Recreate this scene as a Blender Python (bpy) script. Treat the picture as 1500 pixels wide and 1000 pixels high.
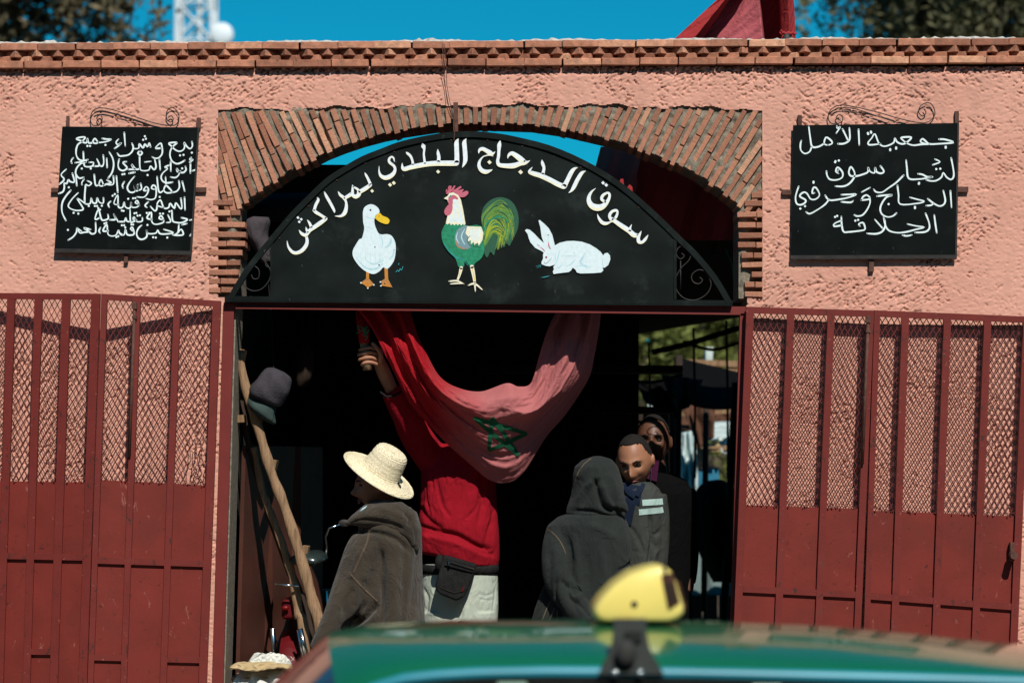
import bpy, bmesh, math, random
import numpy as np
from mathutils import Vector, Matrix, Euler
from mathutils.bvhtree import BVHTree
from mathutils.geometry import tessellate_polygon
random.seed(7); R = random.Random(11)
for o in list(bpy.data.objects): bpy.data.objects.remove(o)
SC = bpy.context.scene
COL = SC.collection

# ------------------------------------------------------------------ camera
CAMY, CAMZ, FPX = -12.0, 1.77, 3600.0
cam = bpy.data.cameras.new('camera'); camo = bpy.data.objects.new('camera', cam); COL.objects.link(camo)
camo.location = (0, CAMY, CAMZ); camo.rotation_euler = (math.radians(90), 0, 0)
cam.sensor_width = 36; cam.lens = 36 * FPX / 1500; cam.shift_y = 190 / 1500
cam.clip_end = 600; cam.dof.use_dof = True; cam.dof.focus_distance = 11.95; cam.dof.aperture_fstop = 2.2
SC.camera = camo
# ------------------------------------------------------------------ sky and sun
SUN = Vector((0.27, -1.0, 1.12)).normalized()          # direction towards the sun
w = bpy.data.worlds.new('World'); SC.world = w; w.use_nodes = True
nt = w.node_tree; nt.nodes.clear()
sky = nt.nodes.new('ShaderNodeTexSky'); sky.sky_type = 'NISHITA'; sky.sun_disc = False
sky.sun_elevation = math.asin(SUN.z); sky.sun_rotation = math.atan2(SUN.x, SUN.y)
sky.air_density = 1.0; sky.dust_density = 0.2; sky.ozone_density = 3.0
mx = nt.nodes.new('ShaderNodeMix'); mx.data_type = 'RGBA'; mx.blend_type = 'MULTIPLY'; mx.inputs[0].default_value = 1
mx.inputs[7].default_value = (0.03, 1.12, 1.33, 1)
bg = nt.nodes.new('ShaderNodeBackground'); bg.inputs[1].default_value = 0.055
ow = nt.nodes.new('ShaderNodeOutputWorld')
nt.links.new(sky.outputs[0], mx.inputs[6]); nt.links.new(mx.outputs[2], bg.inputs[0]); nt.links.new(bg.outputs[0], ow.inputs[0])
sl = bpy.data.lights.new('sun', 'SUN'); sl.energy = 5.0; sl.angle = math.radians(0.5); sl.color = (1.0, 0.955, 0.88)
so = bpy.data.objects.new('sun', sl); COL.objects.link(so); so.rotation_euler = SUN.to_track_quat('Z', 'Y').to_euler()
so.location = (5, -8, 11)
vs = SC.view_settings; vs.view_transform = 'Standard'; vs.look = 'None'; vs.gamma = 1; vs.exposure = 0.08
SC.render.engine = 'CYCLES'

# ------------------------------------------------------------------ helpers
def P(px, py, y=0.0):
    s = FPX / (y - CAMY)
    return Vector(((px - 750) / s, y, CAMZ - (py - 690) / s))
def sc(y): return FPX / (y - CAMY)
W = {}
def tag(o, label=None, cat=None, group=None, kind=None):
    if label: o['label'] = label
    if cat: o['category'] = cat
    if group: o['group'] = group
    if kind: o['kind'] = kind
    return o
def thing(name, loc, label, cat, group=None, kind=None):
    o = bpy.data.objects.new(name, None); COL.objects.link(o); o.location = loc
    o.empty_display_size = 0.1
    W[o.name] = Vector(loc); tag(o, label, cat, group, kind); return o
def link(name, me, parent=None, loc=(0, 0, 0), kind=None):
    o = bpy.data.objects.new(name, me); COL.objects.link(o)
    loc = Vector(loc)
    W[o.name] = loc
    if parent: o.parent = parent; o.location = loc - W[parent.name]
    else: o.location = loc
    if kind: o['kind'] = kind
    return o
class MB:
    def __init__(s): s.v = []; s.f = []; s.m = []; s.mi = 0
    def add(s, vs_, fs):
        n = len(s.v); s.v += [tuple(v) for v in vs_]; s.f += [tuple(n + i for i in f) for f in fs]; s.m += [s.mi] * len(fs)
    def hexa(s, a, b):      # two quads of points, joined
        s.add(list(a) + list(b), [(0, 1, 2, 3), (7, 6, 5, 4), (0, 4, 5, 1), (1, 5, 6, 2), (2, 6, 7, 3), (3, 7, 4, 0)])
    def box(s, x0, x1, y0, y1, z0, z1):
        s.hexa([(x0, y0, z0), (x1, y0, z0), (x1, y0, z1), (x0, y0, z1)], [(x0, y1, z0), (x1, y1, z0), (x1, y1, z1), (x0, y1, z1)])
    def pq(s, q, y, d):     # pixel quad q, front at depth y (number or list of 4), thickness d
        ys = y if isinstance(y, (list, tuple)) else [y] * 4
        a = [P(p[0], p[1], yy) for p, yy in zip(q, ys)]
        a = a[::-1] if False else a
        s.hexa(a, [v + Vector((0, d, 0)) for v in a])
    def tube(s, pts, r, n=6, close=False):
        pts = [Vector(p) for p in pts]; k = len(pts)
        rs = r if isinstance(r, (list, tuple)) else [r] * k
        vs_ = []; prev = None
        for i, p in enumerate(pts):
            t = (pts[min(i + 1, k - 1)] - pts[max(i - 1, 0)])
            t = t.normalized() if t.length > 1e-9 else Vector((0, 0, 1))
            ref = prev if prev else (Vector((0, 1, 0)) if abs(t.y) < 0.9 else Vector((1, 0, 0)))
            u = (ref - t * ref.dot(t)).normalized(); prev = u; q = t.cross(u)
            for j in range(n):
                a = 2 * math.pi * j / n
                vs_.append(p + (u * math.cos(a) + q * math.sin(a)) * rs[i])
        fs = [(i * n + j, i * n + (j + 1) % n, (i + 1) * n + (j + 1) % n, (i + 1) * n + j) for i in range(k - 1) for j in range(n)]
        fs += [tuple(range(n))[::-1], tuple((k - 1) * n + j for j in range(n))]
        s.add(vs_, fs)
    def loft(s, rings, n=24, ref=(0, 1, 0), horiz=False):   # rings: (centre, a, b) a across, b along ref
        cs = [Vector(r[0]) for r in rings]; k = len(cs); vs_ = []; ref = Vector(ref)
        for i, r in enumerate(rings):
            t = Vector((0, 0, 1)) if horiz else (cs[min(i + 1, k - 1)] - cs[max(i - 1, 0)]).normalized()
            v = (ref - t * ref.dot(t)).normalized(); u = v.cross(t)
            for j in range(n):
                a = 2 * math.pi * j / n
                vs_.append(cs[i] + u * math.cos(a) * r[1] + v * math.sin(a) * r[2])
        fs = [(i * n + j, i * n + (j + 1) % n, (i + 1) * n + (j + 1) % n, (i + 1) * n + j) for i in range(k - 1) for j in range(n)]
        fs += [tuple(range(n))[::-1], tuple((k - 1) * n + j for j in range(n))]
        s.add(vs_, fs)
    def ball(s, c, r, nu=14, nv=9, rot=None):
        c = Vector(c); r = r if isinstance(r, (list, tuple)) else (r, r, r)
        vs_ = []; M = Euler(rot).to_matrix() if rot else Matrix.Identity(3)
        for i in range(1, nv):
            th = math.pi * i / nv
            for j in range(nu):
                a = 2 * math.pi * j / nu
                vs_.append(c + M @ Vector((r[0] * math.sin(th) * math.cos(a), r[1] * math.sin(th) * math.sin(a), r[2] * math.cos(th))))
        b = len(vs_); vs_ += [c + M @ Vector((0, 0, r[2])), c - M @ Vector((0, 0, r[2]))]
        fs = [(i * nu + j, (i + 1) * nu + j, (i + 1) * nu + (j + 1) % nu, i * nu + (j + 1) % nu) for i in range(nv - 2) for j in range(nu)]
        fs += [(b, j, (j + 1) % nu) for j in range(nu)] + [(b + 1, (nv - 2) * nu + (j + 1) % nu, (nv - 2) * nu + j) for j in range(nu)]
        s.add(vs_, fs)
    def mesh(s, mats, org=None, smooth=False, name='m'):
        me = bpy.data.meshes.new(name); v = np.array(s.v, dtype=float).reshape(-1, 3)
        if org is None: org = Vector(((v.min(0) + v.max(0)) / 2)) if len(v) else Vector()
        me.from_pydata((v - np.array(org)).tolist(), [], s.f)
        for m in (mats if isinstance(mats, (list, tuple)) else [mats]): me.materials.append(m)
        me.polygons.foreach_set('material_index', s.m)
        me.polygons.foreach_set('use_smooth', [smooth] * len(s.f)); me.update()
        bm = bmesh.new(); bm.from_mesh(me); bmesh.ops.recalc_face_normals(bm, faces=bm.faces); bm.to_mesh(me); bm.free()
        return me, org
    def build(s, name, mats, parent=None, smooth=False, kind=None):
        me, org = s.mesh(mats, None, smooth, name)
        return link(name, me, parent, org, kind)
def catmull(pts, sub=6):
    pts = [tuple(p) for p in pts]
    if len(pts) < 3: return pts
    out = []
    ext = [pts[0]] + pts + [pts[-1]]
    for i in range(1, len(ext) - 2):
        p0, p1, p2, p3 = ext[i - 1:i + 3]
        for k in range(sub):
            t = k / sub
            out.append(tuple(0.5 * (2 * b + (c - a) * t + (2 * a - 5 * b + 4 * c - d) * t * t + (3 * b - a - 3 * c + d) * t ** 3) for a, b, c, d in zip(p0, p1, p2, p3)))
    out.append(pts[-1]); return out
def lerp(a, b, t): return a + (b - a) * t
def interp(x, xs, ys): return float(np.interp(x, xs, ys))

# ------------------------------------------------------------------ materials
def newmat(name):
    m = bpy.data.materials.new(name); m.use_nodes = True; nt = m.node_tree
    return m, nt, nt.nodes['Principled BSDF']
def N(nt, t, **k):
    n = nt.nodes.new(t)
    for a, b in k.items(): setattr(n, a, b)
    return n
def mat(name, col, rough=0.7, var=0.15, scale=12, col2=None, bump=0.0, bscale=60, metal=0, spec=0.3, coat=0, objrand=None, detail=5, stretch=None, dirt=None, dscale=4, damt=0.5, thr=0.52, sss=0, trans=0, sheen=0):
    m, nt, b = newmat(name); L = nt.links
    mp = N(nt, 'ShaderNodeMapping')
    if objrand is None: tc = N(nt, 'ShaderNodeNewGeometry'); L.new(tc.outputs['Position'], mp.inputs[0])
    else: tc = N(nt, 'ShaderNodeTexCoord'); L.new(tc.outputs['Object'], mp.inputs[0])
    if stretch: mp.inputs['Scale'].default_value = stretch
    vec = mp.outputs[0]
    if objrand is not None:      # alike pieces sharing a mesh: shift the pattern per piece
        oi = N(nt, 'ShaderNodeObjectInfo'); mm = N(nt, 'ShaderNodeVectorMath', operation='SCALE')
        cx = N(nt, 'ShaderNodeCombineXYZ')
        for i in range(3): L.new(oi.outputs['Random'], cx.inputs[i])
        L.new(cx.outputs[0], mm.inputs[0]); mm.inputs['Scale'].default_value = 37
        ad = N(nt, 'ShaderNodeVectorMath', operation='ADD'); L.new(vec, ad.inputs[0]); L.new(mm.outputs[0], ad.inputs[1]); vec = ad.outputs[0]
    nz = N(nt, 'ShaderNodeTexNoise'); nz.inputs['Scale'].default_value = scale; nz.inputs['Detail'].default_value = detail
    L.new(vec, nz.inputs['Vector'])
    cr = N(nt, 'ShaderNodeValToRGB'); cr.color_ramp.elements[0].position = 0.3; cr.color_ramp.elements[1].position = 0.7
    c2 = col2 or tuple(c * (1 + var) for c in col); c1 = tuple(c * (1 - var) for c in col) if not col2 else col
    cr.color_ramp.elements[0].color = (*c1, 1); cr.color_ramp.elements[1].color = (*c2, 1)
    L.new(nz.outputs[0], cr.inputs[0]); out = cr.outputs[0]
    if objrand:
        r2 = N(nt, 'ShaderNodeValToRGB'); els = r2.color_ramp.elements
        for i, (p, c) in enumerate(objrand):
            e = els[i] if i < 2 else els.new(p)
            e.position = p; e.color = (*c, 1)
        L.new(oi.outputs['Random'], r2.inputs[0])
        mu = N(nt, 'ShaderNodeMix', data_type='RGBA', blend_type='MULTIPLY'); mu.inputs[0].default_value = 1
        L.new(out, mu.inputs[6]); L.new(r2.outputs[0], mu.inputs[7]); out = mu.outputs[2]
    if dirt:
        n2 = N(nt, 'ShaderNodeTexNoise'); n2.inputs['Scale'].default_value = dscale; n2.inputs['Detail'].default_value = 8; n2.inputs['Roughness'].default_value = 0.65
        L.new(vec, n2.inputs['Vector']); r3 = N(nt, 'ShaderNodeMapRange'); L.new(n2.outputs[0], r3.inputs[0])
        r3.inputs[1].default_value = thr; r3.inputs[2].default_value = thr + 0.13; r3.inputs[4].default_value = damt
        md = N(nt, 'ShaderNodeMix', data_type='RGBA'); L.new(r3.outputs[0], md.inputs[0]); L.new(out, md.inputs[6]); md.inputs[7].default_value = (*dirt, 1); out = md.outputs[2]
    L.new(out, b.inputs['Base Color'])
    b.inputs['Roughness'].default_value = rough; b.inputs['Metallic'].default_value = metal
    b.inputs['Specular IOR Level'].default_value = spec; b.inputs['Coat Weight'].default_value = coat; b.inputs['Coat Roughness'].default_value = 0.05
    if sheen: b.inputs['Sheen Weight'].default_value = sheen
    if sss: b.inputs['Subsurface Weight'].default_value = sss; b.inputs['Subsurface Radius'].default_value = (0.012, 0.005, 0.003); b.inputs['Subsurface Scale'].default_value = 1
    if bump:
        nb = N(nt, 'ShaderNodeTexNoise'); nb.inputs['Scale'].default_value = bscale; nb.inputs['Detail'].default_value = 4; L.new(vec, nb.inputs['Vector'])
        bp = N(nt, 'ShaderNodeBump'); bp.inputs['Strength'].default_value = bump; bp.inputs['Distance'].default_value = 0.004
        L.new(nb.outputs[0], bp.inputs['Height']); L.new(bp.outputs[0], b.inputs['Normal'])
    if trans:
        tr = N(nt, 'ShaderNodeBsdfTranslucent'); L.new(out, tr.inputs[0]); ms = N(nt, 'ShaderNodeMixShader'); ms.inputs[0].default_value = trans
        L.new(b.outputs[0], ms.inputs[1]); L.new(tr.outputs[0], ms.inputs[2]); L.new(ms.outputs[0], nt.nodes['Material Output'].inputs[0])
    return m
M = {}
M['brick'] = mat('terracotta_brick', (0.40, 0.175, 0.11), 0.85, 0.25, 30, bump=0.6, bscale=140, objrand=[(0, (0.62, 0.55, 0.52)), (0.4, (0.95, 0.9, 0.85)), (0.8, (1.15, 1.1, 1.05)), (1, (1.5, 1.75, 1.7))], dirt=(0.16, 0.10, 0.07), dscale=25, damt=0.5)
M['archbrick'] = mat('arch_brick', (0.42, 0.19, 0.12), 0.9, 0.25, 40, bump=0.8, bscale=160, objrand=[(0, (0.7, 0.62, 0.58)), (0.4, (1, 0.92, 0.88)), (0.85, (1.25, 1.2, 1.15)), (1, (1.5, 1.75, 1.7))], dirt=(0.25, 0.2, 0.16), dscale=30, damt=0.5)
M['mortar'] = mat('grey_mortar', (0.21, 0.18, 0.135), 0.95, 0.4, 60, bump=1.0, bscale=180, dirt=(0.1, 0.08, 0.06), dscale=30)
M['cement'] = mat('cement', (0.42, 0.40, 0.36), 0.95, 0.2, 30, bump=0.8, bscale=120)
M['dark'] = mat('interior_shade_black', (0.012, 0.009, 0.008), 0.95, 0.3, 3)  # near black colour stands in for deep shade inside the hall
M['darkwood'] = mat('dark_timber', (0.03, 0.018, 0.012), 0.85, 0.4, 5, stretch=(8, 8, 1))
M['gate'] = mat('oxide_red_paint', (0.158, 0.023, 0.017), 0.55, 0.12, 6, spec=0.2, bump=0.12, bscale=50, dirt=(0.12, 0.022, 0.016), dscale=2.5, damt=0.55, thr=0.5)
M['gate2'] = mat('oxide_red_bars', (0.142, 0.021, 0.0165), 0.5, 0.1, 9, spec=0.25, bump=0.15, bscale=60, dirt=(0.06, 0.04, 0.03), dscale=9, damt=0.7, thr=0.62)
M['lintel'] = mat('frame_red_paint', (0.15, 0.022, 0.018), 0.45, 0.1, 9, spec=0.4)
M['mesh'] = mat('mesh_red_paint', (0.12, 0.02, 0.018), 0.6, 0.15, 20)
M['iron'] = mat('wrought_iron', (0.02, 0.018, 0.017), 0.6, 0.3, 30, metal=0.0, dirt=(0.12, 0.045, 0.02), dscale=30, damt=0.6, thr=0.58)
M['rust'] = mat('rusty_iron', (0.09, 0.04, 0.028), 0.8, 0.35, 30)
M['sign'] = mat('black_sign_paint', (0.0065, 0.0100, 0.0092), 0.5, 0.35, 5, spec=0.10, bump=0.25, bscale=5, dirt=(0.022, 0.030, 0.027), dscale=6, damt=0.55, thr=0.56)
M['sign2'] = mat('black_board_paint', (0.0035, 0.0052, 0.0050), 0.5, 0.4, 6, spec=0.07, bump=0.2, bscale=6, dirt=(0.012, 0.018, 0.016), dscale=5, damt=0.45, thr=0.55)
def paint(n, c, v=0.08): M[n] = mat(n, c, 0.55, v, 60, spec=0.3)
paint('ink_white', (0.70, 0.80, 0.80)); paint('ink_title', (0.74, 0.79, 0.82)); paint('ink_cream', (0.80, 0.76, 0.55)); paint('p_white', (0.64, 0.75, 0.78), 0.06)
paint('p_blue', (0.42, 0.62, 0.68)); paint('p_yellow', (0.72, 0.47, 0.02)); paint('p_orange', (0.5, 0.2, 0.03)); paint('p_black', (0.02, 0.02, 0.02))
paint('p_pink', (0.5, 0.12, 0.17)); paint('p_red', (0.38, 0.05, 0.09)); paint('p_green', (0.012, 0.21, 0.105), 0.25); paint('p_dgreen', (0.02, 0.09, 0.05)); paint('p_lime', (0.30, 0.36, 0.02)); paint('p_mid', (0.10, 0.23, 0.04))
paint('p_cream', (0.78, 0.74, 0.56)); paint('p_teal', (0.03, 0.3, 0.33)); paint('p_slate', (0.16, 0.27, 0.3)); paint('p_tan', (0.4, 0.2, 0.1))
M['asphalt'] = mat('asphalt', (0.05, 0.05, 0.05), 0.9, 0.25, 8, bump=0.6, bscale=150)
M['paving'] = mat('pavement', (0.2, 0.17, 0.14), 0.9, 0.2, 5, bump=0.5, bscale=60)
M['earth'] = mat('packed_earth', (0.10, 0.075, 0.05), 0.95, 0.3, 4, bump=0.5, bscale=40)

# plaster; 'pit' browns the scraped hollows: bare patches and painted-in crevice shade
def plaster():
    m, nt, b = newmat('pink_plaster'); L = nt.links
    tc = N(nt, 'ShaderNodeTexCoord')
    nz = N(nt, 'ShaderNodeTexNoise'); nz.inputs['Scale'].default_value = 2.2; nz.inputs['Detail'].default_value = 6; L.new(tc.outputs['Object'], nz.inputs['Vector'])
    cr = N(nt, 'ShaderNodeValToRGB'); e = cr.color_ramp.elements
    e[0].position = 0.32; e[0].color = (0.565, 0.280, 0.208, 1); e[1].position = 0.68; e[1].color = (0.625, 0.325, 0.245, 1)
    L.new(nz.outputs[0], cr.inputs[0])
    at = N(nt, 'ShaderNodeAttribute'); at.attribute_name = 'pit'
    n2 = N(nt, 'ShaderNodeTexNoise'); n2.inputs['Scale'].default_value = 45; n2.inputs['Detail'].default_value = 3; L.new(tc.outputs['Object'], n2.inputs['Vector'])
    mr = N(nt, 'ShaderNodeMapRange'); mr.inputs[1].default_value = 0.54; mr.inputs[2].default_value = 0.62; L.new(n2.outputs[0], mr.inputs[0])
    mul = N(nt, 'ShaderNodeMath', operation='MULTIPLY'); L.new(at.outputs['Fac'], mul.inputs[0]); L.new(mr.outputs[0], mul.inputs[1])
    mc = N(nt, 'ShaderNodeMix', data_type='RGBA'); L.new(mul.outputs[0], mc.inputs[0]); L.new(cr.outputs[0], mc.inputs[6]); mc.inputs[7].default_value = (0.22, 0.125, 0.09, 1)
    mp = N(nt, 'ShaderNodeMapping'); mp.inputs['Scale'].default_value = (1.6, 1, .55); L.new(tc.outputs['Object'], mp.inputs[0])
    n4 = N(nt, 'ShaderNodeTexNoise'); n4.inputs['Scale'].default_value = 2.6; n4.inputs['Detail'].default_value = 9; n4.inputs['Roughness'].default_value = .68; L.new(mp.outputs[0], n4.inputs['Vector'])
    m4 = N(nt, 'ShaderNodeMapRange'); m4.inputs[1].default_value = .50; m4.inputs[2].default_value = .66; m4.inputs[4].default_value = .42; L.new(n4.outputs[0], m4.inputs[0])
    mc4 = N(nt, 'ShaderNodeMix', data_type='RGBA'); L.new(m4.outputs[0], mc4.inputs[0]); L.new(mc.outputs[2], mc4.inputs[6]); mc4.inputs[7].default_value = (0.40, 0.215, 0.165, 1)
    L.new(mc4.outputs[2], b.inputs['Base Color']); b.inputs['Roughness'].default_value = 0.92; b.inputs['Specular IOR Level'].default_value = 0.15
    nb = N(nt, 'ShaderNodeTexNoise'); nb.inputs['Scale'].default_value = 160; nb.inputs['Detail'].default_value = 4; L.new(tc.outputs['Object'], nb.inputs['Vector'])
    bp = N(nt, 'ShaderNodeBump'); bp.inputs['Strength'].default_value = 0.35; bp.inputs['Distance'].default_value = 0.003
    L.new(nb.outputs[0], bp.inputs['Height']); L.new(bp.outputs[0], b.inputs['Normal'])
    return m
M['plaster'] = plaster()

# ------------------------------------------------------------------ ground
def sheet(name, x0, x1, y0, y1, z, m, d=0.0):
    b = MB(); b.add([(x0, y0, z), (x1, y0, z), (x1, y1, z), (x0, y1, z)], [(0, 1, 2, 3)])
    o = b.build(name, m); o['kind'] = 'structure'; return o
sheet('ground', -300, 300, -300, 300, -0.02, M['earth'])
sheet('road', -60, 60, -16, -2.0, 0.0, M['asphalt'])
b = MB(); b.box(-60, 60, -1.85, 0.6, -0.01, 0.15); o = b.build('pavement', M['paving']); o['kind'] = 'structure'
b = MB(); b.box(-60, 60, 0.6, 40, -0.01, 0.146); o = b.build('yard', M['earth']); o['kind'] = 'structure'
kb = thing('kerb', (0, -1.92, 0), 'long pale stone kerb along the edge of the pavement, behind the green taxi', 'kerb')
kme = None
for i in range(26):
    if kme is None:
        b = MB(); b.box(-0.49, 0.49, -0.07, 0.07, -0.01, 0.155); kme, _ = b.mesh(M['cement'], (0, 0, 0), name='kerb_stone')
    link('kerb_stone', kme, kb, (-12.5 + i, -1.92, 0))

def scuffs(m, thr, col, scale, stretch):
    """small light scratches and scuffs on painted steel"""
    nt = m.node_tree; L = nt.links; b = nt.nodes['Principled BSDF']; src = b.inputs['Base Color'].links[0].from_socket
    tc = N(nt, 'ShaderNodeNewGeometry'); mp = N(nt, 'ShaderNodeMapping'); mp.inputs['Scale'].default_value = stretch; L.new(tc.outputs['Position'], mp.inputs[0])
    nz = N(nt, 'ShaderNodeTexNoise'); nz.inputs['Scale'].default_value = scale; nz.inputs['Detail'].default_value = 6; nz.inputs['Roughness'].default_value = .7; nz.inputs['Distortion'].default_value = .6; L.new(mp.outputs[0], nz.inputs['Vector'])
    mr = N(nt, 'ShaderNodeMapRange'); mr.inputs[1].default_value = thr; mr.inputs[2].default_value = thr + .05; mr.inputs[4].default_value = .8; L.new(nz.outputs[0], mr.inputs[0])
    mx_ = N(nt, 'ShaderNodeMix', data_type='RGBA'); L.new(mr.outputs[0], mx_.inputs[0]); L.new(src, mx_.inputs[6]); mx_.inputs[7].default_value = (*col, 1); L.new(mx_.outputs[2], b.inputs['Base Color'])
scuffs(M['gate'], 0.64, (0.27, 0.10, 0.08), 22, (1, 1, .5)); scuffs(M['gate'], 0.62, (0.05, 0.012, 0.01), 34, (1, 1, 1)); scuffs(M['gate2'], 0.64, (0.3, 0.13, 0.1), 40, (1, 1, 1)); scuffs(M['gate2'], 0.60, (0.04, 0.02, 0.015), 30, (1, 1, .6))
scuffs(M['sign'], 0.66, (0.06, 0.08, 0.075), 30, (1, 1, .7)); scuffs(M['sign2'], 0.67, (0.06, 0.08, 0.075), 40, (1, 1, .5))
# ------------------------------------------------------------------ facade wall
wall = thing('market_wall', (0, 0, 0.15), 'pink roughcast plaster wall with arched brick gateway and brick cornice', 'wall')
CELL = 0.0044
rng = np.random.default_rng(5)
def field(shape, sx, sz, seed):
    r = np.random.default_rng(seed).standard_normal(shape)
    fz = np.fft.fftfreq(shape[0])[:, None]; fx = np.fft.rfftfreq(shape[1])[None, :]
    g = np.exp(-2 * (math.pi ** 2) * ((fz * sz / CELL) ** 2 + (fx * sx / CELL) ** 2))
    f = np.fft.irfft2(np.fft.rfft2(r) * g, s=shape); return f / f.std()
def rfield(shape, su, sv, ang, seed):
    r = np.random.default_rng(seed).standard_normal(shape)
    fz = np.fft.fftfreq(shape[0])[:, None]; fx = np.fft.rfftfreq(shape[1])[None, :]; c, s = math.cos(ang), math.sin(ang)
    fu, fv = fx * c + fz * s, -fx * s + fz * c
    g = np.exp(-2 * (math.pi ** 2) * ((fu * su / CELL) ** 2 + (fv * sv / CELL) ** 2)); f = np.fft.irfft2(np.fft.rfft2(r) * g, s=shape); return f / f.std()
def sstep(x, a, b): t = np.clip((x - a) / (b - a), 0, 1); return t * t * (3 - 2 * t)
INTR = [(350, 302), (364, 291), (380, 280), (400, 266), (425, 250), (450, 237), (475, 224), (500, 214), (530, 204), (560, 196), (590, 190), (637, 183), (706, 179.5), (780, 182), (833, 190), (880, 201), (913, 209), (945, 221), (975, 233), (998, 242), (1022, 255), (1040, 267), (1060, 281), (1083, 301)]
ix = [p[0] for p in INTR]; iy = [p[1] for p in INTR]
def grid_sheet(name, x0, x1, z0, z1, keep, height, m, parent, y0=0.0, pit=None, kind=None):
    nx = int((x1 - x0) / CELL) + 1; nz = int((z1 - z0) / CELL) + 1
    X = np.linspace(x0, x1, nx); Z = np.linspace(z0, z1, nz); XX, ZZ = np.meshgrid(X, Z)
    H, PT = height(XX, ZZ, (nz, nx))
    V = np.stack([XX, y0 - H, ZZ], -1).reshape(-1, 3)
    i, j = np.meshgrid(np.arange(nz - 1), np.arange(nx - 1), indexing='ij')
    cx = (XX[:-1, :-1] + XX[1:, 1:]) / 2; cz = (ZZ[:-1, :-1] + ZZ[1:, 1:]) / 2
    k = keep(cx, cz); i = i[k]; j = j[k]
    a = i * nx + j; F = np.stack([a, a + 1, a + nx + 1, a + nx], -1)
    used = np.unique(F); remap = np.full(len(V), -1); remap[used] = np.arange(len(used)); F = remap[F]; V = V[used]
    me = bpy.data.meshes.new(name); me.vertices.add(len(V)); me.vertices.foreach_set('co', V.ravel())
    me.loops.add(F.size); me.loops.foreach_set('vertex_index', F.ravel().astype(np.int32))
    me.polygons.add(len(F)); me.polygons.foreach_set('loop_start', np.arange(0, F.size, 4, dtype=np.int32))
    me.polygons.foreach_set('use_smooth', np.ones(len(F), dtype=bool)); me.update(calc_edges=True)
    at = me.attributes.new('pit', 'FLOAT', 'POINT'); at.data.foreach_set('value', PT.ravel()[used].astype(np.float32))
    me.materials.append(m)
    return link(name, me, parent, (0, 0, 0), kind)
def PXX(x): return x * 300 + 750
def PXY(z): return 690 - (z - CAMZ) * 300
def plaster_h(XX, ZZ, sh):
    big = field(sh, 0.30, 0.22, 1); mid = field(sh, 0.065, 0.05, 2); n1 = field(sh, 0.0040, 0.0032, 3); n2 = field(sh, 0.0085, 0.0038, 4); fine = field(sh, 0.0045, 0.0045, 6); m2 = field(sh, 0.14, 0.1, 8)
    # diagonal drag marks
    ra = rfield(sh, 0.0095, 0.0027, math.radians(-32), 31); rb_ = rfield(sh, 0.0080, 0.0028, math.radians(38), 32); sel = sstep(m2 + 0.6 * mid, -0.3, 0.9)
    n3 = ra * (1 - sel) + rb_ * sel; n3 = n3 / n3.std()
    px, py = PXX(XX), PXY(ZZ)
    band = sstep(py, 175, 110) * 0.55 + sstep(px, 1120, 1200) * 0.35 - sstep(py, 440, 470) * 0.45      # top band and right panel are rougher
    mask = sstep(mid * 0.8 + m2 * 0.6 + 0.45 * field(sh, 0.025, 0.018, 12) + band, -0.9, 1.5)
    pit = np.clip(n1 * 0.42 + n3 * 0.95 - 1.45 + mask * 1.25, 0, 1.7) * np.clip(mask + 0.12, 0, 1)
    tiny = sstep(n1 * 0.8 + 0.5 * field(sh, 0.0036, 0.0036, 14) + 0.25 * mask, 1.25, 1.75) * 0.6
    pit = sstep(pit, 0.0, 0.40) * (0.80 + 0.35 * np.clip(n2, -1, 1))
    H = 0.0013 * big + 0.0007 * m2 + 0.0004 * n2 + 0.0003 * fine - 0.0076 * pit
    H = H - 0.006 * tiny; pit = np.maximum(pit, tiny)
    edge = sstep(py, 112, 104) * np.clip(n1 + 0.3, 0, 1) * 0.012
    return H - edge, np.clip(pit * 0.9, 0, 1)
def keep_plaster(cx, cz):
    px, py = PXX(cx), PXY(cz)
    niche = (px > 319) & (px < 1117) & (py > 160 + 2.0 * np.sin(px / 21) + 1.5 * np.sin(px / 7.3) - 6 * np.clip((px - 400) / 250, 0, 1) * np.clip((1117 - px) / 250, 0, 1)) & (py < 436)
    lw = 340 - (py - 440) * 0.036; door = (py >= 430) & (px > lw) & (px < 1094 - (py - 440) * 0.02)
    return ~(niche | door)
grid_sheet('plaster', -2.75, 2.75, 0.15, 3.745, keep_plaster, plaster_h, M['plaster'], wall)
# plain continuation of the wall beyond the view and the masonry behind the plaster
CELL = 0.011
for x0, x1 in ((-6.2, -2.749), (2.749, 6.2)): grid_sheet('plaster', x0, x1, 0.15, 3.745, lambda cx, cz: cx > -99, plaster_h, M['plaster'], wall)
CELL = 0.0044
for x0, x1, y0 in ((-9, -6.2, 0.0), (6.2, 9, 0.0), (-6.2, -2.75, 0.02), (2.75, 6.2, 0.02)):
    b = MB(); b.box(x0, x1, y0, 0.32, 0.15, 3.75); b.build('wall_end', M['plaster'], wall)
b = MB()
xl, xr = P(319, 0).x, P(1117, 0).x
b.box(-2.75, xl - 0.002, 0.016, 0.318, 0.15, 3.745); b.box(xr + 0.002, 2.75, 0.016, 0.318, 0.15, 3.745); b.box(xl, xr, 0.016, 0.318, P(0, 157).z, 3.745)
b.build('masonry', M['mortar'], wall)
# returns of the plaster edge round the niche
b = MB()
for (q0, q1) in [((318.5, 160), (318.5, 436)), ((1117.5, 160), (1117.5, 436))]:
    a, c = P(*q0), P(*q1); b.box(a.x - 0.003, a.x + 0.003, 0.0, 0.05, c.z, a.z)
b.build('plaster_edge', M['plaster'], wall)

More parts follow.
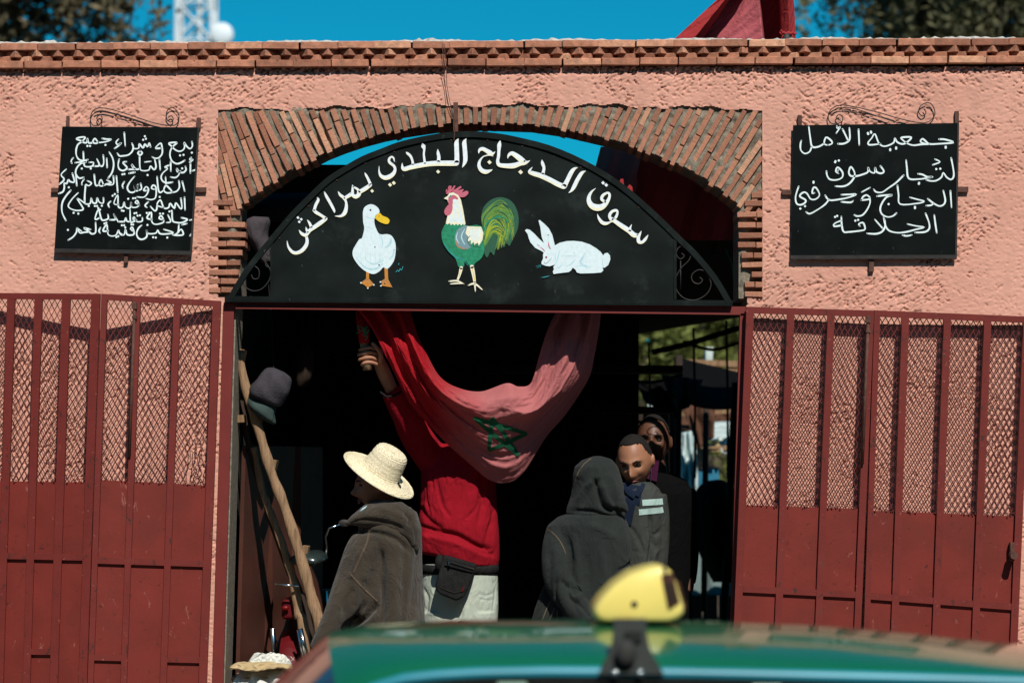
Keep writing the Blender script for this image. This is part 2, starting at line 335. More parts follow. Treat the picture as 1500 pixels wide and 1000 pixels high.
# brick arch
arch = link('arch', None, wall, (0, 0, P(0, 300).z))
def keep_arch(cx, cz):
    px, py = PXX(cx), PXY(cz)
    yi = np.interp(px, ix, iy)
    top = (px > 316) & (px < 1120) & (py > 158 - 6 * np.clip((px - 400) / 250, 0, 1) * np.clip((1117 - px) / 250, 0, 1))
    return top & (((px >= 352) & (px <= 1082) & (py < yi - 1)) | ((px < 352) & (py < 437)) | ((px > 1082) & (py < 437))) 
def mortar_h(XX, ZZ, sh):
    a = field(sh, 0.012, 0.012, 21); c = field(sh, 0.03, 0.03, 22)
    py = PXY(ZZ); px = PXX(XX); jm = sstep(py, 300, 312) * ((px < 350) | (px > 1083)) * sstep(np.abs(px - 717), 372, 384) * 0.0
    return 0.003 * a + 0.003 * c - 0.028 * sstep(py, 296, 306) * ((px < 352) | (px > 1083)) * (0.5 + 0.5 * np.sin(px / 7)) , np.zeros(sh)
grid_sheet('mortar', P(314, 0).x, P(1122, 0).x, P(0, 438).z, P(0, 148).z, keep_arch, mortar_h, M['mortar'], arch, y0=0.012)
b = MB()      # soffit of the arch and inner faces of the jambs
sof = [P(352, 437)] + [P(352, 300)] + [P(*p) for p in INTR[1:-1]] + [P(1082, 300), P(1082, 437)]
for k in range(len(sof) - 1):
    a, c = sof[k], sof[k + 1]
    b.add([(a.x, 0.02, a.z), (c.x, 0.02, c.z), (c.x, 0.3, c.z), (a.x, 0.3, a.z)], [(0, 1, 2, 3)])
b.build('soffit', M['mortar'], arch)
b = MB()      # back face of the arch infill
for k in range(len(INTR) - 1):
    a, c = P(*INTR[k]), P(*INTR[k + 1]); zt = P(0, 157).z
    b.add([(a.x, 0.3, a.z), (c.x, 0.3, c.z), (c.x, 0.3, zt), (a.x, 0.3, zt)], [(0, 1, 2, 3)])
for x0, x1 in ((319, 350), (1083, 1117)):
    a = P(x0, 437); c = P(x1, 157); b.add([(a.x, 0.3, a.z), (c.x, 0.3, a.z), (c.x, 0.3, c.z), (a.x, 0.3, c.z)], [(0, 1, 2, 3)])
b.build('arch_back', M['mortar'], arch)
# jambs under the arch
b = MB()
lq = [(303, 436), (346, 436), (324, 1166), (300, 1166)]
a = [P(*q) for q in lq]; a = [Vector((v.x, 0.012, v.z)) for v in a]; b.hexa(a, [v + Vector((0, 0.3, 0)) for v in a])
a = [P(*q) for q in [(1095, 436), (1122, 436), (1122, 1166), (1078, 1166)]]; a = [Vector((v.x, 0.012, v.z)) for v in a]; b.hexa(a, [v + Vector((0, 0.3, 0)) for v in a])
b.build('door_jamb', M['mortar'], wall)

def brick_mesh(lx, ly, lz, seed, j=0.0012, bev=0.0022):
    bm = bmesh.new(); bmesh.ops.create_cube(bm, size=1)
    r = random.Random(seed)
    for v in bm.verts: v.co = Vector((v.co.x * lx + r.uniform(-j, j), v.co.y * ly + r.uniform(-j, j), v.co.z * lz + r.uniform(-j, j)))
    bmesh.ops.bevel(bm, geom=list(bm.edges), offset=bev, segments=1, affect='EDGES')
    me = bpy.data.meshes.new('brick'); bm.to_mesh(me); bm.free(); return me
def variants(lx, ly, lz, m, n=5, **k):
    out = []
    for i in range(n):
        me = brick_mesh(lx, ly, lz, i + int(lx * 1000), **k); me.materials.append(m); out.append(me)
    return out
def brick(me, parent, c, rot=(0, 0, 0), s=(1, 1, 1)):
    o = link('brick', me, parent, c); o.rotation_euler = rot; o.scale = s; return o
# radial bricks: rows start on the intrados, leaning as they do in the wall
txs = [(318, -11), (345, -14), (365, -18), (395, -22), (430, -26), (470, -25), (510, -20), (560, -17), (600, -13), (640, -8), (690, -1), (720, 3), (775, 12), (830, 19), (890, 24), (950, 26), (1010, 29), (1060, 33), (1120, 36)]
AV = variants(0.0262, 0.25, 1.0, M['archbrick'], 5, j=0.0016)
def topy(px): return 163 - 7 * max(0, min(1, (px - 400) / 200)) * max(0, min(1, (1117 - px) / 200))
arcl = [0]
for k in range(1, len(INTR)): arcl.append(arcl[-1] + math.dist(INTR[k - 1], INTR[k]))
tot = arcl[-1]; n = int(tot / 12.9); rows = []
for k in range(n + 1):
    s = tot * k / n; rows.append((np.interp(s, arcl, ix), np.interp(s, arcl, iy)))
rows += [(343, 312), (337, 326)]; rows += [(1094, 309), (1105, 320)]
nb_ = 0
for (bx, by) in rows:
    ang = math.radians(interp(bx, [t[0] for t in txs], [t[1] for t in txs]) + R.uniform(-1.3, 1.3))
    dx, dy = math.sin(ang), -math.cos(ang)
    L = (by - topy(bx)) / -dy
    if dx < 0: L = min(L, (bx - 320) / -dx)
    elif dx > 0: L = min(L, (1116 - bx) / dx)
    L = L - R.uniform(0, 2)
    if L < 8: continue
    pos = -R.uniform(-1, 5); first = True
    while pos < L - 6:
        ln = R.uniform(44, 62) if not first else R.choice([R.uniform(28, 40), R.uniform(46, 60)])
        first = False
        end = min(pos + ln, L)
        if L - end < 9: end = L
        lw = (end - pos - 1.5) / 300
        c = ((bx + dx * (pos + end) / 2), (by + dy * (pos + end) / 2))
        p = P(*c); out = R.uniform(-0.004, 0.005)
        brick(R.choice(AV), arch, (p.x + R.uniform(-0.001, 0.001), 0.125 + out, p.z), (R.uniform(-0.01, 0.01), ang, 0), (R.uniform(0.85, 1.06), 1, lw)); nb_ += 1
        pos = end
# jamb bricks, laid flat
JV = variants(1.0, 0.25, 0.027, M['archbrick'], 5, j=0.0015)
for k, py in enumerate([297, 312, 329, 343.5, 357, 370, 385, 399, 412, 425]):
    x0 = 306 + R.uniform(-1, 4) + (6 if k < 2 else 0); x1 = [341, 352, 359, 360, 359, 355, 352, 350, 350, 350][k]
    sp = x0 + R.uniform(14, 30) if R.random() < 0.5 else None
    segs = [(x0, sp - 0.7), (sp + 0.7, x1)] if sp else [(x0, x1)]
    for a, c in segs:
        p = P((a + c) / 2, py); brick(R.choice(JV), arch, (p.x, 0.118 + R.uniform(-.004, .003), p.z), (0, R.uniform(-0.02, 0.03), 0), ((c - a) / 300, 1, 1))
for k, py in enumerate([286, 298, 314.5, 330, 345, 359, 374, 388, 402.5, 417, 431]):
    x1 = 1117; x0 = [1101, 1091, 1080, 1081, 1082, 1081, 1086, 1087, 1101, 1091, 1091][k]
    sp = x1 - R.uniform(8, 14) if k % 3 != 1 else None
    segs = [(x0, sp - 0.7), (sp + 0.7, x1)] if sp and sp - x0 > 10 else [(x0, x1)]
    for a, c in segs:
        p = P((a + c) / 2, py); brick(R.choice(JV), arch, (p.x, 0.118 + R.uniform(-.004, .003), p.z), (0, R.uniform(-0.025, 0.02), 0), ((c - a) / 300, 1, 1))

# cornice: bottom course, block course, dogtooth course, top course
cor = link('cornice', None, wall, (0, 0, 3.78))
def cz(px, off): return P(0, 71 - (px / 1500) * 8 - 2.2 * math.exp(-((px - 700) / 330) ** 2) * 0 + off).z
CB = variants(0.184, 0.16, 0.034, M['brick'], 6, j=0.0014)
CT = variants(0.125, 0.125, 0.031, M['brick'], 5, j=0.0014)
CK = variants(0.085, 0.13, 0.028, M['brick'], 5, j=0.0014)
x = -330
while x < 1830:
    x += 56.3; px = x + R.uniform(-1.2, 1.2)
    brick(R.choice(CB), cor, (P(px, 0).x, 0.048, cz(px, 25.5) ), (R.uniform(-.01, .01), R.uniform(-.008, .008), R.uniform(-.01, .01)), (R.uniform(0.985, 1.0), 1, 1))
x = -350
while x < 1830:
    x += 54.5; px = x + R.uniform(-1.5, 1.5)
    brick(R.choice(CB), cor, (P(px, 0).x, 0.0365, cz(px, 0)), (R.uniform(-.015, .015), R.uniform(-.01, .01), R.uniform(-.01, .01)), (R.uniform(0.96, 0.985), 1.02, 1))
x = -340; k = 0
while x < 1820:
    x += 30.4; px = x + R.uniform(-2.0, 2.0)
    brick(R.choice(CT), cor, (P(px, 0).x, 0.040, cz(px, 10.0)), (R.uniform(-.03, .03), R.uniform(-.03, .03), math.radians(45 + R.uniform(-6, 6))), (1, 1, 0.95))
    px = x - 14.5 + R.uniform(-2.0, 2.0)
    brick(R.choice(CK), cor, (P(px, 0).x, 0.042, cz(px, 17.5)), (R.uniform(-.02, .02), R.uniform(-.02, .02), math.radians(-24 + R.uniform(-6, 6))), (1, 1, 0.95))
b = MB(); zt = cz(750, 0)
a0, a1 = cz(-350, 0), cz(1850, 0)
b.hexa([(-3.7, 0.075, 3.74), (3.7, 0.075, 3.74), (3.7, 0.075, a1 - 0.01), (-3.7, 0.075, a0 - 0.01)], [(-3.7, 0.3, 3.74), (3.7, 0.3, 3.74), (3.7, 0.3, a1 + 0.01), (-3.7, 0.3, a0 + 0.01)])
b.build('cornice_core', M['mortar'], cor)
# rough cement capping
b = MB(); nx = 420; r2 = random.Random(3); prof = []
for i in range(nx + 1):
    px = -350 + 2200 * i / nx; prof.append((P(px, 0).x, cz(px, 0) + 0.019 + 0.004 + abs(r2.gauss(0, 0.004)) + 0.004 * math.sin(px / 31)))
for i in range(nx):
    (x0, z0), (x1, z1) = prof[i], prof[i + 1]; base0, base1 = cz(PXX(x0), 0) + 0.014, cz(PXX(x1), 0) + 0.014
    yo0 = -0.034 + 0.012 * math.sin(i * 1.7); yo1 = -0.034 + 0.012 * math.sin((i + 1) * 1.7)
    b.add([(x0, yo0, base0), (x1, yo1, base1), (x1, yo1 + 0.02, z1), (x0, yo0 + 0.02, z0), (x1, 0.3, z1 + 0.004), (x0, 0.3, z0 + 0.004)], [(0, 1, 2, 3), (3, 2, 4, 5)])
b.build('cement_capping', M['cement'], cor)
# wire hanging down from the cornice
wr = MB()
for off in (0, 2.5): wr.tube([P(648 + off, 64, -0.062), P(650 + off * 1.4, 95, -0.05), P(652 + off, 125, -0.02), P(655 + off * 1.6, 150, -0.02), P(666, 178, -0.02)], 0.0016, 5)
w_ = wr.build('hanging_wire', M['rust'], None, True); tag(w_, 'thin rusty doubled wire hanging from the brick cornice to the sign hanger', 'wire')
# ------------------------------------------------------------------ painting helpers (flat paint on sheet metal)
class Paint(MB):
    def __init__(s, y): super().__init__(); s.y = y; s.lay = 0; s.mats = []
    def use(s, m):
        if m not in s.mats: s.mats.append(m)
        s.mi = s.mats.index(m); s.lay += 1
    def yy(s): return s.y - 0.0004 - s.lay * 0.00003
    def poly(s, m, pts, o, z, smooth=True, holes=()):
        s.use(m)
        f = lambda L: [(o[0] + a / z, o[1] + c / z) for a, c in L]
        pts = f(pts)
        if smooth: pts = catmull(pts + [pts[0]], 3)[:-1]
        v = [P(a, c, s.yy()) for a, c in pts]
        tris = tessellate_polygon([[Vector((p.x, p.z, 0)) for p in v]])
        s.add(v, tris)
    def stroke(s, m, pts, o, z, wd=None, sub=5, cream=None):
        s.use(m)
        q = [(o[0] + p[0] / z, o[1] + p[1] / z, (p[2] if len(p) > 2 else wd) / z) for p in pts]
        q = catmull(q, sub); L = []; Rr = []
        for i, (x, y, w_) in enumerate(q):
            a, c = q[max(i - 1, 0)], q[min(i + 1, len(q) - 1)]
            tx, ty = c[0] - a[0], c[1] - a[1]; l = math.hypot(tx, ty) or 1; nx_, ny_ = -ty / l, tx / l
            L.append((x + nx_ * w_ / 2, y + ny_ * w_ / 2)); Rr.append((x - nx_ * w_ / 2, y - ny_ * w_ / 2))
        v = [P(a, c, s.yy()) for a, c in L] + [P(a, c, s.yy()) for a, c in Rr]; n = len(q)
        s.add(v, [(i, i + 1, n + i + 1, n + i) for i in range(n - 1)])
        for e in (0, -1): s.disc(q[e][0], q[e][1], q[e][2] / 2)
        if cream:
            s.use(cream); v = []
            for i, (x, y, w_) in enumerate(q):
                a, c = q[max(i - 1, 0)], q[min(i + 1, n - 1)]
                tx, ty = c[0] - a[0], c[1] - a[1]; l = math.hypot(tx, ty) or 1; h = abs(tx / l) ** 1.5
                nx_, ny_ = -ty / l, tx / l
                if ny_ < 0: nx_, ny_ = -nx_, -ny_
                v.append((P(x + nx_ * w_ * (0.5 - 0.42 * h), y + ny_ * w_ * (0.5 - 0.42 * h), s.yy()), P(x + nx_ * w_ * 0.5, y + ny_ * w_ * 0.5, s.yy())))
            s.add([a for a, _ in v] + [c for _, c in v], [(i, i + 1, n + i + 1, n + i) for i in range(n - 1)])
    def disc(s, x, y, r, n=8):
        v = [P(x + r * math.cos(2 * math.pi * k / n), y + r * math.sin(2 * math.pi * k / n), s.yy()) for k in range(n)]
        s.add(v, [tuple(range(n))])
    def dot(s, m, x, y, r, o, z, n=10): s.use(m); s.disc(o[0] + x / z, o[1] + y / z, r / z, n)
    def dia(s, m, x, y, r, o, z):
        s.use(m); s.add([P(o[0] + (x + a) / z, o[1] + (y + c) / z, s.yy()) for a, c in ((-r, -r * .1), (0, -r), (r, r * .1), (0, r))], [(0, 1, 2, 3)])
    def done(s, name, parent):
        return s.build(name, [M[m] for m in s.mats], parent)
def pxtube(mb, pts, y, r, o=(0, 0), z=1, n=6, sub=5):
    q = catmull([(o[0] + a / z, o[1] + c / z) for a, c in pts], sub); mb.tube([P(a, c, y) for a, c in q], r, n)

# ------------------------------------------------------------------ central arched sign
SY = -0.045
sg = thing('arched_sign', P(700, 445, SY), 'large black arched sign over the gateway with painted duck, rooster, rabbit and Arabic lettering', 'sign')
OUT = [(331, 440), (345, 415), (364, 386), (400, 341.5), (426, 311), (452, 285), (478, 260.6), (504, 243.7), (530, 229), (556, 218.6), (582, 208.6), (608, 202), (634, 197), (660, 193.5), (695, 192.5), (725, 195), (752, 199.5), (804, 212.5), (856, 234.6), (908, 265.8), (960, 310), (999, 348), (1020, 368), (1050, 404), (1073, 443)]
OUT = catmull(OUT, 3)
def inset(pts, d):
    out = []
    for i, (x, y) in enumerate(pts):
        a, c = pts[max(i - 1, 0)], pts[min(i + 1, len(pts) - 1)]; tx, ty = c[0] - a[0], c[1] - a[1]; l = math.hypot(tx, ty)
        out.append((x - ty / l * d, y + tx / l * d))
    return out
IN = inset(OUT, 8.5)
b = MB()
for i in range(len(OUT) - 1):
    b.pq([OUT[i], OUT[i + 1], IN[i + 1], IN[i]], SY - 0.006, 0.03)
b.build('arc_frame', M['sign'], sg)
b = MB(); b.pq([(329, 433.5), (1074, 440), (1073, 446), (329, 440)], SY - 0.004, 0.03); b.pq([(329, 440.3), (1073, 446.3), (1073, 448), (329, 442)], SY - 0.012, 0.035); b.build('bottom_rail', M['sign'], sg)
b = MB()      # the black panel: strips from the arc down to the rail, faintly dented
top = [(x, y) for x, y in IN if 397 <= x <= 990]; top = [(397, interp(397, [p[0] for p in IN], [p[1] for p in IN]))] + top + [(990, interp(990, [p[0] for p in IN], [p[1] for p in IN]))]
xs = np.linspace(397, 990, 100); nv = 40
tx_, ty_ = [p[0] for p in top], [p[1] for p in top]
def dent(x, y): return 0.0011 * math.sin(x / 33 + y / 50) + 0.0010 * math.sin(x / 17 - y / 23 + 1) + 0.0008 * math.sin(y / 9 + x / 60)
vv = []
for x in xs:
    t0 = interp(x, tx_, ty_) + 0.0; b0 = 434 + (x - 329) * 0.0087
    for k in range(nv + 1):
        y = lerp(t0, b0, k / nv); vv.append(P(x, y, SY + 0.0030 + dent(x, y)))
b.add(vv, [(i * (nv + 1) + k, (i + 1) * (nv + 1) + k, (i + 1) * (nv + 1) + k + 1, i * (nv + 1) + k + 1) for i in range(len(xs) - 1) for k in range(nv)])
b.build('sign_panel', M['sign'], sg, True)
b = MB()
b.pq([(396, 346), (400, 342), (400, 434.2), (396, 434.2)], SY - 0.002, 0.012); b.build('panel_edge', M['sign'], sg); b = MB(); b.pq([(987, 342), (991, 346), (991, 438.8), (987, 438.8)], SY - 0.002, 0.012)
b.build('panel_edge', M['sign'], sg)
b = MB(); pxtube(b, [(213, 820), (222, 838), (245, 835), (248, 800), (225, 780), (190, 785), (175, 820), (178, 865), (215, 893), (260, 885), (295, 845), (300, 800), (275, 760), (250, 730), (255, 700), (285, 690), (300, 715), (290, 735), (280, 720)], SY + 0.004, 0.0032, (300, 140), 3.125)
b.build('scroll', M['iron'], sg, True)
b = MB(); pxtube(b, [(300, 760), (285, 745), (278, 775), (300, 790)], SY + 0.004, 0.003, (300, 140), 3.125); b.build('scroll', M['iron'], sg, True)
b = MB(); pxtube(b, [(432, 722), (445, 735), (425, 748), (408, 725), (420, 695), (450, 692), (475, 720), (465, 755), (430, 790), (405, 840), (410, 890), (445, 928), (500, 935), (550, 905), (567, 860), (545, 810), (510, 798), (480, 820), (483, 850), (510, 862), (528, 845), (515, 832)], SY + 0.004, 0.0032, (860, 140), 3.125)
pxtube(b, [(428, 755), (428, 890)], SY + 0.006, 0.003, (860, 140), 3.125)
b.build('scroll', M['iron'], sg, True)
b = MB(); b.pq([(664, 150), (671, 150), (671, 193), (664, 193)], -0.055, 0.006); b.build('hanger_strap', M['rust'], sg)
b = MB(); b.tube([P(667, 176, -0.06), P(665, 205, -0.056)], 0.003, 6); b.build('tie_wire', M['rust'], sg)
# rivets along the arc and the rail
me = None
for i in range(4, len(OUT) - 4, 5):
    p = inset([OUT[i - 1], OUT[i], OUT[i + 1]], 12)[1]
    if not 400 < p[0] < 985: continue
    if me is None:
        bb = MB(); bb.ball((0, 0, 0), 0.0035, 8, 5); me, _ = bb.mesh(M['rust'], (0, 0, 0), True, 'rivet')
    link('rivet', me, sg, P(p[0], p[1], SY + 0.001))
# lettering of the title
T1, T2, T3, T4 = ((400, 240), 6.25), ((540, 190), 9.0909), ((690, 190), 8.3333), ((840, 250), 8.3333)
PY = SY - 0.0012
def word(o, z, strokes, dias, f=1.0):
    p = Paint(PY)
    for s in strokes: p.stroke('ink_title', [(a, c, w_ * f) for a, c, w_ in s], o, z, sub=5, cream='ink_cream')
    for d in dias: p.dia('ink_cream' if len(d) < 4 else 'ink_title', d[0], d[1], d[2], o, z)
    return p.done('lettering', sg)
word(*T1, [[(128, 705, 5), (140, 760, 18), (175, 805, 28), (215, 815, 30), (262, 795, 34), (300, 750, 34), (312, 705, 28), (303, 660, 22)],
           [(240, 608, 8), (262, 638, 26), (300, 652, 30), (335, 610, 32), (380, 578, 36), (430, 543, 38), (482, 505, 30)], [(300, 580, 8), (308, 605, 20), (318, 630, 24)], [(315, 515, 8), (335, 545, 22), (352, 585, 28)],
           [(484, 502, 28), (440, 472, 26), (395, 445, 30), (374, 425, 26)], [(375, 430, 24), (392, 375, 27), (414, 330, 24), (405, 310, 8)],
           [(470, 258, 10), (490, 300, 25), (530, 370, 26), (558, 425, 22), (562, 448, 6)],
           [(597, 255, 8), (615, 285, 24), (648, 312, 26), (668, 350, 20), (670, 400, 30), (655, 450, 36), (620, 478, 22), (568, 478, 5)],
           [(650, 318, 26), (700, 288, 34), (725, 270, 32)], [(728, 195, 8), (728, 240, 22), (730, 285, 30), (760, 300, 38), (790, 272, 34), (775, 235, 22), (735, 212, 16)],
           [(785, 262, 36), (840, 230, 38), (890, 195, 32)], [(893, 192, 26), (875, 150, 24), (852, 105, 20), (840, 82, 6)]],
     [(228, 493, 14, 1), (258, 508, 14, 1), (240, 531, 14, 1), (907, 249, 17)])
word(*T2, [[(140, 485, 5), (140, 560, 22), (165, 615, 42), (215, 640, 56), (275, 628, 60), (330, 585, 50), (352, 530, 36), (335, 482, 34), (290, 447, 36), (270, 415, 32), (280, 380, 30), (310, 362, 22), (335, 385, 22), (342, 425, 8)],
           [(447, 445, 6), (450, 500, 36), (475, 525, 56), (540, 507, 58), (600, 492, 62), (740, 465, 64), (850, 452, 66), (960, 448, 68), (1100, 448, 70), (1170, 447, 68)],
           [(590, 470, 36), (582, 410, 30), (555, 350, 34), (515, 315, 30), (500, 300, 8)], [(715, 185, 6), (728, 220, 56), (740, 262, 30), (735, 330, 26), (745, 420, 32), (750, 455, 36)],
           [(920, 262, 6), (925, 310, 38), (935, 370, 44), (930, 430, 48)], [(1197, 120, 6), (1172, 170, 56), (1172, 250, 60), (1175, 350, 62), (1174, 440, 66)],
           [(1300, 120, 6), (1275, 170, 54), (1280, 250, 58), (1288, 380, 58), (1278, 440, 46), (1248, 502, 8)]], [(285, 735, 27), (335, 710, 27), (925, 560, 27)])
word(*T3, [[(92, 292, 5), (104, 250, 34), (140, 235, 44), (190, 258, 50), (240, 290, 62), (270, 290, 30), (295, 268, 4)], [(268, 322, 10), (215, 312, 14), (150, 330, 14), (108, 380, 28), (98, 440, 42), (128, 495, 52), (180, 515, 52), (235, 500, 26), (260, 486, 4)],
           [(357, 133, 6), (345, 185, 48), (340, 250, 38), (335, 330, 36), (325, 385, 38), (345, 430, 48), (430, 442, 56), (520, 440, 64), (600, 415, 52), (660, 408, 40), (718, 378, 6)],
           [(447, 352, 6), (460, 312, 30), (500, 290, 48), (560, 325, 62), (620, 372, 66), (660, 392, 40)],
           [(748, 458, 5), (712, 512, 36), (760, 535, 54), (850, 562, 58), (960, 612, 60), (1060, 665, 62), (1132, 695, 62)], [(875, 545, 40), (890, 470, 34), (872, 410, 38), (865, 370, 6)],
           [(1138, 692, 60), (1175, 620, 52), (1225, 520, 50), (1262, 478, 34), (1302, 462, 4)], [(1400, 505, 4), (1352, 530, 40), (1300, 610, 48), (1255, 700, 46), (1225, 745, 28), (1193, 770, 8)]],
     [(225, 398, 27), (605, 518, 29)])
word(*T4, [[(272, 215, 4), (220, 260, 26), (190, 320, 42), (192, 380, 58), (228, 430, 72), (290, 452, 80), (350, 440, 70), (402, 395, 48), (437, 330, 34), (438, 285, 30), (410, 272, 26), (358, 305, 36), (345, 350, 34), (385, 380, 30)],
           [(292, 528, 4), (310, 580, 28), (350, 632, 42), (400, 645, 38), (462, 622, 12)], [(470, 612, 40), (440, 555, 36), (468, 502, 34), (520, 485, 32), (538, 510, 26), (522, 560, 32), (500, 590, 30)],
           [(470, 590, 44), (550, 648, 52), (620, 695, 58), (680, 735, 58), (740, 785, 60), (790, 790, 40)], [(712, 655, 4), (692, 700, 26), (688, 740, 40)], [(830, 735, 4), (808, 780, 30), (792, 820, 40), (800, 868, 44), (840, 872, 34), (880, 832, 34), (912, 783, 6)]],
     [(362, 150, 23, 1), (400, 176, 23, 1)])
# duck
o, z = (500, 290), 7.14
p = Paint(PY)
p.poly('p_orange', [(260, 765), (290, 770), (290, 845), (345, 905), (310, 920), (275, 938), (240, 908), (200, 888), (258, 845)], o, z, False)
p.poly('p_orange', [(450, 725), (485, 730), (490, 850), (535, 935), (490, 928), (410, 915), (430, 895), (405, 875), (455, 845)], o, z, False)
p.poly('p_yellow', [(375, 165), (405, 158), (430, 185), (480, 205), (505, 235), (490, 268), (460, 272), (400, 250), (355, 215), (352, 205)], o, z)
p.poly('p_white', [(225, 150), (240, 100), (290, 68), (340, 72), (385, 105), (400, 150), (370, 170), (350, 205), (345, 250), (360, 310), (400, 378), (480, 378), (530, 400), (565, 470), (568, 560), (548, 660), (485, 740), (440, 725), (400, 765), (340, 795), (270, 775), (190, 715), (125, 620), (120, 550), (150, 490), (190, 430), (215, 420), (240, 320), (228, 250)], o, z)
for s in ([(395, 385, 6), (425, 430, 12), (432, 490, 8), (415, 520, 4)], [(460, 520, 8), (500, 490, 26), (520, 450, 22), (515, 420, 6)], [(500, 640, 5), (540, 600, 18), (552, 540, 12)], [(255, 190, 4), (290, 212, 7), (335, 215, 5)], [(260, 300, 4), (300, 310, 6), (330, 325, 4)],
          [(160, 620, 5), (200, 680, 12), (260, 730, 16), (330, 745, 20), (390, 725, 14), (430, 690, 8)], [(250, 640, 4), (300, 680, 10), (350, 690, 14), (400, 670, 10), (430, 630, 4)], [(400, 640, 4), (415, 670, 10), (440, 650, 6)]):
    p.stroke('p_blue', s, o, z)
for x in (200, 250, 300, 350, 400): p.stroke('p_blue', [(x, 560, 2), (x + 4, 620, 4), (x + 10, 690, 2)], o, z)
for s in ([(275, 850), (275, 930)], [(275, 850), (205, 885)], [(275, 850), (340, 905)], [(470, 850), (410, 880)], [(470, 850), (415, 912)], [(470, 850), (530, 932)]): p.stroke('p_tan', s, o, z, 7)
for x, y in ((205, 887), (277, 942), (340, 908), (408, 878), (414, 918)): p.dot('p_white', x, y, 8, o, z)
for x, y, r in ((305, 126, 10), (352, 513, 7), (395, 700, 8), (395, 190, 5), (453, 895, 7)): p.dot('p_black', x, y, r, o, z)
p.stroke('p_teal', [(570, 775), (590, 755), (600, 770), (615, 740), (628, 755), (645, 715)], o, z, 6); p.stroke('p_teal', [(598, 700), (602, 680)], o, z, 6)
p.done('painted_duck', sg)
# rooster
o, z = (630, 260), 5.88
p = Paint(PY)
p.poly('p_dgreen', [(450, 430), (440, 350), (460, 260), (520, 195), (600, 170), (680, 190), (735, 250), (762, 340), (755, 440), (715, 530), (700, 560), (680, 590), (655, 560), (640, 600), (610, 570), (595, 620), (570, 600), (550, 670), (520, 640), (490, 690), (465, 640), (470, 560)], o, z)
r5 = random.Random(5)
for k in range(60):
    t = r5.random(); t = t ** 0.8
    root = (460 + r5.uniform(-10, 20), lerp(430, 600, t)); A = (lerp(455, 520, t) + r5.uniform(-6, 10), lerp(300, 500, t)); B = (lerp(590, 560, t) + r5.uniform(-20, 30), lerp(180, 470, t) + r5.uniform(-6, 22)); C = (lerp(725, 600, t) + r5.uniform(-25, 20), lerp(280, 520, t) + r5.uniform(-10, 30)); D = (lerp(735, 585, t) + r5.uniform(-40, 20), lerp(500, 620, t) + r5.uniform(-60, 30))
    col = r5.choice(['p_lime', 'p_lime', 'p_mid', 'p_mid', 'p_green', 'p_dgreen', 'p_mid'])
    p.stroke(col, [(*root, 8), (*A, r5.uniform(10, 16)), (*B, r5.uniform(7, 13)), (*C, r5.uniform(5, 9)), (*D, 2)], o, z, sub=5)
p.poly('p_pink', [(135, 125), (140, 100), (150, 110), (160, 75), (185, 75), (180, 105), (205, 72), (218, 75), (205, 108), (260, 75), (268, 88), (240, 112), (290, 100), (275, 130), (310, 115), (330, 125), (320, 150), (290, 170), (250, 165), (220, 135), (180, 128), (145, 145)], o, z)
p.stroke('p_red', [(140, 130, 10), (160, 100, 8), (170, 80, 3)], o, z); p.stroke('p_red', [(185, 125, 10), (205, 100, 6), (212, 78, 3)], o, z)
p.poly('p_green', [(135, 395), (160, 388), (220, 402), (300, 395), (315, 420), (440, 420), (468, 600), (445, 690), (385, 740), (375, 770), (345, 765), (300, 715), (290, 770), (245, 770), (220, 700), (160, 640), (110, 560), (98, 480), (115, 430)], o, z)
p.poly('p_cream', [(118, 180), (150, 160), (165, 135), (200, 128), (240, 150), (265, 190), (285, 280), (305, 398), (292, 412), (283, 398), (268, 415), (255, 398), (238, 412), (225, 398), (208, 412), (195, 398), (180, 412), (168, 392), (150, 405), (135, 395), (150, 330), (195, 240), (155, 215), (150, 193)], o, z, False)
p.poly('p_white', [(200, 230), (250, 240), (270, 320), (285, 390), (250, 385), (200, 380), (165, 385), (175, 320)], o, z)
for x in (190, 220, 245): p.stroke('p_cream', [(x + 8, 250, 4), (x, 310, 14), (x - 8, 375, 4)], o, z)
p.poly('p_pink', [(160, 165), (200, 150), (235, 170), (240, 190), (200, 195), (195, 230), (175, 240), (155, 215)], o, z)
p.poly('p_pink', [(165, 228), (192, 235), (190, 290), (165, 325), (132, 322), (122, 290), (140, 255)], o, z)
p.dot('p_white', 213, 203, 19, o, z); p.dot('p_white', 232, 212, 14, o, z); p.dot('p_teal', 178, 161, 9, o, z); p.dot('p_black', 178, 161, 4, o, z)
p.poly('p_slate', [(270, 425), (330, 418), (330, 520), (350, 600), (290, 620), (235, 590), (212, 520), (235, 450)], o, z)
p.poly('p_cream', [(320, 420), (440, 425), (460, 480), (450, 540), (420, 588), (410, 560), (380, 588), (378, 555), (350, 575), (352, 540), (322, 552), (330, 510), (305, 480)], o, z, False)
for k in range(7): p.stroke('p_white', [(350 + k * 14, 440, 6), (345 + k * 13, 500, 9), (335 + k * 13, 560 - abs(k - 4) * 6, 2)], o, z)
for s in ([(222, 570, 5), (250, 600, 12), (310, 615, 8)], [(215, 525, 4), (228, 560, 9), (240, 580, 4)]): p.stroke('p_tan', s, o, z)
for s in ([(240, 470, 4), (225, 520, 10), (250, 570, 6)], [(300, 440, 4), (270, 510, 12), (300, 580, 5)]): p.stroke('p_blue', s, o, z)
p.stroke('p_teal', [(120, 560, 3), (170, 640, 6), (230, 690, 8), (280, 705, 5), (330, 760, 3)], o, z)
for s in ([(345, 500, 3), (320, 540, 8), (350, 590, 4)], [(400, 570, 3), (370, 590, 8), (440, 600, 4)]): p.stroke('p_dgreen', s, o, z)
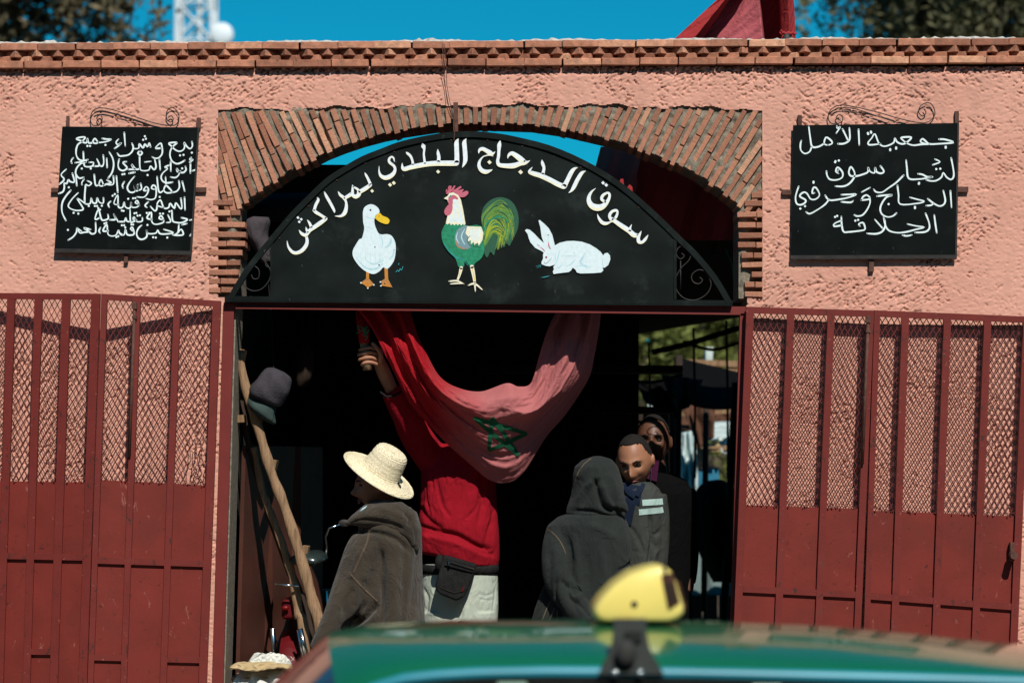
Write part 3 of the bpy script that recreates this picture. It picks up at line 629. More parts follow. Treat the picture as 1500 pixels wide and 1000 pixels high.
for s in ([(268, 778, 30), (256, 830, 22), (235, 888, 16)], [(165, 893, 12), (230, 890, 14), (290, 915, 8)], [(175, 916, 8), (225, 912, 12), (285, 912, 8)], [(360, 768, 34), (375, 840, 28), (385, 905, 20)], [(330, 928, 10), (385, 915, 18), (450, 966, 8)], [(385, 915, 16), (390, 980, 8)]): p.stroke('p_cream', s, o, z)
for s in ([(365, 790, 6), (378, 850, 8), (384, 890, 4)], [(262, 800, 5), (250, 850, 6)]): p.stroke('p_yellow', s, o, z)
p.done('painted_rooster', sg)
# rabbit
o, z = (760, 310), 10
p = Paint(PY)
p.poly('p_white', [(90, 275), (115, 255), (160, 265), (230, 325), (300, 400), (368, 460), (335, 370), (315, 230), (288, 130), (305, 122), (370, 175), (440, 245), (490, 340), (515, 440), (528, 495), (600, 455), (700, 432), (800, 428), (920, 440), (1040, 480), (1140, 540), (1200, 590), (1235, 640), (1260, 610), (1300, 602), (1335, 640), (1340, 700), (1310, 780), (1260, 820), (1225, 820), (1240, 855), (1210, 890), (1100, 900), (900, 905), (850, 890), (830, 850), (790, 820), (765, 860), (730, 885), (560, 905), (510, 915), (498, 880), (515, 840), (505, 810), (530, 775), (450, 800), (400, 795), (335, 770), (330, 740), (355, 690), (355, 625), (365, 600), (330, 575), (240, 530), (170, 450), (145, 390), (130, 330)], o, z, False)
for s in ([(600, 580, 6), (580, 640, 20), (560, 720, 14), (530, 770, 6)], [(640, 760, 6), (600, 810, 18), (540, 830, 6)], [(980, 600, 5), (930, 680, 26), (900, 740, 34), (950, 780, 20), (1060, 810, 6)], [(830, 820, 6), (900, 790, 14), (1040, 830, 6)], [(700, 800, 5), (760, 770, 16), (830, 700, 6)], [(1225, 700, 6), (1225, 760, 10), (1240, 800, 8)], [(800, 590, 4), (820, 610, 8)], [(620, 650, 4), (720, 650, 8), (850, 640, 3)], [(430, 350, 3), (425, 420, 7)], [(540, 600, 4), (530, 680, 12), (560, 740, 4)]): p.stroke('p_blue', s, o, z)
p.stroke('p_pink', [(435, 440, 4), (440, 500, 18), (462, 545, 12)], o, z); p.stroke('p_pink', [(268, 475, 6), (300, 505, 10)], o, z); p.stroke('p_pink', [(310, 520, 4), (350, 545, 14), (378, 580, 10)], o, z)
p.dot('p_pink', 401, 668, 17, o, z); p.dot('p_black', 401, 668, 9, o, z); p.dot('p_black', 429, 342, 9, o, z)
p.stroke('p_black', [(372, 738, 5), (390, 760, 6), (425, 740, 5), (478, 680, 3)], o, z)
for s in ([(320, 780), (250, 800)], [(320, 790), (265, 825)], [(325, 795), (310, 820)]): p.stroke('p_teal', s, o, z, 4)
p.stroke('p_teal', [(330, 965, 4), (390, 955, 12), (450, 940, 4)], o, z)
p.done('painted_rabbit', sg)

# ------------------------------------------------------------------ the two lettered boards
def board(quad, stubs, scroll, o, z, label, strokes, wd, y=-0.026, group=None):
    c = P((quad[0][0] + quad[1][0]) / 2 / z + o[0], quad[2][1] / z + o[1], y)
    t = thing('notice_board', c, label, 'sign')
    q = [(o[0] + a / z, o[1] + c_ / z) for a, c_ in quad]
    b = MB(); b.pq(q, y, 0.006); b.build('board', M['sign2'], t)
    b = MB()      # folded edge strip along the bottom
    b.pq([(q[3][0], q[3][1] - 5.5), (q[2][0], q[2][1] - 5.5), q[2], q[3]], y - 0.006, 0.005)
    b.pq([(q[1][0] - 2.6, q[1][1]), q[1], (q[2][0], q[2][1] - 5.7), (q[2][0] - 2.6, q[2][1] - 5.7)], y - 0.004, 0.0035)
    b.build('edge_strip', M['iron'], t)
    for (x0, y0, x1, y1) in stubs:
        b = MB(); b.pq([(o[0] + x0 / z, o[1] + y0 / z), (o[0] + x1 / z, o[1] + y0 / z), (o[0] + x1 / z, o[1] + y1 / z), (o[0] + x0 / z, o[1] + y1 / z)], -0.020, 0.018)
        b.build('bracket', M['rust'], t)
    for s in scroll:
        b = MB(); pxtube(b, s, y + 0.012, 0.0026, o, z); b.build('scroll', M['iron'], t, True)
    for wn in strokes:
        p = Paint(y - 0.0004)
        for (oo, zz), L, D in wn:
            for s in L: p.stroke('ink_white', [(a, c, wd * (0.72 + 0.36 * abs(math.sin(i * 1.3 + a * .02)))) for i, (a, c) in enumerate(s)], oo, zz, sub=4)
            for d in D: p.dot('ink_white', d[0], d[1], wd * 0.68, oo, zz)
        p.done('lettering', t)
    return t
L1, L2, L3, L4 = ((80, 185), 10), ((180, 185), 10), ((80, 270), 10), ((180, 270), 10)
board([(120, 175), (893, 180), (850, 897), (75, 882)],
      [(142, 115, 158, 176), (877, 125, 899, 182), (57, 520, 102, 543), (868, 517, 930, 543), (468, 885, 489, 942)],
      [[(325, 150), (315, 125), (335, 110), (345, 135), (328, 165), (292, 168), (278, 130), (295, 85), (335, 70), (400, 80), (500, 110), (620, 150), (700, 167), (760, 165), (778, 120), (760, 80), (735, 68), (710, 90), (708, 130), (730, 150), (745, 135), (735, 115), (715, 125)], [(300, 98), (345, 86), (450, 112), (560, 146), (620, 168)]],
      (60, 140), 3.846, 'black metal board left of the arch crowded with six lines of white Arabic handwriting',
      [[(L2, [[(1012, 228), (1018, 290), (985, 330), (940, 300), (897, 240), (905, 300), (880, 350), (820, 368), (760, 340), (720, 300), (675, 250), (790, 240), (740, 290), (700, 350), (690, 430), (720, 510), (790, 550), (860, 530), (905, 500)]], [(1010, 388), (838, 428), (888, 420)])],
       [(L2, [[(560, 320), (485, 325), (500, 290), (555, 250), (575, 320), (575, 400), (530, 460), (470, 470), (430, 450)]], [])],
       [(L2, [[(405, 302), (385, 245), (360, 302), (322, 262), (295, 317), (240, 260), (232, 320), (180, 330), (150, 322)], [(132, 250), (152, 310), (135, 370), (80, 420), (0, 435), (-50, 435), (-82, 395)]], [(322, 148), (297, 200), (337, 185)]), (L1, [[(1020, 95), (1035, 290)], [(935, 190), (900, 235), (925, 270), (975, 245), (930, 290), (880, 325)]], [])],
       [(L1, [[(700, 180), (760, 190), (830, 192), (770, 222), (700, 235), (640, 235), (590, 180), (560, 235), (610, 252), (640, 232)], [(560, 240), (500, 245), (482, 178), (470, 238), (430, 240), (385, 215), (320, 185), (385, 162), (450, 165), (400, 225), (340, 270), (315, 350), (320, 430), (360, 490), (430, 505), (485, 490)]], [(745, 275), (480, 290), (518, 290)])],
       [(L2, [[(1020, 652), (1068, 638)], [(990, 545), (988, 685)], [(1000, 460), (980, 490), (1025, 490), (980, 525)], [(915, 590), (925, 640), (880, 680), (820, 662), (790, 620), (800, 670), (840, 655), (815, 715), (770, 752), (700, 745)], [(700, 520), (702, 660)], [(680, 570), (615, 600), (655, 622), (590, 680), (560, 740), (580, 800), (640, 830), (725, 820)]], [(868, 618)])],
       [(L2, [[(535, 490), (547, 640)], [(465, 480), (485, 590), (455, 635), (405, 585), (380, 640), (300, 652), (252, 620), (245, 440)], [(250, 622), (190, 630), (130, 560), (150, 612), (180, 632), (80, 632)], [(252, 360), (284, 392), (252, 424), (220, 392), (252, 360)], [(320, 525), (410, 515)], [(90, 690), (175, 675)]], [(362, 715)]),
        (L1, [[(1050, 520), (1000, 535), (1060, 605), (1010, 650), (950, 630), (930, 570), (945, 485)]], [(993, 705), (1022, 700)])],
       [(L1, [[(800, 380), (850, 470), (865, 570), (840, 680), (785, 760)], [(762, 470), (770, 605)], [(712, 425), (720, 530), (700, 585), (660, 575)], [(620, 480), (655, 575), (580, 585)], [(510, 530), (570, 532), (545, 588), (450, 590), (430, 540), (420, 375)], [(300, 535), (470, 518), (380, 550), (320, 620), (310, 700), (360, 760), (425, 748)], [(272, 465), (243, 505), (252, 540)]], [(530, 620), (398, 620)])],
       [(L2, [[(870, 810), (905, 950)], [(820, 800), (828, 890), (790, 950), (720, 970), (640, 975), (600, 935), (632, 870), (700, 930), (722, 968)], [(625, 740), (632, 860)], [(500, 740), (520, 930), (550, 970), (600, 935)], [(470, 925), (420, 910), (440, 865), (482, 890), (488, 990), (470, 1055), (410, 1075), (340, 1060)], [(355, 942), (305, 940), (340, 885), (375, 925), (350, 1000), (300, 1040), (210, 1035)],
              [(260, 840), (272, 915), (228, 930), (215, 850), (225, 935), (185, 940), (165, 855), (180, 940), (150, 968), (95, 960), (65, 900), (100, 820), (170, 735)]], []), (L1, [[(1020, 815), (993, 865), (1003, 905)]], [])],
       [(L1, [[(905, 730), (925, 970)], [(860, 730), (865, 835), (820, 860), (750, 848)], [(765, 790), (830, 828), (750, 850), (720, 862), (680, 780), (650, 855), (690, 877), (720, 858)], [(650, 858), (600, 862), (580, 710)], [(480, 800), (540, 832), (500, 872), (460, 855), (450, 900), (435, 1090)], [(430, 780), (400, 822), (400, 855)]], [])],
       [(L1, [[(310, 700), (325, 870)], [(260, 690), (290, 812), (230, 812), (203, 785), (175, 842), (140, 830), (142, 900), (120, 960), (60, 985)], [(170, 630), (95, 710), (140, 780), (70, 850)]], [(208, 895)])],
       [(L4, [[(903, 190), (910, 375)], [(850, 205), (865, 340), (840, 352), (775, 272), (755, 352), (692, 280), (670, 340), (600, 345), (550, 230), (500, 305), (600, 342)], [(500, 305), (495, 365), (465, 388), (405, 325)], [(370, 260), (325, 310), (352, 340)]], [(540, 185), (785, 408)])],
       [(L4, [[(240, 308), (212, 240), (180, 270), (238, 300), (200, 335), (130, 332), (122, 262), (112, 335), (75, 352), (30, 322), (20, 265)]], [(78, 212), (150, 205), (182, 203)]), (L3, [[(1030, 312), (1015, 265), (1000, 330), (960, 346), (930, 310), (925, 155), (868, 278), (938, 300)], [(820, 250), (785, 290), (800, 335)]], [(882, 145), (850, 168), (985, 385), (1010, 390)])],
       [(L3, [[(715, 200), (712, 275), (655, 262), (625, 200), (610, 272), (560, 268), (535, 200), (520, 282), (450, 285), (440, 240), (447, 50)], [(450, 285), (390, 240), (330, 210), (400, 320), (415, 370), (330, 385), (240, 360), (200, 310), (260, 210), (345, 125)], [(235, 90), (160, 180), (110, 280), (110, 410), (165, 530)]], [(500, 318), (590, 318), (622, 318), (692, 315), (278, 418), (347, 430)])],
       [(L4, [[(980, 525), (1025, 515)], [(860, 490), (945, 515), (870, 560), (780, 558), (728, 530), (720, 400)], [(660, 450), (700, 545), (640, 560)], [(590, 520), (530, 500), (562, 460), (600, 540), (560, 572), (470, 585), (422, 540), (415, 410), (352, 492), (425, 515)], [(870, 590), (935, 575)]], [(785, 408), (545, 430), (588, 430), (350, 420), (388, 418), (682, 398), (715, 390)])],
       [(L4, [[(285, 490), (280, 540), (205, 545), (165, 480), (152, 512), (200, 520), (150, 548), (112, 545), (105, 370)], [(110, 545), (62, 542), (42, 490), (20, 542), (-60, 548)]], [(215, 460), (250, 455), (170, 425), (197, 420)]), (L3, [[(930, 545), (860, 430), (892, 512), (810, 520)], [(780, 440), (785, 500), (730, 525), (685, 510), (642, 372), (592, 512), (662, 490)], [(1020, 548), (930, 547)]], [(665, 372), (640, 350)])],
       [(L4, [[(1005, 725), (985, 752)], [(820, 590), (808, 700), (760, 742)], [(800, 722), (852, 658), (885, 733), (800, 748), (730, 738)], [(600, 660), (740, 708), (620, 728), (540, 720), (510, 670), (480, 716), (370, 720), (345, 660), (352, 760), (290, 805), (230, 790), (200, 720), (230, 640), (275, 600)]], [(650, 780), (443, 775), (482, 780), (360, 595)])],
       [(L4, [[(150, 690), (112, 652), (140, 632), (165, 720), (120, 745), (60, 732), (38, 660), (20, 735), (-20, 742), (-50, 712)]], [(125, 590), (150, 590), (35, 632)]), (L3, [[(1000, 742), (950, 712), (935, 672), (900, 742), (830, 757), (780, 722), (765, 590), (708, 682), (785, 682)], [(670, 635), (650, 682), (667, 715)]], [(985, 600), (1018, 600), (730, 575), (757, 565), (905, 772), (932, 760)])],
       [(L3, [[(600, 560), (600, 700), (545, 725), (500, 690), (430, 640), (525, 662)], [(500, 700), (440, 702), (370, 710), (330, 640), (320, 700), (270, 770), (200, 815)], [(330, 640), (400, 692)]], [(195, 668)])]], 23)
R1, R2, R3, R4 = ((1160, 175), 9.0909), ((1280, 175), 9.0909), ((1160, 260), 9.0909), ((1280, 260), 9.0909)
board([(122, 168), (1058, 155), (1045, 918), (110, 921)],
      [(150, 110, 172, 170), (1035, 88, 1057, 157), (60, 530, 112, 558), (1050, 513, 1110, 543), (550, 921, 578, 990)],
      [[(385, 140), (365, 125), (380, 108), (400, 120), (395, 150), (345, 160), (320, 130), (335, 80), (390, 55), (470, 65), (600, 95), (720, 130), (820, 152), (880, 150), (920, 110), (910, 60), (880, 40), (840, 60), (830, 95), (850, 115), (870, 100), (860, 75)], [(340, 90), (390, 68), (480, 78), (600, 118), (700, 150)]],
      (1130, 140), 3.846, 'black metal board right of the arch with four widely spaced lines of white Arabic handwriting',
      [[(R2, [[(870, 265), (950, 268), (1060, 308), (870, 325), (740, 328), (690, 290), (648, 260), (622, 300), (700, 330)], [(740, 330), (640, 332), (530, 345), (450, 322), (385, 275), (370, 242), (500, 240), (430, 312), (370, 327), (310, 300), (280, 250), (262, 312), (150, 358), (70, 322), (15, 195), (-30, 252), (-76, 310), (-50, 340), (90, 325)]], [(218, 398), (218, 410), (297, 375), (297, 390), (957, 365), (957, 378)]), (R1, [], [(1012, 183), (1016, 195), (1052, 165), (1056, 178)])],
       [(R1, [[(888, 135), (897, 340)], [(765, 115), (772, 250), (740, 300), (680, 325), (615, 325)], [(675, 130), (750, 285)], [(600, 92), (608, 118), (645, 100), (590, 185)], [(480, 345), (430, 322), (455, 240), (520, 280), (535, 320), (480, 345)], [(430, 322), (350, 365), (270, 362), (245, 250), (225, 95)], [(265, 362), (235, 430), (170, 455), (120, 410), (113, 340), (125, 285)]], [])],
       [(R2, [[(1030, 515), (1055, 640), (1065, 750), (1030, 800), (970, 770), (925, 710), (900, 770), (830, 815), (760, 820), (700, 805)], [(590, 725), (650, 735), (710, 765), (785, 765), (700, 782), (600, 795), (465, 785), (440, 640), (430, 540)], [(395, 745), (300, 840), (200, 910), (110, 970), (30, 965), (0, 930)], [(815, 530), (880, 567), (785, 605)]], [(832, 662), (885, 657), (602, 845), (600, 858)])],
       [(R1, [[(1180, 622), (1225, 690), (1190, 718), (1130, 700), (1108, 640), (1100, 712), (1040, 692), (1015, 640), (1010, 702), (920, 740), (840, 757), (780, 750), (758, 700), (785, 632), (832, 700), (830, 770), (770, 850), (690, 890), (580, 890)], [(620, 720), (585, 690), (610, 638), (672, 700), (670, 770), (600, 805), (510, 800), (470, 750), (460, 690)], [(600, 700), (615, 680)]], [(576, 570), (580, 558), (625, 548)])],
       [(R4, [[(1020, 180), (1035, 400)], [(925, 175), (952, 300), (930, 360), (870, 380), (790, 340), (720, 285)], [(800, 345), (760, 370), (700, 375)], [(480, 265), (580, 292), (670, 318), (580, 345), (352, 355), (330, 230), (315, 110)], [(45, 250), (150, 237), (245, 235), (170, 262), (110, 340), (85, 420), (110, 490), (180, 525), (250, 515), (300, 475)]], [(548, 393), (548, 408), (197, 355)])],
       [(R3, [[(925, 300), (950, 255), (1000, 235), (1040, 285), (925, 302)], [(1035, 270), (1040, 340), (1000, 430), (940, 500), (870, 515), (835, 500)], [(930, 195), (1040, 135)]], [])],
       [(R3, [[(660, 230), (760, 227), (855, 225), (760, 265), (640, 290), (500, 302), (445, 240)], [(495, 292), (440, 360), (340, 430), (240, 482), (190, 460)], [(660, 325), (780, 332), (815, 310)], [(300, 205), (270, 210), (285, 140), (325, 142), (368, 230), (320, 287), (250, 287), (200, 212), (150, 200), (105, 250), (182, 300), (170, 340), (110, 365), (60, 340), (50, 250), (90, 120)]], [(288, 58), (288, 70), (112, 415), (175, 382)])],
       [(R4, [[(805, 500), (820, 620), (838, 735)], [(690, 480), (735, 600), (738, 680), (680, 725), (550, 732)], [(450, 620), (560, 645), (670, 662), (560, 692), (430, 725), (310, 735), (200, 705), (152, 630), (130, 530)], [(15, 560), (120, 680)], [(145, 560), (150, 650), (110, 720), (30, 750), (-90, 745)], [(385, 768), (440, 778), (505, 765)]], [])],
       [(R3, [[(905, 645), (890, 620), (935, 600), (960, 620), (972, 690), (900, 710), (760, 725), (690, 722), (665, 640), (658, 520)], [(660, 572), (570, 612), (565, 650), (660, 637)]], [(845, 575), (882, 565), (575, 525), (603, 512)])]], 22)
# ------------------------------------------------------------------ door frame of the gateway
fr = thing('door_frame', P(715, 1165, 0), 'dark red steel door frame across the brick gateway with a thin lintel', 'door frame')
b = MB(); b.pq([(331, 442.5), (1094, 449), (1094, 459), (331, 450)], -0.022, 0.045); b.pq([(345, 449.5), (1085, 458.5), (1085, 461), (345, 452)], -0.034, 0.03); b.build('lintel', M['lintel'], fr)
b = MB(); b.pq([(327.5, 443), (343, 443), (322, 1166), (306, 1166)], -0.018, 0.04); b.build('post', M['lintel'], fr)
b = MB(); b.pq([(1084, 460), (1092, 460), (1071, 1166), (1063, 1166)], -0.012, 0.04); b.build('post', M['lintel'], fr)
# ------------------------------------------------------------------ folding gate leaves
def leaf(label, L, Rr, yl, yr, top, bars, panel, seam, mid, low, extra=None, bw=0.032, seed=0, crumple=None, topcut=8.5):
    """L, Rr: pixel x of the left and right edges at y=450 and y=1000 ; rows are (left, right) pixel heights"""
    rr = random.Random(seed)
    ex = lambda e, py: e[0] + (e[1] - e[0]) * (py - 450) / 550
    def pos(u, row, dy=0.0):
        py = lerp(row[0], row[1], u); px = lerp(ex(L, py), ex(Rr, py), u)
        y = lerp(yl, yr, u); v = P(px, py, 0)
        s_ = (y - CAMY) / 12.0      # same picture position at its own depth
        return Vector((v.x * s_, y + dy, CAMZ + (v.z - CAMZ) * s_))
    bot = (1150, 1150)
    t = thing('gate_leaf', pos(0, bot), label, 'gate', 'folded leaves of the red market gate')
    def bar(name, u0, u1, r0, r1, f, d, m='gate'):
        b = MB(); a = [pos(u0, r0), pos(u1, r0), pos(u1, r1), pos(u0, r1)]
        b.hexa([v + Vector((0, f, 0)) for v in a], [v + Vector((0, f + d, 0)) for v in a]); return b.build(name, M[m], t)
    wpx = ex(Rr, 700) - ex(L, 700)
    off = lambda row, d: (row[0] + d, row[1] + d)
    bar('top_rail', 0, 1, top, off(top, topcut), -0.016, 0.032, 'gate2')
    st = bars; tr = off(top, topcut)
    for k, (u0, u1) in enumerate(st): bar('stile' if k in (0, len(st) - 1) else 'bar', u0, u1, tr, bot, -0.016, 0.032, 'gate2')
    pan = []
    for k in range(len(st) - 1):
        u0, u1 = st[k][1], st[k + 1][0]
        # sheet panel, upper and lower half with a folded seam
        bar('sheet_panel', u0, u1, panel, seam, 0.004, 0.003); bar('sheet_panel', u0, u1, off(seam, 0), bot, 0.0015, 0.003)
        bar('cross_rail', u0, u1, mid, off(mid, 9.5), -0.014, 0.017, 'gate2')
        if k in low[1]: bar('cross_rail', u0, u1, low[0], off(low[0], 8.5), -0.014, 0.017, 'gate2')
        # expanded metal
        b = MB(); wp = (u1 - u0) * wpx; nc = max(3, round(wp / 4.4)); h0, h1 = tr, panel; hh = (lerp(h1[0], h1[1], .5) - lerp(h0[0], h0[1], .5)); nr = int(hh / 7.6)
        ph = rr.uniform(0, 6); 
        def node(i, j):       # zigzag i, row j
            s_ = 1 if (i + j) % 2 else -1
            uu = (i + 0.5 * (0.94 if s_ > 0 else 0.06) * 1.0) / nc if False else (i + 0.5 + s_ * 0.46) / nc
            wob = 0.10 / nc * math.sin(j / 6 + ph + i * 0.35) + 0.05 / nc * math.sin(j / 2.3 + i)
            uu = min(1, max(0, uu + wob)); vv = j / nr
            row = (lerp(h0[0], h1[0], vv), lerp(h0[1], h1[1], vv)); U = lerp(u0, u1, uu); dz = 0.003 * math.sin(j / 5 + ph) + 0.002 * math.sin(i * 2 + j / 3)
            p = pos(U, row, 0.019 + dz)
            if crumple and crumple[0] == k:
                q = max(0, min(1, (vv - crumple[1]) / 0.1)) * max(0, min(1, (uu - 0.25) / 0.2))
                p = p + Vector((rr.uniform(-1, 1) * .011, -rr.uniform(-0.2, 1) * .035, rr.uniform(-1, 1) * .012)) * q
            return p
        for i in range(nc):
            pts = [node(i, j) for j in range(nr + 1)]
            for j in range(nr):
                a, c = pts[j], pts[j + 1]; d = (c - a).normalized(); n_ = Vector((d.z, 0, -d.x)).normalized() * 0.0015; e = Vector((0, 0.0030, 0)) + n_ * 0.8
                # a strand: thin bar, slightly twisted like expanded metal
                b.add([a - n_, a + n_, c + n_, c - n_, a - n_ + e, a + n_ + e, c + n_ + e, c - n_ + e], [(0, 1, 2, 3), (7, 6, 5, 4), (1, 5, 6, 2), (4, 0, 3, 7)])
        b.build('wire_mesh', M['mesh'], t)
        # torn lower edge of the mesh welded on the sheet
        b = MB()
        for q in range(int(wp / 3)):
            U = lerp(u0, u1, rr.random()); a = pos(U, off(panel, rr.uniform(-6, 1)), -0.001); b.box(a.x - rr.uniform(.001, .004), a.x + rr.uniform(.001, .004), a.y - 0.003, a.y + 0.01, a.z - rr.uniform(.001, .006), a.z + 0.001)
        b.build('weld_edge', M['mesh'], t, kind='stuff')
    if extra: extra(t, pos, bar)
    return t
def rod_extra(u, r0, r1, m='iron'):
    def f(t, pos, bar):
        b = MB(); b.tube([pos(u, r0, -0.026), pos(u, r1, -0.026)], 0.0075, 8); b.build('bolt_rod', M['rust'], t, True)
        b = MB(); a = pos(u, (r0[0] + 4, r0[0] + 4), -0.03); b.box(a.x - .014, a.x + .010, a.y - .008, a.y + .014, a.z - .02, a.z + .008); b.build('bolt_bracket', M['rust'], t); b = MB(); a = pos(u, (r0[0] + 22, r0[0] + 22), -0.03); b.box(a.x - .01, a.x + .012, a.y - .006, a.y + .014, a.z - .008, a.z + .006)
        b.build('bolt_bracket', M['rust'], t)
    return f
def lh_extra(t, pos, bar):
    b = MB(); a = pos(1.0, (761, 761), -0.03); x = P(0, 0).x
    b.tube([Vector((P(-12, 0).x, -0.085, P(0, 761).z)), Vector((P(15, 0).x, -0.085, P(0, 762).z))], 0.010, 10); b.build('handle_bolt', M['iron'], t, True)
def u_of(L, Rr, py, px): 
    a = L[0] + (L[1] - L[0]) * (py - 450) / 550; c = Rr[0] + (Rr[1] - Rr[0]) * (py - 450) / 550; return (px - a) / (c - a)
def us(L, Rr, py, prs): return [(u_of(L, Rr, py, a), u_of(L, Rr, py, c)) for a, c in prs]
LA, RA = (-110, -124), (146.5, 128)
leaf('dark red gate leaf at the far left edge with a steel bolt end', LA, RA, -0.03, -0.165, (428.5, 430.5),
     us(LA, RA, 450, [(-110, -98), (-62, -52), (11, 22), (51, 62), (91, 103), (134, 146.5)]), (703, 706), (797, 801), (806, 811), ((948, 950), [3]), lh_extra, seed=1)
LB, RB = (148.5, 129), (323.5, 303)
def lb_extra(t, pos, bar): rod_extra(0.285, (443, 443), (668, 668))(t, pos, bar)
leaf('dark red gate leaf beside the left door post, its mesh crumpled at the lower right', LB, RB, -0.165, -0.045, (430.5, 441),
     us(LB, RB, 450, [(148.5, 157), (197, 206), (255, 264.5), (312, 323.5)]), (702, 711), (798.5, 805), (815, 820.5), ((957.5, 962), [0, 2]), lb_extra, seed=2, crumple=(2, 0.68))
LC, RC = (1093, 1071), (1280, 1257)
def rc_extra(t, pos, bar): rod_extra(0.955, (463, 463), (680, 680))(t, pos, bar)
leaf('dark red gate leaf on the right door post with three mesh bays', LC, RC, -0.055, -0.07, (449.5, 455),
     us(LC, RC, 455, [(1093, 1104), (1153, 1163.5), (1212.5, 1222.5), (1270, 1280)]), (739, 745), (840.5, 847), (856.5, 866), ((1010, 1016), []), rc_extra, seed=3, topcut=9)
LD, RD = (1280.5, 1262), (1510, 1487)
def ld_extra(t, pos, bar):
    a = pos(0.935, (808, 812), -0.04); b = MB(); b.tube([a, a + Vector((0, -0.05, -0.002)), ], 0.018, 10); b.box(a.x - 0.008, a.x + 0.012, a.y, a.y + .035, a.z - .03, a.z + .06); b.build('latch', M['rust'], t)
leaf('dark red gate leaf at the far right with four bays and a rusty latch', LD, RD, -0.07, -0.05, (454.5, 464),
     us(LD, RD, 455, [(1280.5, 1289), (1321, 1331.5), (1382.5, 1393), (1441.5, 1452), (1499, 1510)]), (747, 756), (850, 862), (867, 884), ((1020, 1030), []), ld_extra, seed=4, topcut=9)

# ------------------------------------------------------------------ dark covered market behind the gate
def plank_thing(name, pts, ws, y0, y1, m, label, cat, n=6, knots=3, group=None, seed=0, flat=0.7):
    """irregular timber following pixel points from depth y0 (top) to y1 (foot)"""
    rr = random.Random(seed); q = catmull([(a, c) for a, c in pts], 8); k = len(q); b = MB(); rings = []
    for i, (x, y) in enumerate(q):
        t = i / (k - 1); yy = lerp(y0, y1, t); c = P(x, y, yy); s_ = 1 + 0.10 * math.sin(i * 0.9 + seed) + rr.uniform(-0.05, 0.05); wv = lerp(ws[0], ws[1], t) / sc(yy) / 2 * s_
        rings.append((c, wv, wv * flat))
    b.loft(rings, n=9); o = b.build(name, m, None, True); tag(o, label, cat, group); return o
M['trunk'] = mat('peeled_pole_wood', (0.15, 0.085, 0.045), 0.75, 0.35, 10, col2=(0.34, 0.21, 0.115), bump=1.0, bscale=30, stretch=(6, 6, 0.8), dirt=(0.07, 0.04, 0.02), dscale=10, damt=0.8, thr=0.56)
M['plank'] = mat('worn_plank', (0.16, 0.09, 0.045), 0.8, 0.35, 8, col2=(0.32, 0.19, 0.1), bump=0.6, bscale=60, stretch=(6, 6, 0.8))
M['doorply'] = mat('rusty_brown_panel', (0.065, 0.022, 0.014), 0.55, 0.3, 4, bump=0.2, dirt=(0.05, 0.016, 0.010), dscale=5)
pl = plank_thing('wooden_pole', [(349, 515), (362, 575), (378, 625), (397, 690), (418, 745), (440, 815), (458, 880), (473, 935), (520, 1165)], (13, 19), 0.20, 0.1, M['trunk'], 'thick peeled tree pole leaning against the left door jamb, longest of the leaning timbers', 'pole', seed=1)
plank_thing('wooden_pole', [(372, 655), (385, 720), (402, 765), (418, 810), (430, 850), (438, 900), (445, 925), (470, 1165)], (9, 17), 0.30, 0.22, M['trunk'], 'thinner forked timber leaning behind the thick peeled pole', 'pole', seed=2)
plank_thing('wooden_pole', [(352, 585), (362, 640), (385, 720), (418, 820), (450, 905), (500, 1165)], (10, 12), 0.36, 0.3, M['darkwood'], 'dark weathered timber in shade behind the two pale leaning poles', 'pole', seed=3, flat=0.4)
b0 = None
for (x, y, w_, h_, a) in [(354, 521, 7, 19, -12), (379, 609, 9, 17, -14), (353.5, 613, 10, 11, 3), (400, 680, 10, 14, -12), (447, 806, 9, 14, -8), (350, 548, 5, 9, 0)]:
    b = MB(); c = P(x, y, 0.25); dx, dz = w_ / 600, h_ / 600; r_ = math.radians(a); f = lambda u, v: (c.x + u * math.cos(r_) - v * math.sin(r_), c.z + u * math.sin(r_) + v * math.cos(r_))
    q = [f(-dx, -dz), f(dx, -dz), f(dx, dz), f(-dx, dz)]; b.hexa([(p[0], 0.22, p[1]) for p in q], [(p[0], 0.34, p[1]) for p in q])
    o = link('peg', *[None, None][:0], me_ := b.mesh(M['plank'], None, False, 'peg')[0], pl, b.mesh(M['plank'])[1]) if False else b.build('peg', M['plank'], pl)

# brown sheet door folded inwards on the left, and the walls and roofs that keep the inside dark
b = MB(); idr = thing('inner_door', (-1.36, 0.3, 0.15), 'rust brown inner door leaf folded back into the dark passage at the left', 'door')
def yz(mb, pts, th=0.02):       # pts of (x, y, z) quads standing in depth
    mb.hexa([Vector(p) for p in pts], [Vector(p) + Vector((-th, 0.004, 0)) for p in pts])
yz(b, [(-1.385, 0.33, 0.16), (-1.02, 1.25, 0.16), (-1.02, 1.25, 1.9), (-1.335, 0.33, 1.9)]); b.build('door_panel', M['doorply'], idr)
for t0 in (0.3, 0.62):
    b = MB(); x = lerp(-1.375, -1.0, t0); y = lerp(0.33, 1.25, t0); yz(b, [(x, y, 0.16), (x + .03, y + .04, 0.16), (x + .03, y + .04, 1.9), (x, y, 1.9)]); b.build('door_rib', M['doorply'], idr)
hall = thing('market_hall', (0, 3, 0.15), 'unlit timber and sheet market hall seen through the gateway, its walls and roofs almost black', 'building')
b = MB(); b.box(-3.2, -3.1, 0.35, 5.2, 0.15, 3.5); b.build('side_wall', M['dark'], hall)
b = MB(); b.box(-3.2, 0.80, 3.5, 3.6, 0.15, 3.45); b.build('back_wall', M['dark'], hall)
b = MB(); b.box(-1.46, -1.42, 0.34, 3.5, 0.15, 3.2); b.build('partition', M['dark'], hall)
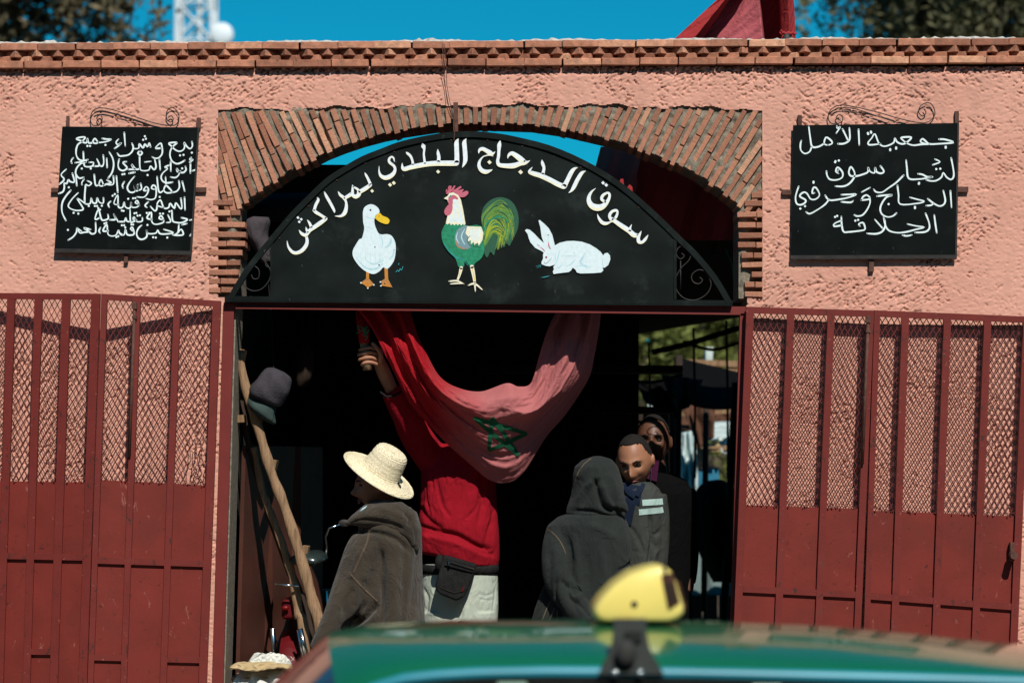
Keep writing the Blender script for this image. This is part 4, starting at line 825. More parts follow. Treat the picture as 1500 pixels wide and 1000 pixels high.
b = MB(); b.hexa([(-3.2, 0.62, 3.33), (0.52, 0.62, 3.31), (0.52, 0.62, 3.335), (-3.2, 0.62, 3.355)], [(-3.2, 5.2, 3.45), (0.52, 5.2, 3.43), (0.52, 5.2, 3.455), (-3.2, 5.2, 3.475)]); b.build('roof_sheet', M['dark'], hall)
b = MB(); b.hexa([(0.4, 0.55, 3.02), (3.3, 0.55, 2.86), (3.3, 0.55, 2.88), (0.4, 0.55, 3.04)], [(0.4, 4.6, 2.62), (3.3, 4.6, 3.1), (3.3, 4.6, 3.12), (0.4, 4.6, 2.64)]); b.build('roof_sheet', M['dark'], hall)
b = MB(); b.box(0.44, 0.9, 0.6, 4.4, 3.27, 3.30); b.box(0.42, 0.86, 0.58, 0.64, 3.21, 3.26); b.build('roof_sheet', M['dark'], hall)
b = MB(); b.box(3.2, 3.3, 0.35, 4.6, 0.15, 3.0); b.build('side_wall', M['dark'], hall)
for k, x in enumerate((-2.4, -1.2, -0.1)):
    b = MB(); b.box(x - .05, x + .05, 2.6, 2.7, 0.15, 3.35); b.build('roof_post', M['darkwood'], hall)
b = MB(); a = P(1049, 291, 0.8); b.box(a.x, a.x + 0.12, 0.8, 0.86, a.z - 0.028, a.z + 0.028); b.build('beam', M['plank'], hall)
b = MB(); b.box(P(1043, 0, .9).x, P(1049, 0, .9).x, 0.87, 0.93, 2.9, 3.4); b.build('roof_post', M['darkwood'], hall)
for (x0, x1, py, y, m) in [(700, 1000, 540, 2.2, 'darkwood'), (760, 990, 600, 3.0, 'darkwood')]:
    b = MB(); a = P(x0, py, y); c = P(x1, py, y); b.box(a.x, c.x, y, y + .3, a.z - 0.02, a.z + 0.02); b.build('shelf', M[m], hall)

# cloth helpers ------------------------------------------------------------
def fabric(name, c, v=0.12, rough=0.9, trans=0.0, bump=0.25, bs=600, wr=0.55, **k):
    M[name] = m = mat(name, c, rough, v, 7, bump=bump, bscale=bs, spec=0.1, trans=trans, **k)
    nt = m.node_tree; b = nt.nodes['Principled BSDF']; L = nt.links; old = b.inputs['Normal'].links[0].from_socket
    g = N(nt, 'ShaderNodeNewGeometry'); mp = N(nt, 'ShaderNodeMapping'); mp.inputs['Scale'].default_value = (1.5, 1.5, .8); mp.inputs['Rotation'].default_value = (0, .5, 0); L.new(g.outputs['Position'], mp.inputs[0])
    nz = N(nt, 'ShaderNodeTexNoise'); nz.inputs['Scale'].default_value = 11; nz.inputs['Detail'].default_value = 4; nz.inputs['Distortion'].default_value = 1.6; L.new(mp.outputs[0], nz.inputs['Vector'])
    bp = N(nt, 'ShaderNodeBump'); bp.inputs['Strength'].default_value = wr; bp.inputs['Distance'].default_value = 0.022; L.new(nz.outputs[0], bp.inputs['Height']); L.new(old, bp.inputs['Normal']); L.new(bp.outputs[0], b.inputs['Normal'])
fabric('grey_cloth', (0.06, 0.05, 0.056)); fabric('dkgreen_cloth', (0.04, 0.06, 0.055)); fabric('mauve_cloth', (0.075, 0.055, 0.06)); fabric('navy_cloth', (0.02, 0.025, 0.035))
fabric('white_rag', (0.62, 0.62, 0.56)); fabric('tarp_grey', (0.11, 0.15, 0.145)); fabric('tarp_white', (0.45, 0.52, 0.49), .3); fabric('tarp_brown', (0.085, 0.04, 0.024)); fabric('sheet_blue', (0.02, 0.11, 0.17), .3); fabric('sheet_white', (0.42, 0.52, 0.52), .35)
M['card'] = mat('cardboard', (0.42, 0.31, 0.16), 0.85, 0.15, 10)
def height_noise(seed):
    r = random.Random(seed); ks = [(r.uniform(-1, 1), r.uniform(-1, 1), r.uniform(0, 6)) for _ in range(5)]
    return lambda u, v, f: sum(math.sin(f * (a * u + c * v) * (1 + i * 0.6) + p) / (1 + i) for i, (a, c, p) in enumerate(ks)) / 2
def cloth_quad(name, quad, y0, y1, m, label, cat, nu=24, nv=24, amp=0.02, f=20, seed=0, sag=0.0, parent=None, wav=0.0, solid=0.003):
    """a hanging or stretched cloth spanning four pixel corners (tl, tr, br, bl); depth y0 at the top edge, y1 at the bottom edge"""
    h = height_noise(seed); b = MB(); vv = []
    for i in range(nu + 1):
        for k in range(nv + 1):
            u, v = i / nu, k / nv; x = lerp(lerp(quad[0][0], quad[1][0], u), lerp(quad[3][0], quad[2][0], u), v); y = lerp(lerp(quad[0][1], quad[1][1], u), lerp(quad[3][1], quad[2][1], u), v)
            yy = lerp(y0, y1, v); p = P(x, y, yy); p.y += amp * h(u * 1.0, v * 0.35, f) ; p.z -= sag * 4 * u * (1 - u) * v + wav * abs(math.sin(u * 9 + seed)) * v
            vv.append(p)
    b.add(vv, [(i * (nv + 1) + k, (i + 1) * (nv + 1) + k, (i + 1) * (nv + 1) + k + 1, i * (nv + 1) + k + 1) for i in range(nu) for k in range(nv)])
    o = b.build(name, m, parent, True)
    if solid:
        md = o.modifiers.new('thick', 'SOLIDIFY'); md.thickness = solid
    if label: tag(o, label, cat)
    return o
def blob_thing(name, rings, m, label, cat, amp=0.01, f=30, seed=0, n=32, parent=None, yscale=1):
    """rings: (px, py, rx px, ry metres, depth) from top to bottom"""
    b = MB(); h = height_noise(seed); rr = [(P(a, c, y), rx / sc(y), ry) for a, c, rx, ry, y in rings]
    cc = catmull([(*r[0], r[1], r[2]) for r in rr], 4); rings2 = [((c[0], c[1], c[2]), max(c[3], 0.003), max(c[4], 0.003)) for c in cc]
    b.loft(rings2, n, horiz=True)
    b.v = [(x + amp * h(z, y, f) * .6, y + amp * h(x, z, f), z + amp * .5 * h(x, y, f)) for x, y, z in b.v]
    o = b.build(name, m, parent, True)
    if label: tag(o, label, cat)
    return o
# items in the dark left of the doorway
M['cap_cloth'] = mat('ribbed_grey_cloth', (0.05, 0.045, 0.052), 0.95, 0.2, 20, bump=1.0, bscale=120, spec=0.05)
bg_ = thing('hanging_bundle', P(395, 600, 0.15), 'grey cloth bundle over a dark green rag, hanging behind the leaning poles', 'bundle')
blob_thing('cloth', [(408, 536, 8, .03, .15), (408, 541, 18, .05, .15), (404, 552, 22, .07, .15), (399, 565, 24, .08, .15), (392, 577, 25, .08, .15), (388, 588, 23, .07, .15), (386, 593, 15, .05, .15)], M['cap_cloth'], None, None, amp=0.007, f=30, seed=4, parent=bg_)
blob_thing('rag', [(386, 588, 20, .05, .17), (384, 600, 20, .07, .16), (387, 610, 18, .06, .16), (392, 614, 10, .04, .16)], M['dkgreen_cloth'], None, None, amp=0.012, f=40, seed=6, parent=bg_)
for o in bg_.children:
    for v in o.data.vertices: v.co.z -= 0.42 * v.co.x
b = MB(); b.tube([P(401, 540, .2), P(398, 470, .3), P(392, 400, .5)], 0.0025); b.build('cord', M['dark'], bg_)
blob_thing('brown_sack', [(446, 505, 5, .03, 1.0), (446, 515, 12, .05, 1.0), (444, 535, 14, .06, 1.0), (443, 555, 12, .05, 1.0), (440, 566, 6, .03, 1.0)], M['darkwood'], 'dark brown sack hanging in the gloom right of the grey bundle', 'sack', amp=0.01, f=30, seed=17)
blob_thing('cloth_bag', [(380, 318, 14, .04, .12), (378, 326, 19, .07, .12), (376, 345, 17, .07, .12), (384, 362, 14, .06, .12), (392, 385, 8, .04, .12)], M['grey_cloth'], 'mauve cloth bag stuffed between the brick arch and the left end of the black sign', 'bag', amp=0.008, f=26, seed=2)
blob_thing('dark_bundle', [(430, 285, 50, .05, .5), (425, 296, 62, .1, .5), (420, 312, 66, .1, .5), (410, 324, 50, .08, .5)], M['navy_cloth'], 'dark rolled cloth lying on the roof edge behind the left part of the arch', 'bundle', amp=0.02, f=14, seed=9)

# crate with rags and cardboard, bottom left of the doorway
ct = thing('rag_heap', P(385, 1166, -0.02), 'white rags and flattened cardboard heaped on a crate by the left door post', 'heap')
for k in range(4):
    for s_ in (-1, 1):
        b = MB(); c = P(388, 0, 0); z = 0.2 + k * 0.15; b.box(c.x - .15, c.x + .15, 0.02 + s_ * .14 - .008, 0.02 + s_ * .14 + .008, z, z + 0.1); b.build('slat', M['plank'], ct)
b = MB(); c = P(388, 0, 0); b.box(c.x - .15, c.x + .15, -.12, .16, .76, .775); b.build('crate_top', M['plank'], ct)
h = height_noise(31)
for nm, m, q, z0, am, sd in (('rag', 'white_rag', (-.165, .15, -.17, .15), 0.80, 0.02, 5), ('cardboard', 'card', (-.15, .13, -.20, .04), 0.842, 0.012, 8), ('rag', 'white_rag', (-.10, .12, -.03, .16), 0.875, 0.022, 12)):
    h = height_noise(sd); b = MB(); n_ = 18; vv = []
    for i in range(n_ + 1):
        for k in range(n_ + 1):
            x = lerp(q[0], q[1], i / n_) + 0.012 * math.sin(k * 1.7); y = lerp(q[2], q[3], k / n_) + 0.012 * math.sin(i * 1.3); e = max(abs(i / n_ - .5), abs(k / n_ - .5)) * 2
            vv.append((c.x + x, y, z0 + am * h(i / n_, k / n_, 12) - (0.10 * e ** 4 if m != 'card' else 0.02 * e ** 3)))
    b.add(vv, [(i * (n_ + 1) + k, (i + 1) * (n_ + 1) + k, (i + 1) * (n_ + 1) + k + 1, i * (n_ + 1) + k + 1) for i in range(n_) for k in range(n_)])
    o = b.build(nm, M[m], ct, m != 'card'); md = o.modifiers.new('thick', 'SOLIDIFY'); md.thickness = 0.006
b = MB(); rr = random.Random(2)
for k in range(60):
    a = P(rr.gauss(398, 14), 968 + rr.uniform(-2, 6), -0.05); b.tube([a, a + Vector((rr.uniform(-.02, .02), rr.uniform(-.01, .01), rr.uniform(0, .025)))], 0.0009, 3)
b.build('frayed_threads', M['white_rag'], ct, kind='stuff')

# ------------------------------------------------------------------ moped standing in the passage, seen from behind
M['rubber'] = mat('tyre_rubber', (0.03, 0.03, 0.028), 0.8, 0.2, 20); M['chrome'] = mat('chrome', (0.7, 0.75, 0.75), 0.15, 0.05, 5, metal=1.0); M['moped_red'] = mat('moped_red', (0.09, 0.003, 0.005), 0.5, 0.1, 8, spec=0.2)
M['seat'] = mat('seat_vinyl', (0.02, 0.03, 0.028), 0.25, 0.2, 20, spec=0.6); M['lens'] = mat('red_lens', (0.14, 0.004, 0.004), 0.4, 0.05, 5, spec=0.2)
my = 0.50; mp_ = thing('moped', P(428, 1150, my), 'red moped with black seat and chrome shocks parked behind the leaning poles', 'moped')
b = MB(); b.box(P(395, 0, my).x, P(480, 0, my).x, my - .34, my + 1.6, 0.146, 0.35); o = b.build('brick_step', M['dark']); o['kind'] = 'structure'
tx0 = P(428, 0, my).x
wz = 0.15 + 0.20 + 0.30
def wheel(yc, x):
    b = MB(); n_ = 40
    pts = [(x, yc + 0.245 * math.cos(2 * math.pi * k / n_), wz + 0.245 * math.sin(2 * math.pi * k / n_)) for k in range(n_ + 1)]
    b.tube(pts, 0.033, 10); wo = b.build('wheel', M['rubber'], mp_, True)
    b = MB()      # tread blocks
    for k in range(46):
        a = 2 * math.pi * k / 46
        for sx in (-1, 1):
            c = Vector((x + sx * 0.014, yc + 0.275 * math.cos(a + sx * .03), wz + 0.275 * math.sin(a + sx * .03))); r_ = Vector((0, math.cos(a), math.sin(a))); t_ = Vector((sx * .5, -math.sin(a), math.cos(a))).normalized(); s_ = Vector((1, 0, 0))
            q = [c + s_ * u * .012 + t_ * v * .011 for u, v in ((-1, -1), (1, -1), (1, 1), (-1, 1))]; b.hexa([p - r_ * .01 for p in q], [p + r_ * .007 for p in q])
    b.build('tread', M['rubber'], wo)
    b = MB(); b.tube([(x, yc + 0.215 * math.cos(2 * math.pi * k / 30), wz + 0.215 * math.sin(2 * math.pi * k / 30)) for k in range(31)], 0.012, 6)
    for k in range(18):
        a = 2 * math.pi * k / 18; b.tube([(x + (0.02 if k % 2 else -0.02), yc, wz), (x, yc + 0.21 * math.cos(a), wz + 0.21 * math.sin(a))], 0.0015, 4)
    b.tube([(x - .05, yc, wz), (x + .05, yc, wz)], 0.02, 8); b.build('rim', M['chrome'], wo, True)
wheel(my, tx0); wheel(my + 1.15, tx0 + 0.1)
b = MB()
for k in range(14):
    a0, a1 = math.radians(60 + k * 9), math.radians(60 + (k + 1) * 9); q = [(tx0 + sx * .045, my + r_ * math.cos(a), wz + r_ * math.sin(a)) for a in (a0, a1) for sx, r_ in ((-1, .305), (0, .325), (1, .305))]
    b.add(q, [(0, 1, 4, 3), (1, 2, 5, 4)])
b.build('mudguard', M['moped_red'], mp_, True)
b = MB(); b.box(tx0 - .035, tx0 + .045, my - .22, my + .5, 1.03, 1.13); o = b.build('body_shell', M['moped_red'], mp_, False); md = o.modifiers.new('b', 'BEVEL'); md.width = .02; md.segments = 3
b = MB(); a = P(418, 890, my - .24); b.ball(a, (.018, .01, .012)); b.build('tail_light', M['lens'], mp_, True)
b = MB(); a = P(455, 818, my - .1); b.loft([((a.x - .02, my - .32, a.z - .01), .06, .02), ((a.x - .01, my - .28, a.z), .085, .032), ((a.x, my - .1, a.z + .005), .09, .036), ((a.x, my + .25, a.z), .06, .035), ((a.x, my + .35, a.z - .02), .04, .02)], 18, ref=(0, 0, 1)); b.build('saddle', M['seat'], mp_, True)
b = MB()
for dx in (-.09, .10): b.tube([(tx0 + dx, my - .1, .98), (tx0 + dx + .01, my - .02, wz)], 0.013, 8)
b.build('frame_stay', M['chrome'], mp_, True)
b = MB(); b.tube([P(440, 920, my - .35), P(452, 972, my - .35)], 0.012, 8); b.build('shock_absorber', M['chrome'], mp_, True); b = MB(); b.tube([P(436, 922, my - .33), P(447, 975, my - .33)], 0.007, 8); b.build('shock_absorber', M['chrome'], mp_, True)
b = MB()
for k in range(4): b.tube([P(404, 855 + k * 0, my - .3 + k * .09), P(438, 858, my - .3 + k * .09)], 0.006, 6)
b.tube([P(404, 855, my - .3), P(404, 855, my + .1)], 0.006, 6); b.build('luggage_rack', M['chrome'], mp_, True)
b = MB(); hy = my + .95; b.tube([(tx0 + .02 - .28, hy, 1.17), (tx0 + .1 - .1, hy + .05, 1.12), (tx0 + .1 + .1, hy + .05, 1.12), (tx0 + .1 + .28, hy, 1.17)], 0.012, 8); b.tube([(tx0 + .1, hy + .05, 1.12), (tx0 + .1, my + 1.15, wz)], 0.02, 8); b.build('handlebar', M['chrome'], mp_, True)
b = MB(); b.tube([P(477, 820, .5), P(479, 800, .5), P(477, 786, .5), P(482, 773, .5), P(498, 768, .5)], 0.006, 6); b.build('mirror_stem', M['chrome'], mp_, True)
b = MB(); b.ball(P(504, 766, .5), (.03, .008, .02)); b.build('mirror', M['iron'], mp_, True)
# ------------------------------------------------------------------ flags
def flagmat(name, a, bcol, x0, x1, trans=0.3, patch=None):
    """faded cloth: the dye goes from colour a to colour b across the cloth (u attribute), blotched"""
    m, nt, b = newmat(name); L = nt.links
    at = N(nt, 'ShaderNodeAttribute'); at.attribute_name = 'fade'
    tc = N(nt, 'ShaderNodeTexCoord'); nz = N(nt, 'ShaderNodeTexNoise'); nz.inputs['Scale'].default_value = 7; nz.inputs['Detail'].default_value = 5; L.new(tc.outputs['Object'], nz.inputs['Vector'])
    ad = N(nt, 'ShaderNodeMath', operation='MULTIPLY_ADD'); L.new(nz.outputs[0], ad.inputs[0]); ad.inputs[1].default_value = 0.5; L.new(at.outputs['Fac'], ad.inputs[2])
    mr = N(nt, 'ShaderNodeMapRange'); mr.inputs[1].default_value = 0.35; mr.inputs[2].default_value = 0.95; L.new(ad.outputs[0], mr.inputs[0])
    mc = N(nt, 'ShaderNodeMix', data_type='RGBA'); mc.inputs[6].default_value = (*a, 1); mc.inputs[7].default_value = (*bcol, 1); L.new(mr.outputs[0], mc.inputs[0])
    L.new(mc.outputs[2], b.inputs['Base Color']); b.inputs['Roughness'].default_value = 0.75; b.inputs['Specular IOR Level'].default_value = 0.12
    wv = N(nt, 'ShaderNodeTexNoise'); wv.inputs['Scale'].default_value = 30; wv.inputs['Detail'].default_value = 5; wv.inputs['Distortion'].default_value = 1.5
    L.new(tc.outputs['Object'], wv.inputs['Vector'])
    bp = N(nt, 'ShaderNodeBump'); bp.inputs['Strength'].default_value = 0.5; bp.inputs['Distance'].default_value = 0.012; L.new(wv.outputs[0], bp.inputs['Height']); L.new(bp.outputs[0], b.inputs['Normal'])
    tr = N(nt, 'ShaderNodeBsdfTranslucent'); L.new(mc.outputs[2], tr.inputs[0]); ms = N(nt, 'ShaderNodeMixShader'); ms.inputs[0].default_value = trans
    L.new(b.outputs[0], ms.inputs[1]); L.new(tr.outputs[0], ms.inputs[2]); L.new(ms.outputs[0], nt.nodes['Material Output'].inputs[0]); return m
M['flag'] = flagmat('faded_flag_cloth', (0.42, 0.012, 0.02), (0.50, 0.16, 0.16), 0, 1, 0.28)
M['star'] = mat('flag_star_green', (0.010, 0.12, 0.055), 0.8, 0.2, 30, trans=0.2)
TOP = [(600, 452), (612, 490), (626, 520), (645, 552), (672, 568), (705, 573), (742, 561), (760, 566), (778, 560), (790, 520), (803, 480), (817, 452)]
BOT = [(522, 452), (545, 482), (572, 535), (600, 590), (628, 622), (655, 650), (690, 681), (718, 703), (745, 706), (768, 690), (800, 640), (830, 605), (862, 555), (871, 520), (878, 480), (881, 452)]
tp, bt = catmull(TOP, 8), catmull(BOT, 8)
def along(L, u):
    d = [0]
    for k in range(1, len(L)): d.append(d[-1] + math.dist(L[k - 1], L[k]))
    s = u * d[-1]; return np.interp(s, d, [p[0] for p in L]), np.interp(s, d, [p[1] for p in L])
hn = height_noise(77); hn2 = height_noise(78)
def flagS(u, v):
    a = along(tp, u); c = along(bt, u); x = lerp(a[0], c[0], v); y = lerp(a[1], c[1], v)
    # depth: inner edge hangs behind, rolls forward at v=.22, lower cloth falls back
    base = 0.10 + 0.13 * min(1, u * 1.35)
    mid = 1 - abs(2 * u - 1) ** 2.5; V0 = 0.24 + 0.42 * max(0, min(1, (u - 0.55) / 0.22)); roll = math.sin(min(v / V0, 1) * math.pi / 2)
    yy = base - (0.02 + 0.09 * mid) * roll + 0.26 * min(1, mid * 1.25) * max(0, (v - V0) / (1 - V0)) ** 0.9 * (0.35 + 0.65 * max(0, min(1, (u - .12) / .3)) * max(0, min(1, (.98 - u) / .2)))
    sw = math.sin(math.pi * u)
    # long folds running along the drape, fanning from the two hanging ends
    yy += 0.020 * (1.1 - 0.75 * sw) * math.sin(v * 17 + 2.5 * u + 1.0) + 0.012 * sw * math.sin(v * 26 - 9 * u) * max(0, 1 - 1.2 * v)
    yy += 0.010 * hn(u * 2.2, v, 9) + 0.006 * hn2(u * 3, v * 2, 22) + 0.007 * (abs(math.sin(v * 21 + 5 * hn(u * 1.5, v, 6) + 3 * u)) - .5) * (0.4 + 0.6 * mid) + 0.0035 * (abs(math.sin(v * 47 - 20 * u + 4 * hn2(u, v, 7))) - .5)
    yy += 0.030 * math.exp(-((u - 0.60) / 0.05) ** 2) * math.exp(-(v / 0.5) ** 2) * -1
    ends = abs(2 * u - 1); yy += 0.06 * max(0, ends - 0.75) * 4 * 0.5
    return P(x, y, yy), x, y
def surf(name, fn, nu, nv, m, parent, fade=None, thick=0):
    b = MB(); vv = []; fd = []
    for i in range(nu + 1):
        for k in range(nv + 1):
            p, x, y = fn(i / nu, k / nv); vv.append(p); fd.append(fade(i / nu, k / nv, x, y) if fade else 0)
    b.add(vv, [(i * (nv + 1) + k, (i + 1) * (nv + 1) + k, (i + 1) * (nv + 1) + k + 1, i * (nv + 1) + k + 1) for i in range(nu) for k in range(nv)])
    o = b.build(name, m, parent, True); at = o.data.attributes.new('fade', 'FLOAT', 'POINT'); at.data.foreach_set('value', fd); return o
fl = thing('draped_flag', P(700, 452, 0.2), 'faded red flag with a green star hanging in a deep swag below the sign', 'flag')
fade1 = lambda u, v, x, y: max(0, min(1, (x - 610) / 150)) * (1 - 0.1 * v)
surf('cloth', flagS, 200, 80, M['flag'], fl, fade1)
# the two hanging ends go up behind the sign to the roof edge
def endL(u, v): x = lerp(lerp(522, 600, u), lerp(500, 565, u), v); y = lerp(452, 300, v); return P(x, y, 0.23 + 0.02 * math.sin(u * 14)), x, y
def endR(u, v): x = lerp(lerp(817, 881, u), lerp(880, 950, u), v); y = lerp(452, 215, v); return P(x, y, 0.23 + 0.02 * math.sin(u * 13 + 1) + 0.25 * v), x, y
surf('hanging_end', endL, 30, 20, M['flag'], fl, lambda u, v, x, y: 0); surf('hanging_end', endR, 30, 20, M['flag'], fl, lambda u, v, x, y: .8)
# lower back part of the cloth left of the star hangs behind (dark red V at the left)
# star: five strips woven as a pentagram, laid on the cloth
inv = []
for i in range(161):
    for k in range(61):
        p, x, y = flagS(i / 160, k / 60); inv.append((x, y, i / 160, k / 60))
inv = np.array(inv)
def uv_of(x, y):
    d = (inv[:, 0] - x) ** 2 + (inv[:, 1] - y) ** 2; j = np.argsort(d)[:4]; w_ = 1 / (d[j] + 0.05); w_ /= w_.sum(); return float((inv[j, 2] * w_).sum()), float((inv[j, 3] * w_).sum())
bvf = None
def star(points, wpx, depth_fn, name, parent):
    b = MB(); n_ = 26
    for a, c in ((0, 2), (2, 4), (4, 1), (1, 3), (3, 0)):
        A, C = points[a], points[c]; l = math.dist(A, C); nx_, ny_ = -(C[1] - A[1]) / l, (C[0] - A[0]) / l; vv = []
        for i in range(n_ + 1):
            t = i / n_; x, y = lerp(A[0], C[0], t), lerp(A[1], C[1], t)
            ww = wpx * (0.75 + 0.25 * math.sin(math.pi * t))
            for s_ in (-1, 0, 1): vv.append(depth_fn(x + nx_ * s_ * ww / 2, y + ny_ * s_ * ww / 2))
        b.add(vv, [(3 * i + s_, 3 * i + 3 + s_, 3 * i + 4 + s_, 3 * i + 1 + s_) for i in range(n_) for s_ in (0, 1)])
    return b.build(name, M['star'], parent, True)
def bvh_of(o):
    dg = bpy.context.evaluated_depsgraph_get(); dg.update(); me = o.data; off = W[o.name]
    return BVHTree.FromPolygons([v.co + off for v in me.vertices], [tuple(p.vertices) for p in me.polygons])
CAM = Vector((0, CAMY, CAMZ))
def cast(bv, px, py, eps=0.003):
    d = (P(px, py, 0) - CAM).normalized(); h_ = bv.ray_cast(CAM, d)
    return None if h_[0] is None else h_[0] - d * eps
bvf = bvh_of([o for o in bpy.data.objects if o.name == 'cloth' or o.name.startswith('cloth.')][-1])
for o in fl.children:
    if o.name.startswith('cloth'): bvf = bvh_of(o)
def on_flag(x, y):
    p = cast(bvf, x, y, 0.004)
    return p if p is not None else P(x, y, 0.1)
star([(694, 612), (728, 612), (771, 636), (757, 667), (717, 661)][0:1] + [(721, 611), (772, 635), (760, 667), (716, 660)], 6.3, on_flag, 'star', fl)

# big cloth knotted above the wall; it carries on down behind the arch
M['flag2'] = flagmat('weathered_awning_cloth', (0.36, 0.035, 0.035), (0.45, 0.105, 0.12), 0, 1, 0.12)
ta = thing('knotted_awning', P(1080, 60, 0.75), 'dusty red and pink cloth rising above the cornice, tied to a dark pipe', 'awning')
prof = [(946, 1045, .95), (985, 1045 + 7, .60), (1011, 1058, .55), (1026, 1066, .88), (1075, 1090, .72), (1118, 1112, .66), (1121, 1114, 1.0), (1146, 1143, 1.05), (1149, 1144, .62), (1160, 1158, .58), (1166, 1163, .74)]
prof = [(983, 1050, .62), (1012, 1062, .58), (1027, 1070, .80), (1031, 1072, .80), (1075, 1092, .70), (1118, 1112, .66), (1121, 1114, .95), (1144, 1141, .98), (1146, 1143, .66), (1157, 1155, .60), (1166, 1163, .70)]
def awn(u, v):
    s = u * (len(prof) - 1); i = min(int(s), len(prof) - 2); t = s - i
    xb = lerp(prof[i][0], prof[i + 1][0], t); xt = lerp(prof[i][1], prof[i + 1][1], t); yy = lerp(prof[i][2], prof[i + 1][2], t)
    py = lerp(62, -110, v); x = xb + (xt - xb) * (62 - py) / 62 * (1 if py > -30 else 1)
    return P(min(max(x, 0), 1200), py, yy + 0.012 * hn(u * 4, v * 2, 12) + 0.004 * hn2(u * 6, v * 3, 25)), x, py
surf('cloth', awn, 160, 60, M['flag2'], ta, lambda u, v, x, y: 1.0 if 0.25 < u < 0.6 else 0.0)
def awn2(u, v):
    s = u * (len(prof) - 1); i = min(int(s), len(prof) - 2); t = s - i; yy = lerp(prof[i][2], prof[i + 1][2], t); py = lerp(62, 352, v); x = lerp(983, 1150, u) - 75 * v
    return P(x, py, 0.42 + 0.3 * (yy - .58) + 0.015 * math.sin(u * 16 + v * 2)), x, py
surf('lower_cloth', awn2, 80, 40, M['flag2'], ta, lambda u, v, x, y: 0)
b = MB(); b.tube([P(1150, 75, .7), P(1150, 30, .7), P(1150, -130, .7)], .012, 10); b.build('pipe', M['iron'], ta, True)
b = MB(); b.tube([P(1152, 68, .62), P(1152, 50, .62)], .028, 12); b.build('pipe_sleeve', M['iron'], ta, True)
b = MB(); b.tube([P(x, 49 + 1.5 * math.sin(x), .60) for x in np.linspace(1146, 1166, 10)], .008, 8); b.tube([P(1148, 50, .6), P(1144, 44, .6), P(1142, 48, .6), P(1147, 52, .6), P(1143, 60, .6)], .004, 6); b.build('knot', M['flag2'], ta, True)

for (pts, lab) in (([(905, 274), (909, 262), (913, 262), (914, 270), (911, 278)], 'higher of two small red pennant tips behind the right shoulder of the sign'), ([(917, 277), (922, 270), (926, 273), (927, 280), (923, 284)], 'lower of two small red pennant tips behind the right shoulder of the sign')):
    b = MB(); q = [P(x, y, .12) for x, y in pts]; n_ = len(q); b.add(q + [p + Vector((0, .006, 0)) for p in q], [tuple(range(n_)), tuple(range(n_, 2 * n_))[::-1]] + [(i, (i + 1) % n_, n_ + (i + 1) % n_, n_ + i) for i in range(n_)])
    a = P(pts[0][0] + 1, pts[0][1], .123); b.tube([a, a - Vector((0, 0, .3))], .003, 5); o = b.build('pennant', M['flag2'], None); tag(o, lab, 'pennant')

# ------------------------------------------------------------------ people
def finish(mb, name, mats, parent, voxel=0.007, smooth_it=4, creases=(), noise=0.0, seed=0, fn=None, extra=None):
    """merge overlapping volumes into one skin, then press folds into it"""
    me, org = mb.mesh(mats, (0, 0, 0), True, name)
    tmp = bpy.data.objects.new('tmp', me); COL.objects.link(tmp)
    rm = tmp.modifiers.new('r', 'REMESH'); rm.mode = 'VOXEL'; rm.voxel_size = voxel; rm.use_smooth_shade = True
    sm = tmp.modifiers.new('s', 'SMOOTH'); sm.iterations = smooth_it; sm.factor = 0.5
    dg = bpy.context.evaluated_depsgraph_get(); dg.update()
    nm = bpy.data.meshes.new_from_object(tmp.evaluated_get(dg)); bpy.data.objects.remove(tmp)
    n = len(nm.vertices); co = np.empty(n * 3); nm.vertices.foreach_get('co', co); co = co.reshape(-1, 3)
    no = np.empty(n * 3); nm.vertices.foreach_get('normal', no); no = no.reshape(-1, 3)
    s_ = FPX / (co[:, 1] - CAMY); px = 750 + co[:, 0] * s_; py = 690 - (co[:, 2] - CAMZ) * s_
    d = np.zeros(n)
    for pts, wd, amp in creases:           # polyline in the picture, half width in px, depth in metres (negative = groove)
        q = np.array(catmull(pts, 4), dtype=float); best = np.full(n, 1e9); tt = np.zeros(n)
        for k in range(len(q) - 1):
            a, c = q[k], q[k + 1]; ab = c - a; l2 = (ab ** 2).sum() + 1e-9
            t = np.clip(((px - a[0]) * ab[0] + (py - a[1]) * ab[1]) / l2, 0, 1)
            dd = np.hypot(px - a[0] - t * ab[0], py - a[1] - t * ab[1]); m_ = dd < best; best[m_] = dd[m_]; tt[m_] = ((k + t) / (len(q) - 1))[m_]
        d += 1.5 * amp * np.exp(-(best / wd) ** 2) * np.clip(np.minimum(tt, 1 - tt) * 5 + 0.15, 0, 1) * (no[:, 1] < 0.2)
    if noise:
        r = random.Random(seed)
        for k in range(7):
            f = Vector((r.uniform(-1, 1), r.uniform(-1, 1), r.uniform(-.35, .35))) * r.uniform(18, 60); ph = r.uniform(0, 6)
            d += noise * np.sin(co @ np.array(f) + ph) / (1 + 0.3 * k)
    if fn: d += fn(co, px, py)
    co = co + no * d[:, None]
    nm.vertices.foreach_set('co', co.ravel()); nm.update()
    nm.materials.clear()
    for m in (mats if isinstance(mats, (list, tuple)) else [mats]): nm.materials.append(m)
    nm.polygons.foreach_set('use_smooth', [True] * len(nm.polygons)); nm.polygons.foreach_set('material_index', [0] * len(nm.polygons))
    c = Vector(co.mean(0)); co2 = co - np.array(c); nm.vertices.foreach_set('co', co2.ravel()); nm.update(); nm.name = name
    return link(name, nm, parent, c)
def rpx(lst, y, horiz=False):      # rings from pixels: (px, py, half width px, depth radius m, [y])
    return [(P(r[0], r[1], r[4] if len(r) > 4 else y), r[2] / sc(y), r[3]) for r in lst]
